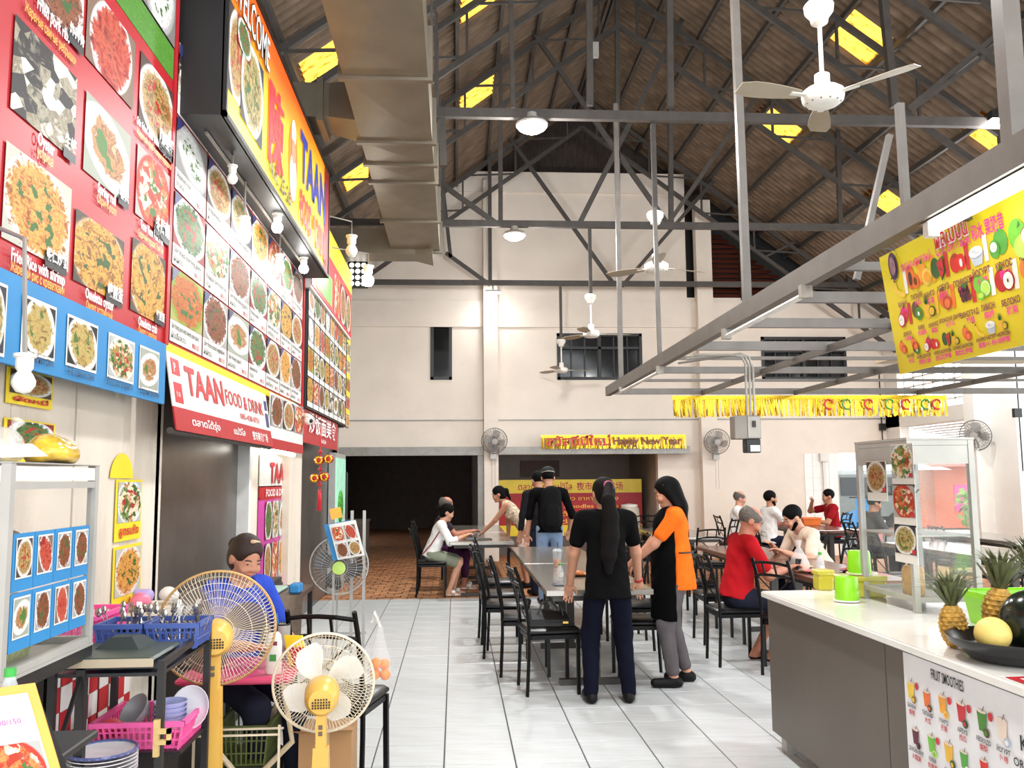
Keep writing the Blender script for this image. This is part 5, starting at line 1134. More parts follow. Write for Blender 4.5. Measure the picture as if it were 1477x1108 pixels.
# =================================================================== FANS
m_fanw = mat('fan white', (232, 228, 220), .35, var=.04); m_fang = mat('fan grey guard', (120, 116, 112), .35, metal=.4); m_blade = mat('ceiling fan blade', (158, 146, 126), .45, var=.06)
m_fblade = mat('fan blade translucent', (150, 148, 144), .4, alpha=.75)
def blade(m, c, ang, r0_, r1_, w0, w1, tilt, axis='z', th=.004):
    e = Vector((math.cos(ang), math.sin(ang), 0)); tt = Vector((-math.sin(ang), math.cos(ang), 0)); rings = []
    for k in range(6):
        f = k/5; r = r0_+(r1_-r0_)*f; wd_ = w0+(w1-w0)*math.sin(PI*.5*min(1, f*1.3)) if f < 1 else w1*.72; tl2 = tilt*(1-.3*f)
        a = c+e*r-tt*wd_*.5-zv*(wd_*.5*math.sin(tl2)); b = c+e*r+tt*wd_*.5+zv*(wd_*.5*math.sin(tl2))
        rings.append([a, b, b+zv*th, a+zv*th])
    m.loft(rings)
def ceiling_fan(px, py, y, r, rot, lab, ztop=None):
    c = at(px, py, Y=y); t = thing('ceiling_fan', lab, 'ceiling fan', (c.x, y, c.z), 'ceiling fans')
    part('motor', m_fanw, t, lambda m: m.lathe([(.03, -.05), (.09, -.05), (.12, -.025), (.125, .0), (.125, .03), (.10, .05), (.045, .055), (.045, .14), (.03, .15)], c, n=28), 'auto')
    part('vent_ring', mat('fan vent dark', (110, 104, 96), .5), t, lambda m: [m.box((c.x+.1*math.cos(a*.524)-.004, y+.1*math.sin(a*.524)-.004, c.z-.046), (c.x+.1*math.cos(a*.524)+.004, y+.1*math.sin(a*.524)+.004, c.z-.038)) for a in range(12)])['kind'] = 'stuff'
    for k in range(3):
        a_ = rot+k*2*PI/3; b = part('blade', m_blade, t, lambda m: blade(m, c, a_, .16, r, .07, .14, .28)); part('blade_arm', m_fanw, b, lambda m: m.bar(c+Vector((.1*math.cos(a_), .1*math.sin(a_), .0)), c+Vector((.22*math.cos(a_), .22*math.sin(a_), .0)), .04, .008))
    rod = .35
    part('rod', m_fanw, t, lambda m: m.tube([c+zv*.13, c+zv*(.13+rod)], .013, 10))
    part('canopy', m_fanw, t, lambda m: m.lathe([(.02, 0), (.05, .02), (.055, .05), (.085, .09), (.09, .13), (.075, .15)], c+zv*(.1+rod), n=22), 'auto')
    zt = ZC-.06
    part('drop_post', m_steel, t, lambda m: m.bar(c+zv*(.25+rod), (c.x, y, zt), .05, .05))
ceiling_fan(1187, 140, 4.98, .56, 3.316, 'nearest white ceiling fan, at the top of the picture')
ceiling_fan(947, 386, 8.95, .58, .35, 'white ceiling fan hanging in front of the tall white wall')
ceiling_fan(853, 482, 12.9, .6, .1, 'white ceiling fan hanging before the wide dark window')
ceiling_fan(810, 534, 16.8, .6, 2.2, 'small looking farthest ceiling fan at the corner of the wide dark window')
def guard(m, c, ax, R, depth, n=56, rings=(0.35, .62, .86), wire=.0016, back=True):
    """wire cage: radial wires front and back plus rings"""
    ax = Vector(ax).normalized(); a = ax.orthogonal().normalized(); b = ax.cross(a)
    for s in ((1, -1) if back else (1,)):
        for k in range(n):
            e = a*math.cos(2*PI*k/n)+b*math.sin(2*PI*k/n)
            m.tube([c+ax*(s*depth*.9)+e*R*.17, c+ax*(s*depth)+e*R*.45, c+ax*(s*depth*.8)+e*R*.8, c+ax*(s*depth*.3)+e*R*.97, c+e*R], wire, 3, cap=False)
        for f in rings: m.ring(c+ax*(s*depth*(1-.3*f**3)), ax, R*f, wire, 36, 3)
def fan_blades(t, c, ax, R, n, mt, rot=0.3, up=None):
    ax = Vector(ax).normalized(); a = ax.orthogonal().normalized(); b = ax.cross(a)
    for k in range(n):
        a0 = rot+2*PI*k/n
        def f(m):
            rows = []
            for i in range(7):
                u_ = i/6; r = R*(.16+.74*u_); half = (.30+.42*math.sin(PI*min(1, .25+.65*u_))) * (1 if u_ < .95 else .75)
                row = []
                for j in range(5):
                    v = j/4-.5; th = a0+v*2*half*.75+.25*u_; e = a*math.cos(th)+b*math.sin(th)
                    row.append(c+e*r+ax*(v*.055*(.4+.6*(1-u_))))
                rows.append(row)
            m.add([p for r in rows for p in r], [(i*5+j, i*5+j+1, i*5+j+6, i*5+j+5) for i in range(6) for j in range(4)])
        part('blade', mt, t, f, True)
def wall_fan(px, py, y, ax, lab, dia=.5, wallvec=(0, .3, -.1)):
    c = at(px, py, Y=y); ax = Vector(ax).normalized(); t = thing('wall_fan', lab, 'wall fan', (c.x, y, c.z), 'grey wall fans')
    g_ = MB(); guard(g_, c, ax, dia/2, .07, 28, (.5, .8), .003); o = g_.build('guard', m_fang, t); o['kind'] = 'stuff'
    part('rim', m_fang, t, lambda m: m.ring(c, ax, dia/2, .008, 40, 6), True)
    fan_blades(t, c, ax, dia/2*.95, 4, m_fblade)
    part('hub', m_alu, t, lambda m: m.lathe([(.06, .075), (.06, .085), (.001, .09)], c, ax, 18), 'auto')
    part('motor', m_fang, t, lambda m: m.lathe([(.05, -.18), (.075, -.15), (.075, -.05), (.05, -.04)], c, ax, 18), 'auto')
    w_ = c-ax*.15
    part('bracket', m_alu, t, lambda m: [m.bar(w_, w_+Vector((0, 0, -.26)), .05), m.box((w_.x-.06, w_.y-.05, w_.z-.38), (w_.x+.06, w_.y+.06, w_.z-.24))])
    part('pull_cord', m_cond, t, lambda m: [m.bar(w_+Vector((k, -.05, -.36)), w_+Vector((k, -.05, -.95)), .006) for k in (-.03, .03)])
wall_fan(713, 636, 17.02, (.1, -1, -.25), 'grey wall fan on the pilaster by the dark room')
wall_fan(1034, 637, 17.02, (-.1, -1, -.2), 'grey wall fan on the pilaster beneath the gold fringe')
wall_fan(1407, 628, 14.0, (-.9, -.7, -.15), 'dark wall fan on the white side wall by the barred opening')

# =================================================================== LAMPS
def spot_light(parent, loc, energy, size=.3, col=(.985, .995, 1.0), name='lamp_light'):
    """a lens that throws most of its light down and some of it sideways"""
    l = bpy.data.lights.new(name, 'AREA'); l.shape = 'DISK'; l.size = size; l.energy = energy*.72; l.color = col; l.spread = math.radians(165)
    o = bpy.data.objects.new(name, l); link(o, parent); o.location = Vector(loc)-OFF[parent.name]
    l = bpy.data.lights.new(name, 'POINT'); l.shadow_soft_size = size*.4; l.energy = energy*1.15; l.color = col
    o = bpy.data.objects.new(name, l); link(o, parent); o.location = Vector(loc)-OFF[parent.name]-Vector((0, 0, size*.5)); return o
e_lamp = emis('lamp glow', (255, 252, 244), 30)
def high_bay(c, r, energy, lab):
    t = thing('high_bay_lamp', lab, 'lamp', c, 'high bay lamps'); c = Vector(c)
    part('housing', m_alu, t, lambda m: m.lathe([(r, .0), (r*1.05, .02), (r*.9, .05), (r*.4, .08), (r*.35, .14), (.01, .15)], c, n=28), 'auto')
    part('diffuser', e_lamp, t, lambda m: m.lathe([(.001, -.075), (r*.55, -.06), (r*.85, -.03), (r*1.0, .004)], c, n=28, cap=False))
    part('hook', m_steel, t, lambda m: m.bar(c+zv*.14, (c.x, c.y, ZC-.06), .015))
    spot_light(t, c-zv*.08, energy, r*2)
E_HB = 122
for (px, py, y, lab) in ((767, 182, 8.95, 'brightest lit high bay lamp on the first roof truss'), (742, 340, 12.96, 'lit high bay lamp on the middle truss before the white wall')):
    c = at(px, py, Y=y-.05); high_bay((c.x, y-.05, c.z), .165, E_HB, lab)
c = at(711, 422, Y=16.9)
fl = thing('flood_lamp', 'lit flat flood lamp on the farthest truss', 'lamp', (c.x, 16.9, c.z)); part('housing', m_alu, fl, lambda m: m.box((c.x-.15, 16.85, c.z), (c.x+.15, 16.97, c.z+.05))); part('diffuser', e_lamp, fl, lambda m: m.box((c.x-.14, 16.86, c.z-.012), (c.x+.14, 16.96, c.z))); spot_light(fl, (c.x, 16.9, c.z-.03), 12, .25)
part('bracket', m_steel, fl, lambda m: m.bar((c.x, 16.91, c.z+.04), (c.x, 16.91, ZC-.05), .02))
high_bay((7.4, 12.9, 5.12), .165, 110, 'high bay lamp on the middle truss behind the yellow sign')  # unseen lamp added to brighten the right wall and the far wall beside it
for x, y in ((.85, 4.98), (.85, 1.0), (4.6, 4.98), (4.6, 1.0), (4.7, 8.9), (5.0, 12.9), (.85, -3), (4.6, -3)):
    if y in (8.9, 12.9): continue
    high_bay((x, y, 5.12), .165, E_HB*(.42 if y < 3 else .85), 'high bay lamp on the truss overhead, %s' % {(.85, 4.98): 'above the stall aisle', (.85, 1.0): 'right over the photographer', (4.6, 4.98): 'above the glass display case', (4.6, 1.0): 'above the near end of the counter', (.85, -3): 'behind the photographer on the stall side', (4.6, -3): 'behind the photographer on the counter side'}[(x, y)])
c = at(1437, 170, Y=8.85)
bl_ = thing('flood_lamp', 'small black flood lamp under the first truss at the picture edge', 'lamp', (c.x, 8.85, c.z)); part('housing', m_black, bl_, lambda m: m.box((c.x-.09, 8.78, c.z-.03), (c.x+.09, 8.92, c.z+.06))); spot_light(bl_, (c.x, 8.85, c.z-.06), 70, .15); part('diffuser', e_lamp, bl_, lambda m: m.box((c.x-.08, 8.79, c.z-.036), (c.x+.08, 8.91, c.z-.03)))
c = at(856, 72, Y=12.0)
fl2 = thing('flood_lamp', 'pale square flood lamp high under the ridge', 'lamp', (c.x, 12, c.z)); part('housing', m_alu, fl2, lambda m: m.box((c.x-.07, 11.95, c.z-.12), (c.x+.07, 12.02, c.z+.1))); part('bracket', m_steel, fl2, lambda m: m.bar((c.x, 12, c.z+.08), (c.x, 12.0, RZ-.9), .02))
# bulbs of the stalls
m_glassb = mat('frosted bulb', (236, 234, 226), .3)
def bulb(c, r, lit_, lab, energy=18, arm=None, down=True):
    t = thing('bulb_lamp', lab, 'bulb', c, 'stall bulbs'); c = Vector(c); s = 1 if down else -1
    part('holder', m_fanw, t, lambda m: m.lathe([(r*.55, r*1.0), (r*.75, r*1.3), (r*.75, r*2.2), (r*.95, r*2.3), (r*.95, r*2.6)], c, n=16), 'auto')
    part('bulb', emis('bulb glow', (255, 253, 248), 40) if lit_ else m_glassb, t, lambda m: m.lathe([(.001, -r), (r*.6, -r*.85), (r*.95, -r*.3), (r*1.0, .15*r), (r*.75, r*.7), (r*.5, r*1.05)], c, n=18), True)
    if arm is not None: part('arm', m_cond, t, lambda m: m.tube([c+zv*r*2.5, arm[0], arm[1]] if len(arm) > 1 else [c+zv*r*2.5, arm[0]], .008, 6))
    if lit_:
        l = bpy.data.lights.new('bulb_light', 'POINT'); l.energy = energy; l.shadow_soft_size = r*1.2; l.color = (1, .985, .96); o = bpy.data.objects.new('bulb_light', l); link(o, t); o.location = c-OFF[t.name]-zv*(r*2.4)
for px, py, X, r, lit_, lab in ((335, 258, -1.46, .035, 0, 'unlit white bulb at the near end under the sign box'), (352, 336, -1.5, .045, 1, 'lit bulb glaring in front of the dish grid'), (400, 328, -1.42, .045, 1, 'lit bulb under the middle of the sign box'), (403, 386, -1.53, .045, 1, 'lit bulb lowest before the dish grid'), (438, 388, -1.45, .045, 1, 'lit bulb at the far end under the sign box'), (507, 362, -1.2, .07, 0, 'unlit capsule bulb hanging by the far sign'), (531, 405, -1.1, .075, 1, 'lit globe bulb on a bent arm past the far sign')):
    c = at(px, py, X=X); a = [(c.x, c.y, 3.71)] if px < 450 else [(c.x, c.y, c.z+.35), (-1.54, min(c.y-.3, 12.7), c.z+.35)]
    bulb(c, r, lit_, lab, 1.3, a)
c = at(34, 552, X=-1.35); bulb(c, .035, 0, 'unlit white bulb dangling in front of the blue board', arm=[(c.x-.02, c.y, 2.35), (XP, c.y+.05, 2.45)])
part('conduit_strip', m_cond, lb, lambda m: m.tube([(-1.52, 5.3, 3.70), (-1.5, 8.9, 3.70)], .012, 6))
# multi LED floodlight beside the far sign
c = at(514, 396, Y=13.2); lf = thing('flood_lamp', 'LED flood lamp with rows of round lenses past the far sign', 'lamp', c)
part('housing', m_black, lf, lambda m: m.box((c.x-.13, 13.2, c.z-.2), (c.x+.17, 13.28, c.z+.2)))
for i in range(3):
    for j in range(4): part('lens', emis('lens glow', (255, 252, 246), 6), lf, lambda m: m.lathe([(.036, .0), (.03, .012), (.001, .014)], (c.x-.07+i*.09, 13.2, c.z-.14+j*.095), (0, -1, 0), 12))
# tube lamp over the magenta panel
tq = thing('tube_light', 'lit fluorescent tube over the magenta TAAN panel', 'tube light', (-1.7, 8.4, 1.84)); part('tube', emis('fluorescent glow', (255, 250, 240), 14), tq, lambda m: m.tube([(-1.68, 7.85, 1.86), (-1.66, 9.2, 1.84)], .02, 8)); part('fitting', m_alu, tq, lambda m: m.box((-1.72, 7.8, 1.885), (-1.62, 9.25, 1.92)))

# =================================================================== PEOPLE (smooth signed-distance bodies)
class SDF:
    def __init__(s): s.p = []; s.fold = 0.0
    def cap(s, a, b, ra, rb=None, k=.02, flat=None): s.p.append(('cap', np.array(a, float), np.array(b, float), ra, ra if rb is None else rb, k, flat)); return s
    def ell(s, c, r, R=None, k=.02): s.p.append(('ell', np.array(c, float), np.array(r, float), np.eye(3) if R is None else np.array(R, float), k)); return s
    def sub(s, c, r, R=None): s.p.append(('sub', np.array(c, float), np.array(r, float), np.eye(3) if R is None else np.array(R, float), 0)); return s
    def clip(s, p, n): s.p.append(('clip', np.array(p, float), np.array(n, float)/np.linalg.norm(n))); return s
    def mesh(s, res):
        lo = np.full(3, 1e9); hi = -lo
        for q in s.p:
            if q[0] == 'cap':
                r = max(q[3], q[4]); lo = np.minimum(lo, np.minimum(q[1], q[2])-r); hi = np.maximum(hi, np.maximum(q[1], q[2])+r)
            elif q[0] == 'ell':
                r = q[2].max(); lo = np.minimum(lo, q[1]-r); hi = np.maximum(hi, q[1]+r)
        lo -= res*2.5; hi += res*2.5
        n = np.ceil((hi-lo)/res).astype(int)+1
        ax = [lo[i]+res*np.arange(n[i]) for i in range(3)]
        D = np.full(n, .3, np.float32)
        def block(c0, c1):
            sl = []
            for i in range(3):
                a = max(0, int((c0[i]-lo[i])/res)-1); b = min(n[i], int((c1[i]-lo[i])/res)+3); sl.append(slice(a, b))
            X = np.stack(np.meshgrid(ax[0][sl[0]], ax[1][sl[1]], ax[2][sl[2]], indexing='ij'), -1)
            return tuple(sl), X
        for q in s.p:
            if q[0] == 'cap':
                _, a, b, ra, rb, k, fl = q; r = max(ra, rb)+k+.03
                sl, X = block(np.minimum(a, b)-r, np.maximum(a, b)+r)
                v = X-a; ab = b-a
                if fl is not None:
                    f, fac = np.array(fl[0], float), fl[1]; v = v+(v@f)[..., None]*f*(1/fac-1); ab2 = ab+(ab@f)*f*(1/fac-1)
                else: ab2 = ab
                t = np.clip((v@ab2)/max(1e-9, ab2@ab2), 0, 1)
                d = np.linalg.norm(v-t[..., None]*ab2, axis=-1)-(ra+(rb-ra)*t)
            elif q[0] in ('ell', 'sub'):
                _, c, r, R, k = q; rr = r.max()+k+.03
                sl, X = block(c-rr, c+rr); v = (X-c)@R.T
                k0 = np.linalg.norm(v/r, axis=-1); k1 = np.linalg.norm(v/(r*r), axis=-1)
                d = k0*(k0-1)/np.maximum(k1, 1e-6)
                if q[0] == 'sub': D[sl] = np.maximum(D[sl], -d); continue
            else:
                _, p, nn = q
                D = np.maximum(D, ((ax[0]-p[0])*nn[0])[:, None, None]+((ax[1]-p[1])*nn[1])[None, :, None]+((ax[2]-p[2])*nn[2])[None, None, :]).astype(np.float32); continue
            E = D[sl]; h = np.clip(.5+.5*(E-d)/k, 0, 1); D[sl] = E*(1-h)+d*h-k*h*(1-h)
        if s.fold:
            gx, gy, gz = np.meshgrid(*ax, indexing='ij')
            D = D+s.fold*(np.sin(gx*31+gz*17+2*np.sin(gy*13))*np.sin(gz*29+gy*23+1.7*np.sin(gx*11)))
        return nets(D, lo, res)
def nets(D, lo, res):
    S = D < 0
    c = [S[i:S.shape[0]-1+i, j:S.shape[1]-1+j, k:S.shape[2]-1+k] for i in (0, 1) for j in (0, 1) for k in (0, 1)]
    cnt = sum(x.astype(np.int8) for x in c); act = (cnt > 0) & (cnt < 8)
    I = np.argwhere(act); idx = -np.ones(act.shape, np.int64); idx[act] = np.arange(len(I))
    acc = np.zeros((len(I), 3)); num = np.zeros(len(I))
    cor = [(i, j, k) for i in (0, 1) for j in (0, 1) for k in (0, 1)]
    for a in cor:
        for e in range(3):
            if a[e]: continue
            b = list(a); b[e] = 1
            da = D[I[:, 0]+a[0], I[:, 1]+a[1], I[:, 2]+a[2]]; db = D[I[:, 0]+b[0], I[:, 1]+b[1], I[:, 2]+b[2]]
            mk = (da < 0) != (db < 0); t = np.where(mk, da/np.where(mk, da-db, 1), 0)
            p = np.tile(np.array(a, float), (len(I), 1)); p[:, e] = t
            acc[mk] += p[mk]; num[mk] += 1
    V = lo+res*(I+acc/np.maximum(num, 1)[:, None]); F = []
    for e in range(3):
        u, v = (e+1) % 3, (e+2) % 3
        sl0 = [slice(1, -1)]*3; sl0[e] = slice(0, -1); sl1 = list(sl0); sl1[e] = slice(1, None)
        A, B = S[tuple(sl0)], S[tuple(sl1)]; ch = np.argwhere(A != B); 
        if not len(ch): continue
        off = np.ones(3, int); off[e] = 0; P = ch+off
        inside = A[tuple(ch.T)]
        def g(du, dv):
            q = P.copy(); q[:, u] -= du; q[:, v] -= dv; return idx[tuple(q.T)]
        q = np.stack([g(1, 1), g(0, 1), g(0, 0), g(1, 0)], 1); q[~inside] = q[~inside][:, ::-1]; F.append(q)
    F = np.concatenate(F); F = F[(F >= 0).all(1)]
    return V, F
def sdf_obj(name, sd, res, mt, parent):
    V, F = sd.mesh(res)
    me = bpy.data.meshes.new(name); me.vertices.add(len(V)); me.vertices.foreach_set('co', V.astype(np.float32).ravel())
    me.loops.add(F.size); me.polygons.add(len(F)); me.loops.foreach_set('vertex_index', F.astype(np.int32).ravel())
    me.polygons.foreach_set('loop_start', np.arange(0, F.size, 4, dtype=np.int32)); me.update(calc_edges=True)
    me.polygons.foreach_set('use_smooth', np.ones(len(F), bool)); me.materials.append(mt)
    o = bpy.data.objects.new(name, me); link(o, parent); OFF[o.name] = Vector((0, 0, 0)); return o
def nrm(v): v = np.array(v, float); return v/np.linalg.norm(v)
def ik(a, c, l1, l2, pole):
    a, c = np.array(a, float), np.array(c, float); d = np.linalg.norm(c-a); 
    if d > (l1+l2)*.995: c = a+(c-a)*(l1+l2)*.995/d; d = (l1+l2)*.995
    x = (l1*l1-l2*l2+d*d)/(2*d); h = math.sqrt(max(0, l1*l1-x*x)); e = (c-a)/d; p = np.array(pole, float); p = nrm(p-e*(p@e)); return a+e*x+p*h, c
m_skin = mat('skin', (184, 130, 102), .5, var=.06, scale=20); m_skin2 = mat('light skin', (206, 154, 128), .5, var=.06, scale=20); m_skin3 = mat('ruddy skin', (184, 120, 94), .5, var=.08, scale=20)
m_hairb = mat('black hair', (6, 5, 5), .6, spec=.1, var=.35, scale=60, stretch=(8, 8, 1), bump=.4); m_hairr = mat('brown black hair', (11, 7, 6), .6, spec=.1, var=.35, scale=60, stretch=(8, 8, 1), bump=.4); m_hairg = mat('grey hair', (92, 84, 78), .6, var=.4, scale=60)
m_eye = mat('dark eyes and brows', (34, 24, 22), .4); m_lip = mat('lips', (170, 92, 82), .45)
def person(loc, rz, H, label, sit=None, lean=0.0, hands=None, feet=None, head=(0, 0), female=True, skin=None, shirt=None, sleeve=.55, pants=None, pant_len=1.0, shoes=None, hair='short', hair_mat=None, res=.008, hem=None, extra=None, strap=False, curl=.5, bulk=1.0, top_only=False, open_feet=False):
    s = H/1.7; sk = skin or m_skin; b = bulk
    t = thing('person', label, 'person', loc, rz=rz, local=True)
    P = np.array((0, 0, (sit+.095) if sit else .93*s)); u = np.array((0, math.sin(lean), math.cos(lean))); f = np.array((0, math.cos(lean), -math.sin(lean))); x = np.array((1., 0, 0))
    sw = (.165 if female else .19)*s*b; hw = .085*s
    waist = P+u*.14*s; chest = P+u*.31*s; nb_ = P+u*.475*s; sh = {k: P+u*.435*s+x*k*sw for k in (-1, 1)}
    hy, hp = head[0], lean*.5+head[1]
    hd = np.array((0, math.sin(hp), math.cos(hp))); hf = np.array((math.sin(hy)*math.cos(hp), math.cos(hy)*math.cos(hp), -math.sin(hp))); hf = nrm(hf-hd*(hf@hd)); hx_ = np.cross(hf, hd); HR = np.stack([hx_, hf, hd])
    hc = nb_+nrm(hd+u)*.155*s+hf*.015
    G = lambda a, b_, c: hc+hx_*a*s+hf*b_*s+hd*c*s
    hip = {k: P+x*k*hw-u*.02 for k in (-1, 1)}
    ft = feet or ({k: ((.1*k, .40, .075) if sit else (.095*k, -.02, .075)) for k in (-1, 1)})
    kn, an = {}, {}
    for k in (-1, 1): kn[k], an[k] = ik(hip[k], np.array(ft[k], float), .43*s, .42*s, (k*.12, 1, .3 if sit else .05))
    hn = hands or {k: (.25*k, .06, .80*s) for k in (-1, 1)}
    el, wr_ = {}, {}
    for k in (-1, 1): el[k], wr_[k] = ik(sh[k], np.array(hn[k], float), .285*s, .25*s, (k*.6, -.8, -.5))
    B = SDF()
    B.cap(P, waist, .105*s*b, .10*s*b, .03, (f, .72)).cap(waist, chest, .10*s*b, .125*s*b, .03, (f, .72)).cap(sh[-1]*.8+sh[1]*.2, sh[1]*.8+sh[-1]*.2, .06*s*b, None, .04)
    B.cap(nb_-u*.04, hc-hd*.03*s-hf*.012, .052*s, .048*s, .03)
    B.ell(G(0, -.008, .03), np.array((.076, .095, .092))*s, HR, .02).cap(G(0, .03, -.02), G(0, .052, -.078), .058*s, .034*s, .03)
    B.ell(G(0, .085, -.01), np.array((.010, .017, .026))*s, HR, .012).ell(G(0, .096, -.022), np.array((.015, .012, .010))*s, HR, .008)
    for k in (-1, 1): B.ell(G(k*.078, -.005, -.005), np.array((.012, .024, .034))*s, HR, .008); B.sub(G(k*.034, .100, .012), np.array((.018, .014, .012))*s, HR); B.ell(G(k*.034, .078, .010), np.array((.014, .013, .011))*s, HR, .006); B.ell(G(k*.036, .075, -.03), np.array((.028, .022, .024))*s, HR, .02)
    B.cap(G(-.018, .086, -.056), G(.018, .086, -.056), .009*s, None, .008).cap(G(0, .07, -.085), G(0, .078, -.088), .016*s, None, .012)
    for k in (-1, 1):
        B.cap(sh[k], el[k], .047*s*b, .038*s*b, .02).cap(el[k], wr_[k], .038*s*b, .026*s*b, .02)
        d = nrm(wr_[k]-el[k]); nn = nrm(np.cross(d, (k*1.0, .2, .1))); sd_ = nrm(np.cross(nn, d)); sd_ = sd_*(-k if sd_@x*k > 0 else k) if False else sd_
        if (sd_@np.array((-k*.6, .8, .3))) < 0: sd_ = -sd_
        pn = np.cross(d, sd_); pn = pn if pn[2] < 0 else -pn
        pc = wr_[k]+d*.05*s; HRm = np.stack([d, sd_, pn]); B.ell(pc, np.array((.05, .041, .017))*s, HRm, .012)
        for q, (o_, L_) in enumerate(((.030, .070), (.010, .080), (-.010, .074), (-.029, .058))):
            a0 = pc+d*.038*s+sd_*o_*s; d1 = nrm(d*math.cos(curl*.6)+pn*math.sin(curl*.6)+sd_*o_*2.5); d2 = nrm(d*math.cos(curl*1.6)+pn*math.sin(curl*1.6)); a1 = a0+d1*L_*.5*s; a2 = a1+d2*L_*.5*s
            B.cap(a0, a1, .0092*s, .0088*s, .004).cap(a1, a2, .0088*s, .0078*s, .004)
        t0 = wr_[k]+d*.025*s+sd_*.028*s; t1 = t0+nrm(d*.6+sd_*.8+pn*.3)*.035*s; B.cap(t0, t1, .012*s, .0105*s, .006).cap(t1, t1+nrm(d+sd_*.25+pn*.4)*.03*s, .0105*s, .009*s, .004)
        if not top_only:
            B.cap(hip[k], kn[k], (.064 if pants else .078)*s*b, .05*s, .03).cap(kn[k], an[k], .052*s, .034*s, .02).cap(kn[k]*.7+an[k]*.3-np.array((0, .012, 0)), kn[k]*.5+an[k]*.5-np.array((0, .01, 0)), .045*s, .04*s, .02)
            fd = np.array((k*.12, 1, 0)); fd = nrm(fd); hl = an[k]+np.array((0, 0, -.04))-fd*.03; hl[2] = max(.028, an[k][2]-.047); tt_ = hl+fd*.16*s; tt_[2] = hl[2]-.004
            B.cap(an[k], hl, .034*s, .03*s, .02).cap(hl, tt_, .03*s, .024*s, .02)
    sdf_obj('body', B, res, sk, t)
    # eyes, brows, lips
    m = MB()
    for k in (-1, 1):
        m.ball(G(k*.034, .0885, .010), .0055*s, 8, 6, (1.6, .6, .8)); m.tube([G(k*.018, .093, .03), G(k*.036, .092, .036), G(k*.052, .083, .031)], .0035*s, 5)
    m.build('eyes', m_eye, t, True); m = MB(); m.tube([G(-.022, .088, -.055), G(0, .097, -.054), G(.022, .088, -.055)], .0052*s, 6); m.build('lips', m_lip, t, True)
    if shirt:
        S = SDF(); S.fold = .0035; e = .018
        hm = hem if hem is not None else -.06
        S.cap(P+u*(hm-.02)*s, waist, (.152*b+e)*s, (.122*b+e)*s, .03, (f, .80)).cap(waist, chest+u*.02, (.106*b+e)*s, (.128*b+e)*s, .03, (f, .74)).cap(sh[-1]*.86+sh[1]*.14, sh[1]*.86+sh[-1]*.14, .06*s*b+.012, None, .05)
        if female: [S.ell(chest+f*.085*s+x*k*.062*s-u*.02, np.array((.06, .05, .058))*s, None, .04) for k in (-1, 1)]
        for k in (-1, 1):
            if sleeve <= 0: continue
            up_ = min(1, sleeve); e1 = sh[k]+(el[k]-sh[k])*up_; S.cap(sh[k], e1, .058*s*b, (.055 if sleeve < 1 else .046)*s*b, .03)
            if sleeve > 1: S.cap(el[k], el[k]+(wr_[k]-el[k])*(sleeve-1), .047*s*b, .036*s*b, .03)
            if sleeve < 1: S.clip(e1, nrm(el[k]-sh[k])) if False else None
        S.clip(P+u*(hm)*s, -u); S.sub(nb_+u*.035*s+f*.02, np.array((.075, .07, .075))*s)
        o = sdf_obj('shirt', S, res, shirt, t)
        if strap: pass
    if pants and not top_only:
        Q = SDF(); Q.fold = .003; Q.cap(P-u*.03, waist-u*.02, .114*s*b, .110*s*b, .03, (f, .78))
        for k in (-1, 1):
            lk = min(1, pant_len*2); e1 = hip[k]+(kn[k]-hip[k])*lk; Q.cap(hip[k], e1, .086*s*b, (.064 if pant_len > .5 else .08)*s*b, .03)
            if pant_len > .5: fr2 = (pant_len-.5)*2; e2 = kn[k]+(an[k]-kn[k])*fr2; Q.cap(kn[k], e2, .066*s*b, .05*s*b, .03)
        Q.clip(waist if (hem or 0) > -.1 else P+u*((hem+.05)*s), u); sdf_obj('trousers', Q, res, pants, t)
    if shoes and not top_only:
        for k in (-1, 1):
            fd = nrm((k*.12, 1, 0)); z0_ = max(.0, an[k][2]-.075); hl = np.array((an[k][0], an[k][1], z0_+.036))-fd*.035; S = SDF(); S.cap(hl, hl+fd*.19*s, .04*s, .036*s, .02)
            if not open_feet: S.cap(an[k]-np.array((0, 0, .02)), hl+fd*.04, .042*s, .04*s, .03)
            S.clip((0, 0, z0_+.001), (0, 0, -1))
            if open_feet: S.clip((0, 0, z0_+.026), (0, 0, 1)); S.cap(hl+fd*.10*s-x*.035+np.array((0, 0, .02)), hl+fd*.10*s+x*.035+np.array((0, 0, .02)), .03*s, None, .01, (fd, 1.2))
            sdf_obj('shoe', S, res, shoes, t)
    hm_ = hair_mat or m_hairb
    if hair != 'bald':
        Hh = SDF(); Hh.ell(G(0, -.014, .042), np.array((.087, .104, .096))*s, HR, .02)
        cut = G(0, .085, -.02)
        if hair in ('long', 'pony', 'bun', 'tail'): Hh.ell(G(0, -.045, -.02), np.array((.078, .07, .085))*s, HR, .03)
        Hh.sub(G(0, .105, -.035), np.array((.070, .078, .112))*s, HR)
        if hair == 'fringe_none': pass
        for k in (-1, 1): 
            if hair in ('short', 'pony', 'bun', 'tail', 'cap'): Hh.sub(G(k*.085, .02, -.03), np.array((.03, .04, .045))*s, HR)
        if hair in ('short', 'cap', 'rim'): Hh.clip(G(0, -.09, -.065), nrm(-hd*.9+hf*.35) if False else -hd)
        if hair == 'rim': Hh.sub(G(0, .03, .16), np.array((.10, .13, .105))*s, HR)
        if hair == 'long':
            bk = nb_-f*.085*s; Hh.cap(G(0, -.07, .0), bk+u*.02, .075*s, .072*s, .04, (f, .6)); Hh.cap(bk+u*.02, bk-u*.20*s-f*.01, .072*s, .05*s, .03, (f, .45))
            for k in (-1, 1): Hh.cap(G(k*.07, .0, .02), nb_+x*k*.07*s-f*.03+u*.03, .03*s, .026*s, .03)
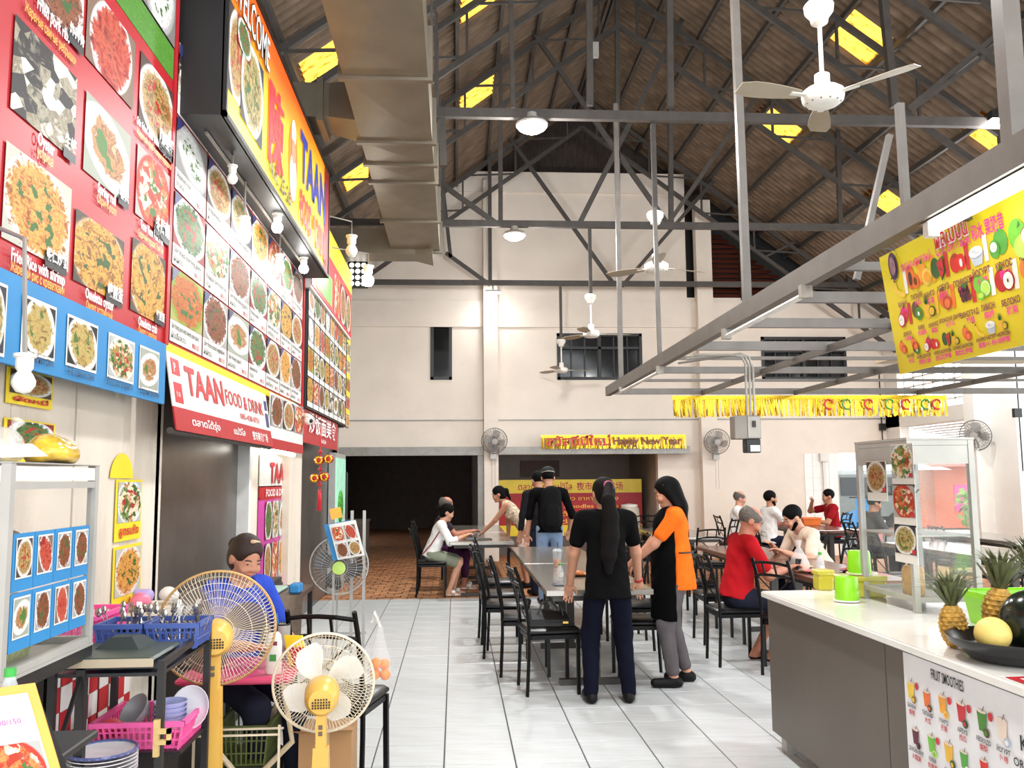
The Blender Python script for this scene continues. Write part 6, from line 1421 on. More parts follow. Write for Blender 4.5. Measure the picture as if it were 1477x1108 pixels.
        if hair == 'pony':
            r0_ = G(0, -.125, .03); Hh.cap(G(0, -.1, .04), r0_, .035*s, .03*s, .02); a = r0_
            for q, (z_, w_) in enumerate(((-.10, .036), (-.22, .044), (-.36, .046), (-.50, .040), (-.62, .018))):
                nx = np.array((.012*math.sin(q*1.3), P[1]-.155+lean*(.5+z_)*.5, nb_[2]+.20*s+z_*s)); Hh.cap(a, nx, (.036, .05, .064, .068, .058)[q]*s, w_*1.5*s, .02, (f, .55)); a = nx
        if hair in ('bun', 'tail'): Hh.ell(G(0, -.13, .02), np.array((.042, .04, .042))*s, HR, .02)
        if hair == 'tail': Hh.cap(G(0, -.13, .02), G(0, -.15, -.12), .034*s, .018*s, .02)
        sdf_obj('hair', Hh, res, hm_, t)
    info = dict(t=t, G=G, P=P, u=u, f=f, x=x, waist=waist, chest=chest, nb=nb_, sh=sh, el=el, wr=wr_, hc=hc, hd=hd, hf=hf, hx=hx_, s=s, kn=kn, an=an, hip=hip)
    return info
def V3(a): return Vector((float(a[0]), float(a[1]), float(a[2])))
cl = lambda n, c, v=.1: mat(n, c, .85, var=v, scale=14, bump=.15, spec=.08)
m_btee = cl('black tee', (9, 8, 9)); m_navyj = cl('navy jeans', (14, 16, 30)); m_org = cl('orange polo', (238, 108, 30)); m_gtr = cl('grey trousers', (92, 86, 88)); m_shoek = mat('black shoes', (13, 12, 13), .55, spec=.2); m_redt = cl('red shirt', (176, 26, 34), .08); m_cream = cl('cream shirt', (226, 206, 186)); m_wht = cl('white shirt', (240, 238, 236)); m_mar = cl('maroon shirt', (150, 26, 34)); m_blues = cl('blue shirt', (46, 70, 168)); m_bluej = cl('light blue jeans', (120, 140, 168)); m_darkj = cl('dark shorts', (34, 36, 50)); m_sage = cl('sage shorts', (136, 142, 124)); m_purp = cl('purple trousers', (70, 34, 66), .4); m_chk = mat('checked top', (196, 176, 150), .8, var=.7, scale=40); m_wsh = mat('white sandals', (232, 228, 220), .5); m_skshort = cl('pale shorts', (220, 200, 190))

# woman in black, back to the camera, hands on the table
I = person((1.09, 6.40, 0), -.03, 1.60, 'woman in a black tee with a very long ponytail standing at the table end', lean=.13, hands={-1: (-.25, .20, .80), 1: (.27, .24, .80)}, feet={-1: (-.135, -.02, .075), 1: (.135, -.02, .075)}, head=(-.25, .25), shirt=m_btee, sleeve=.62, pants=m_navyj, shoes=m_shoek, hair='pony', hair_mat=m_hairr, res=.0075, hem=-.17, bulk=1.1)
t = I['t']; part('hair_tie', mat('pink hair tie', (150, 60, 90), .5), t, lambda m: m.ring(V3(I['G'](0, -.13, .03)), V3(I['hf']), .034, .009, 16, 6), True); part('bracelet', m_red, t, lambda m: m.ring(V3(I['wr'][1]), V3(nrm(I['wr'][1]-I['el'][1])), .032, .006, 16, 6), True)
# woman in orange with a black apron
I = person((1.72, 6.86, 0), PI/2-.15, 1.60, 'woman in an orange shirt and black apron standing beside the table, long dark hair', lean=.05, hands={-1: (-.10, .38, .90), 1: (.10, .36, .88)}, feet={-1: (-.10, .06, .075), 1: (.11, -.06, .075)}, head=(.0, .32), shirt=m_org, sleeve=.66, pants=m_gtr, pant_len=.93, shoes=m_shoek, hair='long', res=.0075, hem=-.16, bulk=1.1)
t = I['t']
A_ = SDF(); A_.cap((0, .04, .52), (0, .04, .95), .20, .19, .03, ((0, 1, 0), .86)).cap((0, .03, .95), V3(I['chest'])+Vector((0, .02, .03)), .185, .165, .03, ((0, 1, 0), .9)); A_.clip((0, .03, 0), (0, -1, .0)); A_.clip((0, 0, .50), (0, 0, -1)); A_.fold = .003
sdf_obj('apron', A_, .0075, mat('black apron', (8, 8, 9), .85, bump=.1, spec=.06), t)
part('apron_strap', m_black, t, lambda m: [m.tube([V3(I['chest'])+Vector((k*.09, .12, .05)), V3(I['nb'])+Vector((k*.075, .04, .02)), V3(I['nb'])+Vector((k*.05, -.06, .03))], .008, 6) for k in (-1, 1)]); part('apron_tie', m_black, t, lambda m: m.tube([V3(I['waist'])+Vector((.17*math.cos(a*.3-.2), -.13*math.sin(a*.3-.2)-.0, 0)) for a in range(12)], .007, 5))
part('hair_clip', m_wtext, t, lambda m: [m.bar(V3(I['G'](-.075, -.01+.012*k, .075)), V3(I['G'](-.082, -.01+.012*k, .045)), .006) for k in range(3)])
# man in red seated at the brown table
I = person((2.42, 7.62, 0), FX, 1.74, 'balding man in a red shirt seated at the brown table holding a phone', sit=.475, lean=.16, female=False, hands={-1: (-.08, .42, .78), 1: (.12, .42, .80)}, feet={-1: (-.12, .20, .075), 1: (.12, .26, .10)}, head=(.15, .45), skin=m_skin3, shirt=m_redt, sleeve=.7, pants=m_darkj, pant_len=.5, shoes=m_shoek, hair='rim', hair_mat=m_hairg, res=.009, hem=-.02, bulk=1.14, open_feet=True)
ph = thing('phone', 'black phone held by the man in red', 'phone', (2.86, 7.6, .84)); part('body', m_black, ph, lambda m: m.slab((2.90, 7.70, .78), (.04, -.16, .0), (.03, .0, .09), .012)); part('screen', mat('phone screen', (40, 50, 60), .1), ph, lambda m: m.quad((2.90, 7.695, .785), (.038, -.15, .0), (.027, 0, .08)))
# man in cream
I = person((3.90, 9.3, 0), FNX+.1, 1.76, 'dark haired bearded man in a cream shirt bent over his meal', sit=.475, lean=.48, female=False, hands={-1: (-.20, .52, .80), 1: (.12, .50, .84)}, head=(0, .25), skin=m_skin2, shirt=m_cream, sleeve=.66, pants=m_darkj, pant_len=.9, shoes=m_shoek, hair='short', res=.009, hem=-.02, bulk=1.12)
B_ = SDF(); G_ = I['G']; B_.cap(G_(-.052, .025, -.05), G_(0, .058, -.088), .026, .026, .02).cap(G_(.052, .025, -.05), G_(0, .058, -.088), .026, .026, .02); B_.sub(G_(0, .115, -.04), (.035, .04, .03), np.stack([I['hx'], I['hf'], I['hd']])); sdf_obj('beard', B_, .008, m_hairb, I['t'])
# men in white by the far wall, man in maroon
person((4.80, 15.05, 0), FX-.35, 1.75, 'balding man in a white shirt seated by the far wall, seen from behind', sit=.475, lean=.12, female=False, hands={-1: (-.1, .42, .80), 1: (.1, .42, .80)}, head=(-.2, .1), skin=m_skin2, shirt=m_wht, sleeve=.6, pants=m_darkj, shoes=m_shoek, hair='rim', hair_mat=m_hairg, res=.013, bulk=1.15)
I = person((5.12, 14.3, 0), FX+.1, 1.76, 'bearded man in a white shirt seated upright by the far wall', sit=.475, lean=.06, female=False, hands={-1: (-.1, .40, .82), 1: (.02, .36, 1.02)}, head=(.05, .0), skin=m_skin, shirt=m_wht, sleeve=.6, pants=m_darkj, shoes=m_shoek, hair='short', res=.013, bulk=1.1)
B_ = SDF(); G_ = I['G']; B_.cap(G_(-.052, .025, -.05), G_(0, .058, -.088), .026, .026, .02).cap(G_(.052, .025, -.05), G_(0, .058, -.088), .026, .026, .02); sdf_obj('beard', B_, .011, m_hairb, I['t'])
person((6.74, 15.5, 0), FNX-.1, 1.76, 'man in a maroon shirt seated at the far table, hand raised to his face', sit=.475, lean=.10, female=False, hands={-1: (-.15, .42, .80), 1: (.1, .34, 1.12)}, head=(0, .05), skin=m_skin, shirt=m_mar, sleeve=.6, pants=m_darkj, shoes=m_shoek, hair='short', res=.013, bulk=1.12)
person((5.98, 12.6, 0), FX, 1.68, 'person in dark grey seen through the glass display case', sit=.475, lean=.15, hands={-1: (-.1, .40, .80), 1: (.1, .40, .82)}, head=(0, .2), shirt=cl('charcoal shirt', (70, 66, 68)), sleeve=.7, pants=m_darkj, shoes=m_shoek, hair='short', res=.013)
# seated pair by the dark room
I = person((-.33, 12.35, 0), FX, 1.60, 'woman in a white shirt and sage shorts seated at the stainless table', sit=.475, lean=.34, hands={-1: (-.06, .45, .80), 1: (.12, .44, .80)}, feet={-1: (-.1, .30, .075), 1: (.1, .24, .075)}, head=(0, .22), skin=m_skin2, shirt=m_wht, sleeve=1.45, pants=m_sage, pant_len=.42, shoes=m_wsh, hair='bun', res=.011, hem=-.06, open_feet=True)
part('shoulder_strap', mat('red strap', (150, 50, 44), .6), I['t'], lambda m: m.tube([V3(I['sh'][1])+Vector((0, .05, .03)), V3(I['waist'])+Vector((.13, -.05, .0)), V3(I['P'])+Vector((.10, -.12, .0))], .009, 6)); part('hair_tie', m_wtext, I['t'], lambda m: m.ring(V3(I['G'](0, -.10, .02)), V3(I['hf']), .035, .012, 14, 6), True)
part('bracelet', m_ytext, I['t'], lambda m: m.ring(V3(I['wr'][1]), V3(nrm(I['wr'][1]-I['el'][1])), .03, .006, 14, 6), True)
person((-.28, 13.1, 0), FX, 1.74, 'balding man in dark clothes seated behind the woman in white', sit=.475, lean=.2, female=False, hands={-1: (-.05, .48, .82), 1: (.1, .50, .82)}, feet={-1: (-.1, .42, .075), 1: (.14, .40, .075)}, head=(0, .12), skin=m_skin3, shirt=cl('dark shirt', (60, 50, 56)), sleeve=.6, pants=m_purp, pant_len=.85, shoes=m_wsh, hair='rim', hair_mat=m_hairg, res=.012, open_feet=True)
mb_ = thing('menu_book', 'dark menu folder lying open before the woman in white', 'menu', (.2, 12.4, .75)); part('cover', m_black, mb_, lambda m: m.box((.12, 12.15, .751), (.5, 12.5, .757))); part('page', mat('grey page', (120, 124, 130), .4), mb_, lambda m: m.box((.14, 12.17, .757), (.3, 12.48, .759)))
# leaning woman in the checked top
I = person((1.02, 13.1, 0), FNX-.05, 1.62, 'woman in a checked strapless top leaning far over the table', lean=.72, hands={-1: (-.05, .62, .80), 1: (.16, .24, .62)}, head=(0, -.05), skin=m_skin, shirt=m_chk, sleeve=0, pants=m_skshort, pant_len=.35, shoes=m_shoek, hair='tail', res=.011, hem=-.14)
# people in black with a backpack
I = person((1.20, 11.35, 0), 0.05, 1.74, 'person in black with a black backpack and cap, seen from behind', lean=.08, female=False, hands={-1: (-.27, .12, .85), 1: (.29, .18, .92)}, head=(.1, .25), skin=m_skin, shirt=m_btee, sleeve=1.2, pants=m_bluej, shoes=m_shoek, hair='short', res=.011)
K_ = SDF(); K_.cap((0, -.17, 1.06), (0, -.17, 1.36), .15, .13, .05, ((0, 1, 0), .55)).cap((0, -.245, 1.05), (0, -.245, 1.16), .10, None, .03, ((0, 1, 0), .4)); sdf_obj('backpack', K_, .011, mat('black nylon', (9, 9, 10), .75, bump=.2, spec=.12), I['t'])
C_ = SDF(); C_.ell(I['G'](0, -.01, .06), (.098, .115, .09), np.stack([I['hx'], I['hf'], I['hd']])); C_.clip(I['G'](0, 0, .05), -I['hd']); C_.ell(I['G'](0, .13, .055), (.07, .07, .012), np.stack([I['hx'], I['hf'], I['hd']])); sdf_obj('cap', C_, .011, mat('black cap cloth', (12, 12, 13), .8), I['t']); part('cap_strap', m_cond, I['t'], lambda m: m.tube([V3(I['G'](.085*math.cos(a*.25+.25), -.02-.1*math.sin(a*.25+.25), .055)) for a in range(11)], .007, 5))
person((1.16, 12.2, 0), .3, 1.70, 'second person in a dark jacket standing just beyond the backpack wearer', lean=.05, female=False, hands={-1: (-.26, .1, .82), 1: (.26, .1, .82)}, head=(0, .3), shirt=cl('dark jacket', (34, 32, 36)), sleeve=1.9, pants=m_darkj, shoes=m_shoek, hair='short', res=.013)
# cook seated behind the fans
I = person((-1.15, 4.72, .05), -2.3, 1.55, 'older woman in a blue shirt sitting behind the big fan, looking down, hair clipped up', sit=.48, lean=.12, hands={-1: (-.12, .36, .72), 1: (.14, .36, .74)}, head=(.1, .38), skin=m_skin, shirt=m_blues, sleeve=.7, pants=m_darkj, shoes=m_shoek, hair='bun', hair_mat=mat('dark brown hair', (44, 28, 22), .5, var=.4, scale=60, stretch=(8, 8, 1), bump=.4, spec=.3), res=.008, bulk=1.05)
part('hair_clip', mat('tan hair clip', (206, 170, 140), .3), I['t'], lambda m: [m.tube([V3(I['G'](.02-.06*q/5+.0, .045-.02*q/5, .128-.004*q)) for q in range(6)], .010, 6)])

# =================================================================== CLUTTER OF THE LEFT STALLS
m_yfan = mat('yellow fan plastic', (226, 178, 84), .35, var=.04); m_wire = mat('cream wire', (226, 214, 190), .4); m_tanw = mat('tan wire', (190, 150, 90), .4); m_whblade = mat('white fan blade', (236, 234, 228), .35, alpha=.9); m_dkblade = mat('smoky fan blade', (104, 92, 82), .4, alpha=.85)
# ---- glass food cabinet
FXc, cy0_, cy1_, cz0_, cz1_ = -1.25, 2.58, 3.20, 1.03, 1.632
gc = thing('food_cabinet', 'aluminium framed glass food cabinet with blue dish photos on its side', 'cabinet', (-1.5, 2.9, cz0_)); w = .028; bxk = -1.72
for x in (FXc-w, bxk):
    for y in (cy0_, cy1_-w): part('post', m_alu, gc, lambda m: m.box((x, y, cz0_), (x+w, y+w, cz1_)))
for z in (cz0_, cz1_-.075): part('rail', m_alu, gc, lambda m: [m.box((FXc-w+.002, cy0_+w+.001, z), (FXc-.002, cy1_-w-.001, z+.022)), m.box((bxk+w+.001, cy0_+.002, z), (FXc-w-.001, cy0_+w-.002, z+.022)), m.box((bxk+w+.001, cy1_-w+.002, z), (FXc-w-.001, cy1_-.002, z+.022))])
part('top_band', mat('cream cabinet band', (232, 226, 212), .5), gc, lambda m: [m.box((FXc-.012, cy0_+w+.001, cz1_-.05), (FXc-.004, cy1_-w-.001, cz1_-.007)), m.box((bxk+w, cy0_+.004, cz1_-.05), (FXc-w-.001, cy0_+.012, cz1_-.007))])
part('top_panel', m_alu, gc, lambda m: m.box((bxk-.002, cy0_-.002, cz1_+.0005), (FXc+.002, cy1_+.002, cz1_+.004)))
part('base_panel', m_alu, gc, lambda m: m.box((bxk-.002, cy0_-.002, cz0_-.010), (FXc+.002, cy1_+.002, cz0_-.0005)))
part('shelf', m_gl, gc, lambda m: m.box((bxk+.03, cy0_+.03, 1.27), (FXc-.03, cy1_-.03, 1.275)))
m_gl2 = glass('cabinet glass', (180, 176, 166), op=.10)
part('glass_pane', m_gl2, gc, lambda m: m.quad((FXc-.014, cy0_+w, cz0_+.02), (0, cy1_-cy0_-2*w, 0), (0, 0, .52)))
part('glass_pane', m_gl2, gc, lambda m: m.quad((bxk+w, cy0_+.014, cz0_+.02), (FXc-bxk-2*w, 0, 0), (0, 0, .52)))
for r in range(2):
    for c_ in range(4):
        ya_ = cy0_+.05+c_*.132; za_ = cz0_+.065+r*.17
        part('blue_card', m_blue, gc, lambda m: m.slab((FXc-.008, ya_, za_), (0, .128, 0), (0, 0, .165), .003))
        part('photo_border', m_wprint, gc, lambda m: m.quad((FXc-.006, ya_+.015, za_+.035), (0, .1, 0), (0, 0, .118))); part('dish_photo', fpick((3, 8, 4, 8, 9, 4, 8, 8)[r*4+c_]), gc, lambda m: m.quad((FXc-.005, ya_+.02, za_+.04), (0, .09, 0), (0, 0, .108)))
part('support_table', m_black, gc, lambda m: [m.box((bxk, cy0_, cz0_-.05), (FXc, cy1_, cz0_-.012))]+[m.box((x, y, 0), (x+.03, y+.03, cz0_-.05)) for x in (bxk, FXc-.03) for y in (cy0_+.02, cy1_-.05)])
part('side_brace', m_black, gc, lambda m: [m.bar((FXc-.015, cy0_+.03, .25), (FXc-.015, cy1_-.05, .92), .012), m.bar((FXc-.015, cy0_+.03, .92), (FXc-.015, cy1_-.05, .25), .012)])
def lump(name, lab, cat, c, r, sc, mt, grp=None, seed=0, res=.012):
    S = SDF(); q = random.Random(seed); S.fold = .006
    S.ell(c, np.array(sc)*r, None, .02)
    for k in range(5): S.ell(np.array(c)+np.array((q.uniform(-.5, .5)*sc[0], q.uniform(-.5, .5)*sc[1], q.uniform(-.1, .35)*sc[2]))*r, np.array((.55, .55, .55))*r*min(sc), None, .03)
    S.clip((0, 0, c[2]-r*sc[2]*.62), (0, 0, -1)); t = thing(name, lab, cat, (c[0], c[1], c[2]-r*sc[2]*.62), grp, local=False)
    V, F = S.mesh(res); me = MB(); me.v = [Vector(v) for v in V]; me.f = [list(map(int, f)) for f in F]; me.m = [0]*len(F); me.build('bag', mt, t, True); return t
zt_ = cz1_+.004
m_clr = mat('crinkled clear plastic', (226, 222, 214), .12, alpha=.45, bump=.8, scale=30)
t = lump('plastic_bag', 'clear bag of yellow noodles on the cabinet top', 'bag', (-1.34, 3.02, zt_+.04), .065, (1.1, 1.7, .85), mat('bagged noodles', (216, 176, 60), .15, var=.4, scale=20, coat=.6, bump=.5), seed=2); part('knot', m_clr, t, lambda m: m.lathe([(.02, 0), (.008, .02), (.03, .05)], (-1.34, 3.11, zt_+.05), (0, 1, .2), 10, False), True)
t = lump('plastic_bag', 'crinkled clear bag with a white label on the cabinet top', 'bag', (-1.38, 2.76, zt_+.045), .065, (1.2, 1.2, 1.0), m_clr, seed=3); part('label', m_wprint, t, lambda m: m.add([(-1.30, 2.62, zt_+.012), (-1.24, 2.78, zt_+.02), (-1.30, 2.80, zt_+.06), (-1.36, 2.64, zt_+.05)], [(0,1,2,3)])); part('knot', m_clr, t, lambda m: m.lathe([(.015, 0), (.006, .02), (.02, .05)], (-1.36, 2.80, zt_+.09), (0, .6, .8), 10, False), True)
t = lump('paper_bag', 'brown twisted bag at the end of the cabinet top', 'bag', (-1.52, 2.63, zt_+.05), .07, (1.2, .9, 1.0), mat('brown bag', (160, 112, 66), .6, var=.2, scale=20, bump=.4), seed=4); part('twist', mat('brown bag', (160, 112, 66), .6), t, lambda m: m.lathe([(.03, 0), (.015, .04), (.04, .12)], (-1.50, 2.66, zt_+.08), (.2, .3, 1), 10, False), True)
lump('food_sack', 'grey sack lying inside the glass cabinet', 'sack', (-1.5, 2.95, 1.34), .10, (1.2, 1.7, .9), mat('grey sack', (128, 116, 102), .8, var=.2), seed=5); lump('food_sack', 'dark sack on the cabinet floor', 'sack', (-1.55, 2.8, 1.085), .09, (1.2, 1.4, .8), mat('dark sack', (70, 66, 60), .7, var=.3), seed=6)
bk_ = thing('mesh_basket', 'pale green mesh basket inside the glass cabinet', 'basket', (-1.42, 2.86, cz0_)); part('body', mat('pale green mesh', (176, 186, 110), .6, var=.4, scale=60), bk_, lambda m: bask(m, -1.5, -1.34, 2.78, 3.0, cz0_+.001, cz0_+.14)); part('handle', m_wprint, bk_, lambda m: m.tube([(-1.5, 2.9, cz0_+.14), (-1.48, 2.9, cz0_+.2), (-1.36, 2.9, cz0_+.2), (-1.34, 2.9, cz0_+.14)], .006, 6))
c = at(14, 985, X=-1.1); bottle(c.x, c.y, .92, 'small water bottle with a green cap at the picture edge', .2, .03)
slabobj('shelf_board', 'narrow dark board under the small water bottle', 'board', (-1.24, 2.0, .90), (-.95, 2.5, .92), m_black)
# ---- yellow noodle posters on the boards
for k, (tl, br, fk, lab, th) in enumerate((((166, 692), (200, 776), 10, 'yellow noodle poster beside the glass cabinet', "สูตรแห้ง"), ((162, 790), (199, 880), 1, 'yellow fried noodle poster low on the white boards', "กะทะร้อน"), ((8, 528), (72, 592), 9, 'old yellow noodle poster half hidden by the blue board', "ผัดหมี่"), ((4, 602), (74, 668), 6, 'old noodle poster behind the bags on the cabinet', "ผัดไทย"))):
    a, b = at(*tl, X=-1.744), at(*br, X=-1.744); t = thing('noodle_poster', lab, 'poster', (-1.744, (a.y+b.y)/2, b.z))
    part('sheet', m_yprint, t, lambda m: m.slab((-1.735, a.y, b.z), (0, b.y-a.y, 0), (0, 0, a.z-b.z), .004)); h_ = a.z-b.z
    part('dish_photo', fpick(fk), t, lambda m: m.quad((-1.732, a.y+.02, b.z+h_*.3), (0, b.y-a.y-.04, 0), (0, 0, h_*.66)))
    m = MB(); text(m, th, (-1.735, (a.y+b.y)/2, b.z+h_*.1), yv, zv, h_*.13, width=(b.y-a.y)*.75, bold=.03, lift=.006); m.build('lettering', m_rtext, t)
a = at(174, 690, X=-1.744); t = thing('noodle_poster', 'rounded yellow poster top showing above the noodle poster', 'poster', a); part('sheet', m_yprint, t, lambda m: m.add([(-1.738, a.y-.0+.16*math.cos(q*PI/12), a.z+.13*math.sin(q*PI/12)) for q in range(13)], [tuple(range(13))]))
# ---- black trolley rack
m_rack = mat('rack black metal', (26, 25, 26), .45, var=.2); rx0, rx1, ry0, ry1 = -1.36, -1.0, 3.16, 3.72
rk = thing('trolley_rack', 'black metal rack stacked with crockery beside the big fan', 'rack', (-1.2, 3.4, 0))
for x in (rx0, rx1):
    for y in (ry0, ry1): part('post', m_rack, rk, lambda m: m.bar((x, y, 0), (x, y, .97 if y == ry0 else 1.0), .024, .024, upd=(0, 1, 0)))
for z, ya_, yb_r in ((.22, ry0, ry1), (.49, ry0-.06, ry0+.24), (.60, ry0+.24, ry1), (.93, ry0, ry1)): part('shelf', m_rack, rk, lambda m: [m.box((rx0, ya_, z-.012), (rx1, yb_r, z))])
part('top_frame', m_rack, rk, lambda m: [m.bar((rx0, ry0, .955), (rx1, ry0, .955), .02), m.bar((rx0, ry1, .98), (rx1, ry1, .98), .02), m.bar((rx1, ry0, .955), (rx1, ry1, .98), .02)])
part('wooden_catch', mat('tan latch', (200, 170, 110), .6), rk, lambda m: [m.box((rx1-.012, ry0-.03, .66), (rx1+.006, ry0-.012, .78)), m.box((rx1-.006, ry0-.034, .70), (rx1+.045, ry0-.018, .715)), m.box((rx1-.006, ry0-.034, .735), (rx1+.045, ry0-.018, .75)), m.box((rx1+.032, ry0-.034, .70), (rx1+.045, ry0-.018, .75))])
tray = thing('serving_tray', 'dark green tray lying on top of the black rack', 'tray', (-1.2, 3.32, .945)); m_trg = mat('dark green tray', (58, 70, 64), .35)
part('tray', m_trg, tray, lambda m: m.bbox((rx0-.0, ry0-.03, .968), (rx1-.02, ry0+.28, .985), .008)); part('rim', mat('worn tray edge', (176, 160, 136), .5), tray, lambda m: m.box((rx0, ry0-.034, .955), (rx1-.02, ry0-.026, .982)))
part('cloth', mat('dark cloth', (44, 52, 52), .8), tray, lambda m: m.loft([[(-1.28, 3.30, .985), (-1.12, 3.28, .985), (-1.10, 3.42, .985), (-1.28, 3.42, .985)], [(-1.24, 3.33, 1.02), (-1.16, 3.32, 1.025), (-1.14, 3.39, 1.02), (-1.24, 3.40, 1.02)]]))
def holed_basket(nm, lab, x0, x1, y0, y1, z0_, z1_, mt, grp=None):
    t = thing(nm, lab, 'basket', ((x0+x1)/2, (y0+y1)/2, z0_), grp); part('base', mt, t, lambda m: m.box((x0+.015, y0+.015, z0_), (x1-.015, y1-.015, z0_+.008)))
    part('rim', mt, t, lambda m: [m.box((x0-.006, y0-.006, z1_-.018), (x1+.006, y0+.008, z1_)), m.box((x0-.006, y1-.008, z1_-.018), (x1+.006, y1+.006, z1_)), m.box((x0-.006, y0, z1_-.018), (x0+.008, y1, z1_)), m.box((x1-.008, y0, z1_-.018), (x1+.006, y1, z1_))])
    m = MB(); nx, ny = int((x1-x0)/.022), int((y1-y0)/.022)
    for i in range(nx+1):
        x = x0+(x1-x0)*i/nx; m.bar((x*.9+.1*(x0+x1)/2, y0+.015, z0_), (x, y0, z1_-.01), .007); m.bar((x*.9+.1*(x0+x1)/2, y1-.015, z0_), (x, y1, z1_-.01), .007)
    for i in range(ny+1):
        y = y0+(y1-y0)*i/ny; m.bar((x0+.015, y, z0_), (x0, y, z1_-.01), .007); m.bar((x1-.015, y, z0_), (x1, y, z1_-.01), .007)
    for f_ in (.3, .6): m.box((x0+.006, y0+.005, z0_+(z1_-z0_)*f_), (x1-.006, y0+.009, z0_+(z1_-z0_)*f_+.006)); m.box((x1-.009, y0+.005, z0_+(z1_-z0_)*f_), (x1-.005, y1-.005, z0_+(z1_-z0_)*f_+.006))
    o = m.build('lattice', mt, t); o['kind'] = 'stuff'; return t
m_bbk = mat('blue basket plastic', (70, 92, 160), .4); m_pbk = mat('pink basket plastic', (236, 92, 160), .4)
holed_basket('cutlery_basket', 'blue basket of forks and spoons nearer the cabinet', -1.36, -1.19, 3.50, 3.70, .945, 1.04, m_bbk, 'cutlery baskets'); holed_basket('cutlery_basket', 'blue basket of forks and spoons next to the big fan', -1.17, -.98, 3.50, 3.70, .945, 1.04, m_bbk, 'cutlery baskets')
m_cut = mat('cutlery steel', (190, 186, 180), .2, metal=.9); q_ = random.Random(3)
for k in range(30):
    bx_ = -1.33+.33*q_.random(); by_ = 3.53+.14*q_.random(); dx, dy = q_.uniform(-.07, .07), q_.uniform(-.06, .06); spoon = k % 2
    t = thing('spoon' if spoon else 'fork', ('steel spoon sticking out of the blue cutlery baskets' if spoon else 'steel fork sticking out of the blue cutlery baskets'), 'cutlery', (bx_, by_, .95), 'spoons in the baskets' if spoon else 'forks in the baskets')
    p0_, p1_ = Vector((bx_, by_, .955)), Vector((bx_+dx, by_+dy, 1.055+q_.uniform(0, .02))); e_ = (p1_-p0_).normalized()
    part('handle', m_cut, t, lambda m: m.bar(p0_, p1_, .006, .002))
    if spoon: part('bowl', m_cut, t, lambda m: m.ball(p1_+e_*.014, .017, 10, 6, (.7, .25, 1.1)), True)
    else: part('tines', m_cut, t, lambda m: [m.bar(p1_, p1_+e_*.01, .018, .002)]+[m.bar(p1_+e_*.01+Vector((j, 0, 0)), p1_+e_*.04+Vector((j, 0, 0)), .003, .002) for j in (-.008, -.003, .003, .008)])
# crockery on the rack
pk = thing('basket_stand', 'pink', 'basket') if False else holed_basket('crockery_basket', 'pink basket of bowls on the middle rack shelf', -1.33, -1.0, 3.42, 3.74, .601, .70, m_pbk)
m_wbl = mat('white plate blue rim', (232, 230, 232), .3); m_blr = mat('blue rim', (84, 92, 140), .3)
pcx, pcy = -1.215, 3.04
for k in range(13):
    z = .491+k*.0125; o = MB().lathe([(.06, 0), (.10, .010), (.115, .016), (.115, .018), (.10, .014), (.06, .004), (.001, .004)], (pcx, pcy+.2, z), n=28).build('stacked_plate', [m_wbl], None, 'auto', origin=(pcx, pcy+.2, z))
    tag(o, 'topmost white plate with a blue rim in the stack on the rack' if k == 12 else 'white plate within the tall stack on the bottom rack shelf', 'plate', 'stacked plates on the rack')
    o.location.z += 0
    if k in (12, 6): part('rim_band', m_blr, o, lambda m: m.ring((pcx, pcy+.2, z+.017), (0, 0, 1), .110, .006, 28, 5))
def bowl(c, r, h, mt, lab, tilt=(0, 0, 1), grp='bowls in the pink basket'):
    o = MB().lathe([(r*.45, 0), (r*.8, h*.35), (r, h), (r*.96, h), (r*.75, h*.38), (r*.4, h*.08), (.001, h*.07)], c, tilt, n=24).build('bowl', mt, None, 'auto', origin=c); tag(o, lab, 'bowl', grp); return o
m_lav = mat('lavender plastic', (166, 172, 214), .35); m_pal = mat('pale pink plastic', (222, 190, 196), .35)
for k in range(5): bowl((-1.09, 3.56, .625+k*.018), .062, .045, m_lav if k else m_pal, ('lowest, pale pink bowl under the lavender bowls', 'lavender bowl just above the pale pink one', 'third lavender bowl of the nested stack', 'second lavender bowl from the top of the stack', 'topmost lavender bowl of the nested stack')[k])
bowl((-1.02, 3.62, .70), .082, .03, m_wbl, 'white plate standing on edge behind the lavender bowls', (-.25, -.9, .25)); bowl((-1.20, 3.58, .685), .065, .05, mat('grey bowl', (150, 150, 152), .4), 'grey bowl tipped on its side in the basket', (-.5, -.6, .6)); bowl((-1.29, 3.50, .69), .06, .05, mat('red bowl', (190, 60, 70), .4), 'red bowl upside down in the pink basket', (.2, -.4, -.9))
c = (-1.07, 3.12, .33); lump('dish_cloth', 'grey patterned cloth bundled on the bottom rack shelf', 'cloth', (-1.06, 3.22, .535), .06, (1.1, 1.0, .9), mat('patterned cloth', (150, 142, 128), .9, var=.5, scale=30), seed=9)
# ---- red and white checked cloth
ck = thing('checked_cloth', 'red and white checked cloth hanging behind the black rack', 'cloth', (-1.45, 3.9, .3)); m_ckr = mat('check red', (188, 34, 40), .7); m_ckw = mat('check white', (236, 232, 228), .7)
for i in range(9):
    for j in range(9): part('check', m_ckr if (i+j) % 2 else m_ckw, ck, lambda m: m.slab((-1.43+.006*math.sin(i*1.3), 3.30+i*.09, .12+j*.09), (0, .088, 0), (0, 0, .088), .004))
part('support', m_black, ck, lambda m: m.box((-1.7, 3.3, .1), (-1.45, 4.1, .92)))
holed_basket('crate', 'pink crate behind the blue cutlery baskets', -1.62, -1.42, 3.55, 4.0, .925, 1.05, m_pbk)
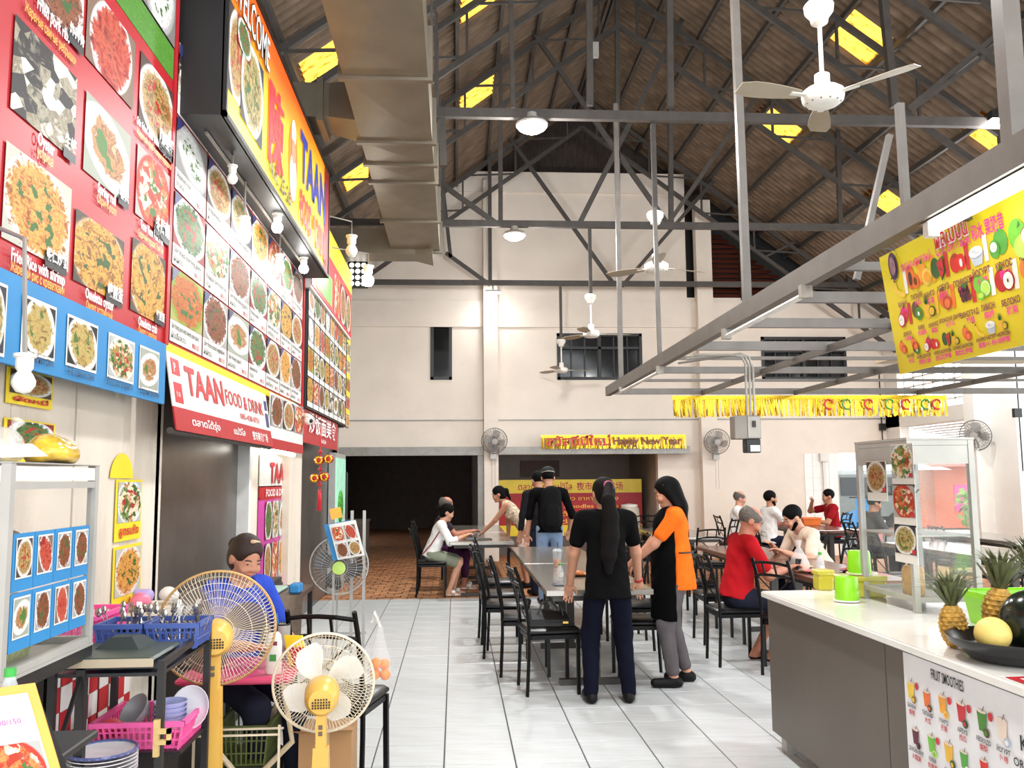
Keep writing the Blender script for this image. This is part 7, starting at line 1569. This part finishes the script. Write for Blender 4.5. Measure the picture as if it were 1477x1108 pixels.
# ---- menu card stand near the camera
mc = thing('menu_card', 'orange bordered menu card standing at the lower picture corner', 'menu card', (-.86, 1.75, .9)); A0 = at(50, 985, Y=1.75); dn = (at(90, 1120, Y=1.72)-A0); lf_ = (at(-60, 1000, Y=1.72)-A0)
n0 = A0+dn*1.25; part('card', mat('orange card', (240, 160, 60), .4), mc, lambda m: m.slab(n0+lf_, -lf_, -dn*1.25, .006)); part('page', m_wprint, mc, lambda m: m.slab(n0+lf_*.92+Vector((.0, -.003, 0)), -lf_*.80, -dn*1.16, .004)); part('dish_photo', FOOD[5], mc, lambda m: m.quad(n0+lf_*.9+Vector((0, -.006, 0)), -lf_*.76, -dn*.66))
part('lettering', m_ltext, mc, lambda m: text(m, "100/150", n0+lf_*.45-dn*.86+Vector((0, -.008, 0)), -lf_, -dn, .010)); part('stand', m_black, mc, lambda m: [m.bar(A0+Vector((-.02, .03, -.02)), A0+dn*1.25+Vector((-.06, .16, -.04)), .012), m.bar(n0, n0+Vector((-.02, .0, -.9)), .015)])
slabobj('side_shelf', 'black shelf under the menu card', 'shelf', (-1.3, 1.55, .78), (-.62, 2.0, .80), m_black)
# ---- stand fans
def stand_fan(c, ax, R, lab, gm, bm, body, zbase=0.0, wires=60, hub=None, nbl=4, back_to=True, rot=.3, post=True):
    c = Vector(c); ax = Vector(ax).normalized(); t = thing('stand_fan', lab, 'fan', (c.x, c.y, zbase))
    g_ = MB(); guard(g_, c, ax, R, .085, wires, (.3, .6, .85), .0012); o = g_.build('guard', gm, t); o['kind'] = 'stuff'
    part('rim', m_tanw if R > .24 else gm, t, lambda m: m.ring(c, ax, R, .006, 56, 6), True); fan_blades(t, c, ax, R*.92, nbl, bm, rot)
    part('motor', body, t, lambda m: m.lathe([(.001, -.235), (.05, -.23), (.068, -.20), (.072, -.12), (.06, -.095), (.03, -.09)], c, ax, 24), 'auto')
    if hub: part('hub', hub, t, lambda m: m.lathe([(.035, .03), (.045, .09), (.001, .095)], c, ax, 20), 'auto')
    a = ax.orthogonal().normalized(); mc_ = c-ax*.236
    vu = Vector((0, 0, 1)); vs2 = ax.cross(vu).normalized()
    m = MB()
    for i in range(-3, 4):
        for j in range(-1, 3):
            if abs(i)+abs(j) < 5: pt = mc_+vs2*(i*.011)+vu*(j*.011-.01); m.box(pt-Vector((.003, .003, .003)), pt+Vector((.003, .003, .003)))
    o = m.build('vent_holes', m_black, t); o['kind'] = 'stuff'
    bp = c-ax*.16
    if post:
        part('neck', body, t, lambda m: m.bar(bp-zv*.05, bp-zv*.20, .04, .05)); part('button', m_dark, t, lambda m: [m.box((bp.x-.008, bp.y-.032, bp.z-.15), (bp.x+.008, bp.y-.024, bp.z-.135)), m.box((bp.x-.008, bp.y-.032, bp.z-.125), (bp.x+.008, bp.y-.024, bp.z-.11))])
        part('post', body, t, lambda m: m.loft([[(bp.x-.03, bp.y-.025, bp.z-.2), (bp.x+.03, bp.y-.025, bp.z-.2), (bp.x+.03, bp.y+.025, bp.z-.2), (bp.x-.03, bp.y+.025, bp.z-.2)], [(bp.x-.045, bp.y-.035, zbase+.05), (bp.x+.045, bp.y-.035, zbase+.05), (bp.x+.045, bp.y+.035, zbase+.05), (bp.x-.045, bp.y+.035, zbase+.05)]]))
        part('base', body, t, lambda m: m.lathe([(.18, 0), (.18, .02), (.10, .05), (.02, .055)], (bp.x, bp.y, zbase), n=28), 'auto')
    return t
stand_fan(at(467, 985, Y=3.95), (-.10, 1, .12), .213, 'yellow stand fan with white blades, nearest the aisle', m_wire, m_whblade, m_yfan, wires=84, nbl=4, rot=.1)
stand_fan(at(313, 906, Y=3.98), (-.22, 1, .10), .245, 'larger yellow stand fan with a tan rim in front of the seated cook', m_wire, m_dkblade, m_yfan, wires=90, nbl=3)
stand_fan(at(489, 816, Y=6.3), (.12, -1, -.1), .2, 'dark fan with a lime hub on the steel stand', m_alu, mat('dark fan blade', (60, 60, 62), .4, alpha=.85), m_black, zbase=.0, wires=40, hub=mat('lime hub', (190, 220, 110), .4), post=False)
sf = thing('steel_stand', 'tall thin steel stand carrying the dark fan and clipped menu sheets', 'stand', (-.75, 6.4, 0))
s1_, s2_ = at(505, 900, Y=6.4), at(523, 900, Y=6.4)
for x in (s1_.x, s2_.x): part('upright', m_alu, sf, lambda m: m.bar((x, 6.45, 0), (x, 6.45, 1.36), .02))
for z in (.1, .5, .95): part('crossbar', m_alu, sf, lambda m: m.bar((s1_.x-.12, 6.45, z), (s2_.x+.02, 6.45, z), .015))
for k in range(2): part('wire_rest', m_alu, sf, lambda m: m.bar((s1_.x-.1, 6.45-.2*k, .0), (s1_.x-.1, 6.45-.2*k, .98), .015))
ms = thing('menu_sheet', 'tilted menu sheets with four dish photos clipped before the dark fan', 'menu sheet', (-.8, 6.05, 1.1)); q0_ = at(487, 808, Y=6.05); ux, uy = at(526, 801, Y=6.05)-q0_, at(474, 757, Y=6.05)-q0_
part('backing', m_blue, ms, lambda m: m.slab(q0_-ux*.18+Vector((0, .012, 0)), ux*1.0, uy*1.02, .004)); part('sheet', m_wprint, ms, lambda m: m.slab(q0_, ux, uy, .004))
for i in range(2):
    for j in range(2): part('dish_photo', fpick((8, 5, 9, 4)[i*2+j]), ms, lambda m: m.quad(q0_+ux*(.06+.46*i)+uy*(.06+.46*j)+Vector((0, -.006, 0)), ux*.40, uy*.38))
part('orange_card', mat('orange tag', (240, 170, 60), .5), ms, lambda m: m.slab(at(478, 750, Y=6.02), at(494, 746, Y=6.02)-at(478, 750, Y=6.02), at(475, 735, Y=6.02)-at(478, 750, Y=6.02), .003))
part('clip_rod', m_alu, ms, lambda m: [m.bar(at(500, 806, Y=6.1), at(496, 735, Y=6.1), .008), m.bar(at(500, 800, Y=6.1), (s1_.x, 6.45, 1.0), .008)])
# ---- pink table with its bottles
pt_ = thing('folding_table', 'pink topped folding table with crossed beige legs', 'table', (-.9, 4.3, 0)); zt2 = .70
part('tabletop', mat('pink table top', (206, 70, 110), .35), pt_, lambda m: m.bbox((-1.25, 4.12, zt2-.03), (-.74, 4.62, zt2), .01))
for k in (0, 1): part('leg', mat('beige tube', (206, 190, 160), .4), pt_, lambda m: m.tube([(-1.12+.34*k, 4.16, zt2-.03), (-1.10+.36*k-.12*(1-2*k)*-.0, 4.2, .4), (-.80-.32*k, 4.25, .02)], .013, 8)); part('leg', mat('beige tube', (206, 190, 160), .4), pt_, lambda m: m.tube([(-1.12+.34*k, 4.56, zt2-.03), (-.80-.32*k, 4.5, .02)], .013, 8))
c = Vector((-.83, 4.2, zt2)); bt = thing('sauce_bottle', 'white squeeze bottle with a blue cap on the pink table', 'bottle', c)
part('body', m_wprint, bt, lambda m: m.loft([[(c.x+.036*math.cos(q*PI/8)*w_, c.y+.022*math.sin(q*PI/8)*w_, c.z+z) for q in range(16)] for w_, z in ((.9, .001), (1, .01), (1, .14), (.85, .175), (.45, .19))]), 'auto'); part('cap', m_navy, bt, lambda m: m.lathe([(.017, .19), (.017, .225), (.012, .23)], c, n=14), 'auto'); part('leaf_mark', mat('green leaf', (60, 140, 60), .5), bt, lambda m: m.quad((c.x-.015, c.y-.0235, c.z+.06), (.03, 0, 0), (0, 0, .03))); part('label_mark', m_mtext, bt, lambda m: m.quad((c.x+.0, c.y-.0235, c.z+.13), (.018, 0, 0), (0, 0, .018)))
for k, (mt, lab) in enumerate(((m_yprint, 'yellow seasoning packet leaning behind the white bottle'), (m_red, 'red seasoning packet leaning on the pink table'))):
    o = MB().slab((-.79+.03*k, 4.36-.03*k, zt2+.001+.0), (.085, -.02, -.0), (-.03, .02, .14-.05*k), .02).build('seasoning_packet', mt, None, origin=(-.77, 4.35, zt2)); tag(o, lab, 'packet')
cupc_ = Vector((-.86, 4.55, zt2)); cu = thing('steel_cup', 'tall steel cup with a blue straw behind the white bottle', 'cup', cupc_); part('cup', m_alu, cu, lambda m: m.lathe([(.034, .001), (.036, .01), (.04, .17), (.037, .17), (.03, .02), (.001, .02)], cupc_, n=20), 'auto'); part('straw', m_blue, cu, lambda m: m.tube([cupc_+zv*.05, cupc_+Vector((-.03, 0, .22))], .004, 6)); part('rim', m_black, cu, lambda m: m.ring(cupc_+zv*.168, (0, 0, 1), .04, .004, 20, 5))
# ---- dark side table with towel, further in
dt = thing('side_table', 'dark wooden side table with a cloth hanging over it', 'table', (-1.25, 6.1, 0)); ztd = .86
part('tabletop', mat('dark wood', (74, 50, 38), .5, var=.3), dt, lambda m: m.box((-1.42, 5.7, ztd-.03), (-.98, 6.3, ztd)))
for x in (-1.40, -1.0):
    for y in (5.72, 6.26): part('leg', m_black, dt, lambda m: m.box((x-.015, y-.015, 0), (x+.015, y+.015, ztd-.03)))
part('shelf', m_black, dt, lambda m: m.box((-1.40, 5.72, .5), (-1.0, 6.26, .52)))
tw = thing('towel', 'grey brown towel hanging over the dark side table', 'towel', (-1.02, 5.68, .5)); part('cloth', mat('grey brown towel', (122, 108, 94), .95, var=.15, scale=30, bump=.4), tw, lambda m: m.add([(-1.17+.045*i, 5.66-.03*math.sin(i*1.4+j*.3)-.01*j, ztd+.006-.40*(j/6)*(1-.15*(i % 3 == 0))+(0 if j else .0)) for j in range(7) for i in range(6)], [(j*6+i, j*6+i+1, j*6+i+7, j*6+i+6) for j in range(6) for i in range(5)]), True)
slabobj('plastic_tray', 'pale green tray on the dark side table', 'tray', (-1.40, 5.8, ztd+.001), (-1.12, 6.1, ztd+.02), mat('pale green tray', (150, 186, 170), .4), .006); slabobj('snack_packet', 'blue snack packet on the dark side table', 'packet', (-1.06, 5.78, ztd+.001), (-.99, 5.92, ztd+.06), m_blue, .01)
# ---- bits behind the cook
for k, (x, y, z, mt, lab) in enumerate(((-1.70, 5.0, .92, mat('lilac box', (170, 150, 200), .6), 'lilac box on the ledge behind the cook'), (-1.66, 4.86, .92, m_pinkp, 'pink bundle on the ledge behind the cook'), (-1.6, 5.12, .92, m_wprint, 'white folded bundle on the ledge behind the cook'))):
    lump('bundle', lab, 'bundle', (x, y, z+.03), .052, (1, 1.2, .8), mt, 'bundles behind the cook', seed=20+k)
cbd = thing('dark_filler_cupboard', 'dark low cupboard against the stainless stall front', 'cupboard', (-1.6, 6, 0)); m_cbd = mat('dark filler cupboard', (48, 42, 40), .6, var=.2)  # invented cupboard, its dark colour stands in for shade below the stall
part('body', m_cbd, cbd, lambda m: m.box((-1.74, 5.45, 0), (-1.45, 7.6, .78)))
for k in range(4): dr_ = part('door', m_cbd, cbd, lambda m: m.box((-1.45, 5.48+k*.53, .06), (-1.435, 5.98+k*.53, .74))); part('handle', m_alu, dr_, lambda m: m.bar((-1.425, 5.93+k*.53, .35), (-1.425, 5.93+k*.53, .5), .012))
slabobj('back_ledge', 'white ledge behind the cook', 'ledge', (-1.74, 4.6, .86), (-1.5, 5.28, .90), m_wood)
# ---- chair with the bag of oranges
chair(-.60, 4.80, -.25, 'chair near the aisle stalls with a bag of oranges on its post')
ob = thing('orange_bag', 'clear bag of oranges hanging from the chair post', 'bag', at(548, 960, Y=4.5)); oc = at(548, 966, Y=4.42)
part('film', mat('clear film', (235, 235, 235), .1, alpha=.16), ob, lambda m: m.lathe([(.02, -.055), (.055, -.04), (.06, .0), (.05, .06), (.025, .14), (.012, .2)], oc, n=14, cap=False), True); part('loop', m_clr, ob, lambda m: m.tube([oc+zv*.2, oc+Vector((-.03, .02, .27)), oc+Vector((-.045, .03, .22))], .008, 6))
m_or = mat('orange peel', (240, 136, 20), .45, var=.08, scale=60, bump=.1)
for k, (dx, dy, dz) in enumerate(((-.022, 0, -.02), (.026, -.01, -.022), (-.018, .0, .03), (.02, .012, .022))):
    o = MB().ball(oc+Vector((dx, dy, dz)), .026, 14, 10).build('orange', m_or, None, True, origin=oc+Vector((dx, dy, dz-.026))); tag(o, ('lower orange nearer the stalls in the hanging bag', 'lower orange nearer the aisle in the hanging bag', 'upper orange nearer the stalls in the hanging bag', 'upper orange nearer the aisle in the hanging bag')[k], 'orange', 'oranges in the bag')
# ---- below the tables
holed_basket('crate', 'olive green crate on the floor under the pink table', -1.10, -.86, 4.25, 4.6, .28, .46, mat('olive crate', (84, 94, 44), .6)); slabobj('storage_tub', 'dark tub under the olive crate', 'tub', (-1.12, 4.22, .0), (-.84, 4.62, .28), mat('dark green tub', (40, 48, 30), .6), .02)
wr2 = thing('wire_rack', 'white wire rack on the floor beneath the big fan', 'rack', (-1.0, 4.1, 0))
for z in (.06, .26, .46): part('shelf_wire', m_wire, wr2, lambda m: [m.bar((-1.15, 4.1, z), (-.78, 4.1, z), .008), m.bar((-1.15, 4.2, z), (-.78, 4.2, z), .008)])
for x in (-1.15, -.78): part('upright', m_wire, wr2, lambda m: m.bar((x, 4.1, 0), (x, 4.1, .5), .01))
cbx = thing('cardboard_box', 'brown cardboard box on the floor behind the yellow fan', 'box', (-.62, 4.35, 0)); m_cb = mat('cardboard', (166, 128, 88), .8, var=.1); part('body', m_cb, cbx, lambda m: m.box((-.72, 4.25, 0), (-.48, 4.5, .42))); part('flap', m_cb, cbx, lambda m: m.add([(-.72, 4.25, .42), (-.48, 4.25, .42), (-.46, 4.14, .46), (-.74, 4.14, .46)], [(0,1,2,3)])); part('tape', mat('tape', (190, 160, 110), .3), cbx, lambda m: m.box((-.62, 4.247, .0), (-.58, 4.25, .42)))
tb2 = slabobj('storage_tub', 'dark plastic tub in the shade under the stall tables', 'tub', (-1.65, 3.85, .02), (-1.2, 4.6, .5), mat('dark tub', (44, 40, 40), .6), .03)  # added tub, darkens the space below the stall tables
# ---- red lucky hanging
lh = thing('lucky_charm', 'red and gold knotted hanging with a tassel before the stainless stall', 'hanging', (-1.3, 8.5, 1.3)); LY = 8.5
def lp(px, py): return at(px, py, Y=LY)
part('cord', m_rtext, lh, lambda m: m.bar(lp(463, 615), lp(461, 715), .008))
for k, (px, py) in enumerate(((467, 664), (461, 690))):
    c = lp(px, py); part('knot', [m_red, m_gold], lh, lambda m: (m.ball(c+Vector((-.045, 0, 0)), .05, 10, 8, (1, .5, .9)), m.ball(c+Vector((.045, 0, .012)), .05, 10, 8, (1, .5, .9)), setattr(m, 'mi', 1), m.ring(c+Vector((-.045, -.02, 0)), (0, 1, 0), .03, .01, 14, 5), m.ring(c+Vector((.045, -.02, .012)), (0, 1, 0), .03, .01, 14, 5)), True)
for px, py in ((462, 652), (462, 677), (461, 699)): part('bead', m_red, lh, lambda m: m.ball(lp(px, py), .02, 10, 8), True)
part('tassel', m_rtext, lh, lambda m: m.lathe([(.012, 0), (.018, -.05), (.024, -.2)], lp(461, 706), n=10), True)
part('hanger', m_steel, lh, lambda m: m.tube([lp(463, 616), lp(463, 608), Vector((-1.585, LY, 2.36))], .005, 5))
cc = at(445, 606, X=-1.5); cv = thing('security_camera', 'small white round security camera under the menu boards', 'camera', cc); part('body', m_fanw, cv, lambda m: m.ball(cc, .05, 16, 10), True); part('lens', m_black, cv, lambda m: m.ball(cc+Vector((.03, -.03, -.01)), .022, 10, 8), True); part('mount', m_fanw, cv, lambda m: m.lathe([(.05, 0), (.05, .03)], cc+zv*.03, n=16)); part('arm', m_fanw, cv, lambda m: m.bar(cc+zv*.05, Vector((XP, cc.y, cc.z+.06)), .03))
fz = thing('glass_fridge', 'tall glass fridge with greens glowing pale green at the end of the stalls', 'fridge', (-1.7, 12.2, 0)); f0_, f1_ = at(483, 700, X=-1.7).y, at(498, 700, X=-1.7).y
part('cabinet', m_alu, fz, lambda m: m.box((-1.79, f0_, .0), (-1.70, f1_, 1.97))); part('door', mat('lit fridge glass', (170, 224, 196), .2, emit=.5), fz, lambda m: m.box((-1.70, f0_+.06, .7), (-1.69, f1_-.06, 1.9))); part('greens', mat('leafy greens', (70, 150, 50), .6, var=.5, scale=20), fz, lambda m: m.ball((-1.68, (f0_+f1_)/2-.1, 1.2), .2, 10, 8, (.15, 1.2, 1.2)), True); part('handle', m_steel, fz, lambda m: m.bar((-1.67, f1_-.02, .9), (-1.67, f1_-.02, 1.7), .02))

# =================================================================== OUTSIDE, seen past the side wall
ks = thing('market_kiosk', 'orange red kiosk with a pale awning standing in the street', 'kiosk', (17, 27, 0)); kx = at(1395, 720, Y=26)
part('wall', mat('orange kiosk', (214, 110, 76), .7), ks, lambda m: m.box((kx.x-1.0, 26, 0), (kx.x+1.6, 28, 1.9))); part('roof', mat('kiosk roof', (196, 90, 70), .7), ks, lambda m: m.add([(kx.x-1.3, 25.5, 1.85), (kx.x+1.9, 25.5, 1.85), (kx.x+1.9, 28.3, 2.3), (kx.x-1.3, 28.3, 2.3)], [(0,1,2,3)])); part('poster', m_ltext, ks, lambda m: m.slab((kx.x-.4, 25.98, .5), (.6, 0, 0), (0, 0, .8), .02)); part('awning', m_white2, ks, lambda m: m.add([(kx.x-2.6, 25.0, 1.75), (kx.x-1.0, 25.0, 1.75), (kx.x-1.0, 27, 2.1), (kx.x-2.6, 27, 2.1)], [(0,1,2,3)]))
vx = at(1300, 722, Y=23); vn = thing('parked_van', 'grey van parked in the street beyond the opening', 'van', (vx.x, 24, 0)); part('body', mat('grey van', (112, 116, 112), .35), vn, lambda m: m.bbox((vx.x-1.6, 24, .35), (vx.x+.9, 25.4, 1.75), .12), 'auto'); part('window', m_darkglass, vn, lambda m: m.box((vx.x-1.2, 23.98, 1.05), (vx.x+.5, 24.0, 1.55)))
for k in (-1.0, .4): part('wheel', m_black, vn, lambda m: m.lathe([(.3, 0), (.3, .2)], (vx.x+k, 23.95, .3), (0, 1, 0), 20))
def bush(c, r, lab):
    t = thing('bush', lab, 'bush', c); q = random.Random(5); m = MB()
    for k in range(420):
        d = Vector((q.gauss(0, 1), q.gauss(0, 1), q.gauss(0, 1))).normalized()*r*q.uniform(.6, 1); p = Vector(c)+d*1.0+zv*r; u1 = Vector((q.gauss(0, 1), q.gauss(0, 1), q.gauss(0, 1))).normalized(); u2 = u1.orthogonal(); m.add([p-u1*.1, p+u2*.05, p+u1*.1, p-u2*.05], [(0,1,2,3)])
    o = m.build('leaves', mat('bush leaves', (126, 168, 60), .6, var=.4), t); o['kind'] = 'stuff'; part('stem', m_dark, t, lambda m: m.tube([c, Vector(c)+zv*r], .05))
gx_ = at(1425, 745, Y=22); bush((gx_.x, 22, 0), .75, 'sunlit green bush behind the side wall opening')
for k, (px, lab) in enumerate(((1232, 'blue scooter parked past the far wall corner'), (1243, 'dark scooter parked next to the blue one'))):
    p = at(px, 745, Y=21+k); t = thing('scooter', lab, 'scooter', (p.x, 21+k, 0)); bm_ = m_blue if k == 0 else m_black
    part('body', bm_, t, lambda m: m.loft([[(p.x-.18, 21+k-.5, .4), (p.x+.18, 21+k-.5, .4), (p.x+.18, 21+k-.5, .8), (p.x-.18, 21+k-.5, .8)], [(p.x-.12, 21+k+.5, .3), (p.x+.12, 21+k+.5, .3), (p.x+.12, 21+k+.5, .6), (p.x-.12, 21+k+.5, .6)]]))
    part('front_shield', bm_, t, lambda m: m.box((p.x-.2, 21+k-.62, .5), (p.x+.2, 21+k-.52, 1.05))); part('handlebar', m_black, t, lambda m: m.bar((p.x-.33, 21+k-.5, 1.08), (p.x+.33, 21+k-.5, 1.08), .03))
    for yy in (-.7, .6): part('wheel', m_black, t, lambda m: m.lathe([(.26, -.06), (.26, .06)], (p.x, 21+k+yy, .26), (1, 0, 0), 18))
# electric box and pipes on the walls
p = at(1188, 660, Y=Y_WALL-.03); eb = thing('meter_box', 'small white electric box with a pipe on the far wall', 'box', (p.x, Y_WALL, p.z)); part('box', m_wprint, eb, lambda m: m.box((p.x-.09, Y_WALL-.09, p.z-.08), (p.x+.09, Y_WALL-.016, p.z+.08))); part('pipe', m_wprint, eb, lambda m: m.box((p.x-.03, Y_WALL-.05, 1.0), (p.x+.03, Y_WALL-.016, p.z-.08))); part('switch', m_cond, eb, lambda m: m.box((p.x-.05, Y_WALL-.07, .9), (p.x+.05, Y_WALL-.016, 1.0)))

def conduit(pts, boxp, lab, r=.012):
    t = thing('cable_conduit', lab, 'conduit', pts[-1]); part('cable', m_black, t, lambda m: m.tube(pts, r, 6)); part('socket', m_black, t, lambda m: m.box((boxp[0]-.06, boxp[1]-.05, boxp[2]-.07), (boxp[0]+.06, boxp[1]+.02, boxp[2]+.07)))
a, b = at(1316, 536, Y=Y_WALL-.03), at(1318, 640, Y=Y_WALL-.03)
a.x = b.x = min(a.x, XR-.1); conduit([a, b], (a.x, Y_WALL-.04, at(1316, 616, Y=Y_WALL).z), 'black cable with a socket in the corner by the barred opening')
y_ = at(1470, 600, X=XR-.02).y; conduit([(XR-.02, y_, at(1470, 480, X=XR).z), (XR-.02, y_, at(1470, 680, X=XR).z)], (XR-.06, y_, at(1470, 596, X=XR).z), 'black cable with a socket on the white side wall')
for k, (x, y, mt, lab) in enumerate(((5.75, 15.3, m_pinkp, 'pink basket on the table of the man in maroon'), (6.1, 15.0, mat('orange tub', (232, 120, 50), .4), 'orange tub on the table of the man in maroon'))):
    t = thing('table_basket', lab, 'basket', (x, y, .75)); part('body', mt, t, lambda m: bask(m, x-.16, x+.16, y-.12, y+.12, .751, .87)); part('rim', mt, t, lambda m: [m.box((x-.17, y-.13, .86), (x+.17, y-.115, .878)), m.box((x-.17, y+.115, .86), (x+.17, y+.13, .878)), m.box((x-.17, y-.115, .86), (x-.155, y+.115, .878)), m.box((x+.155, y-.115, .86), (x+.17, y+.115, .878))])
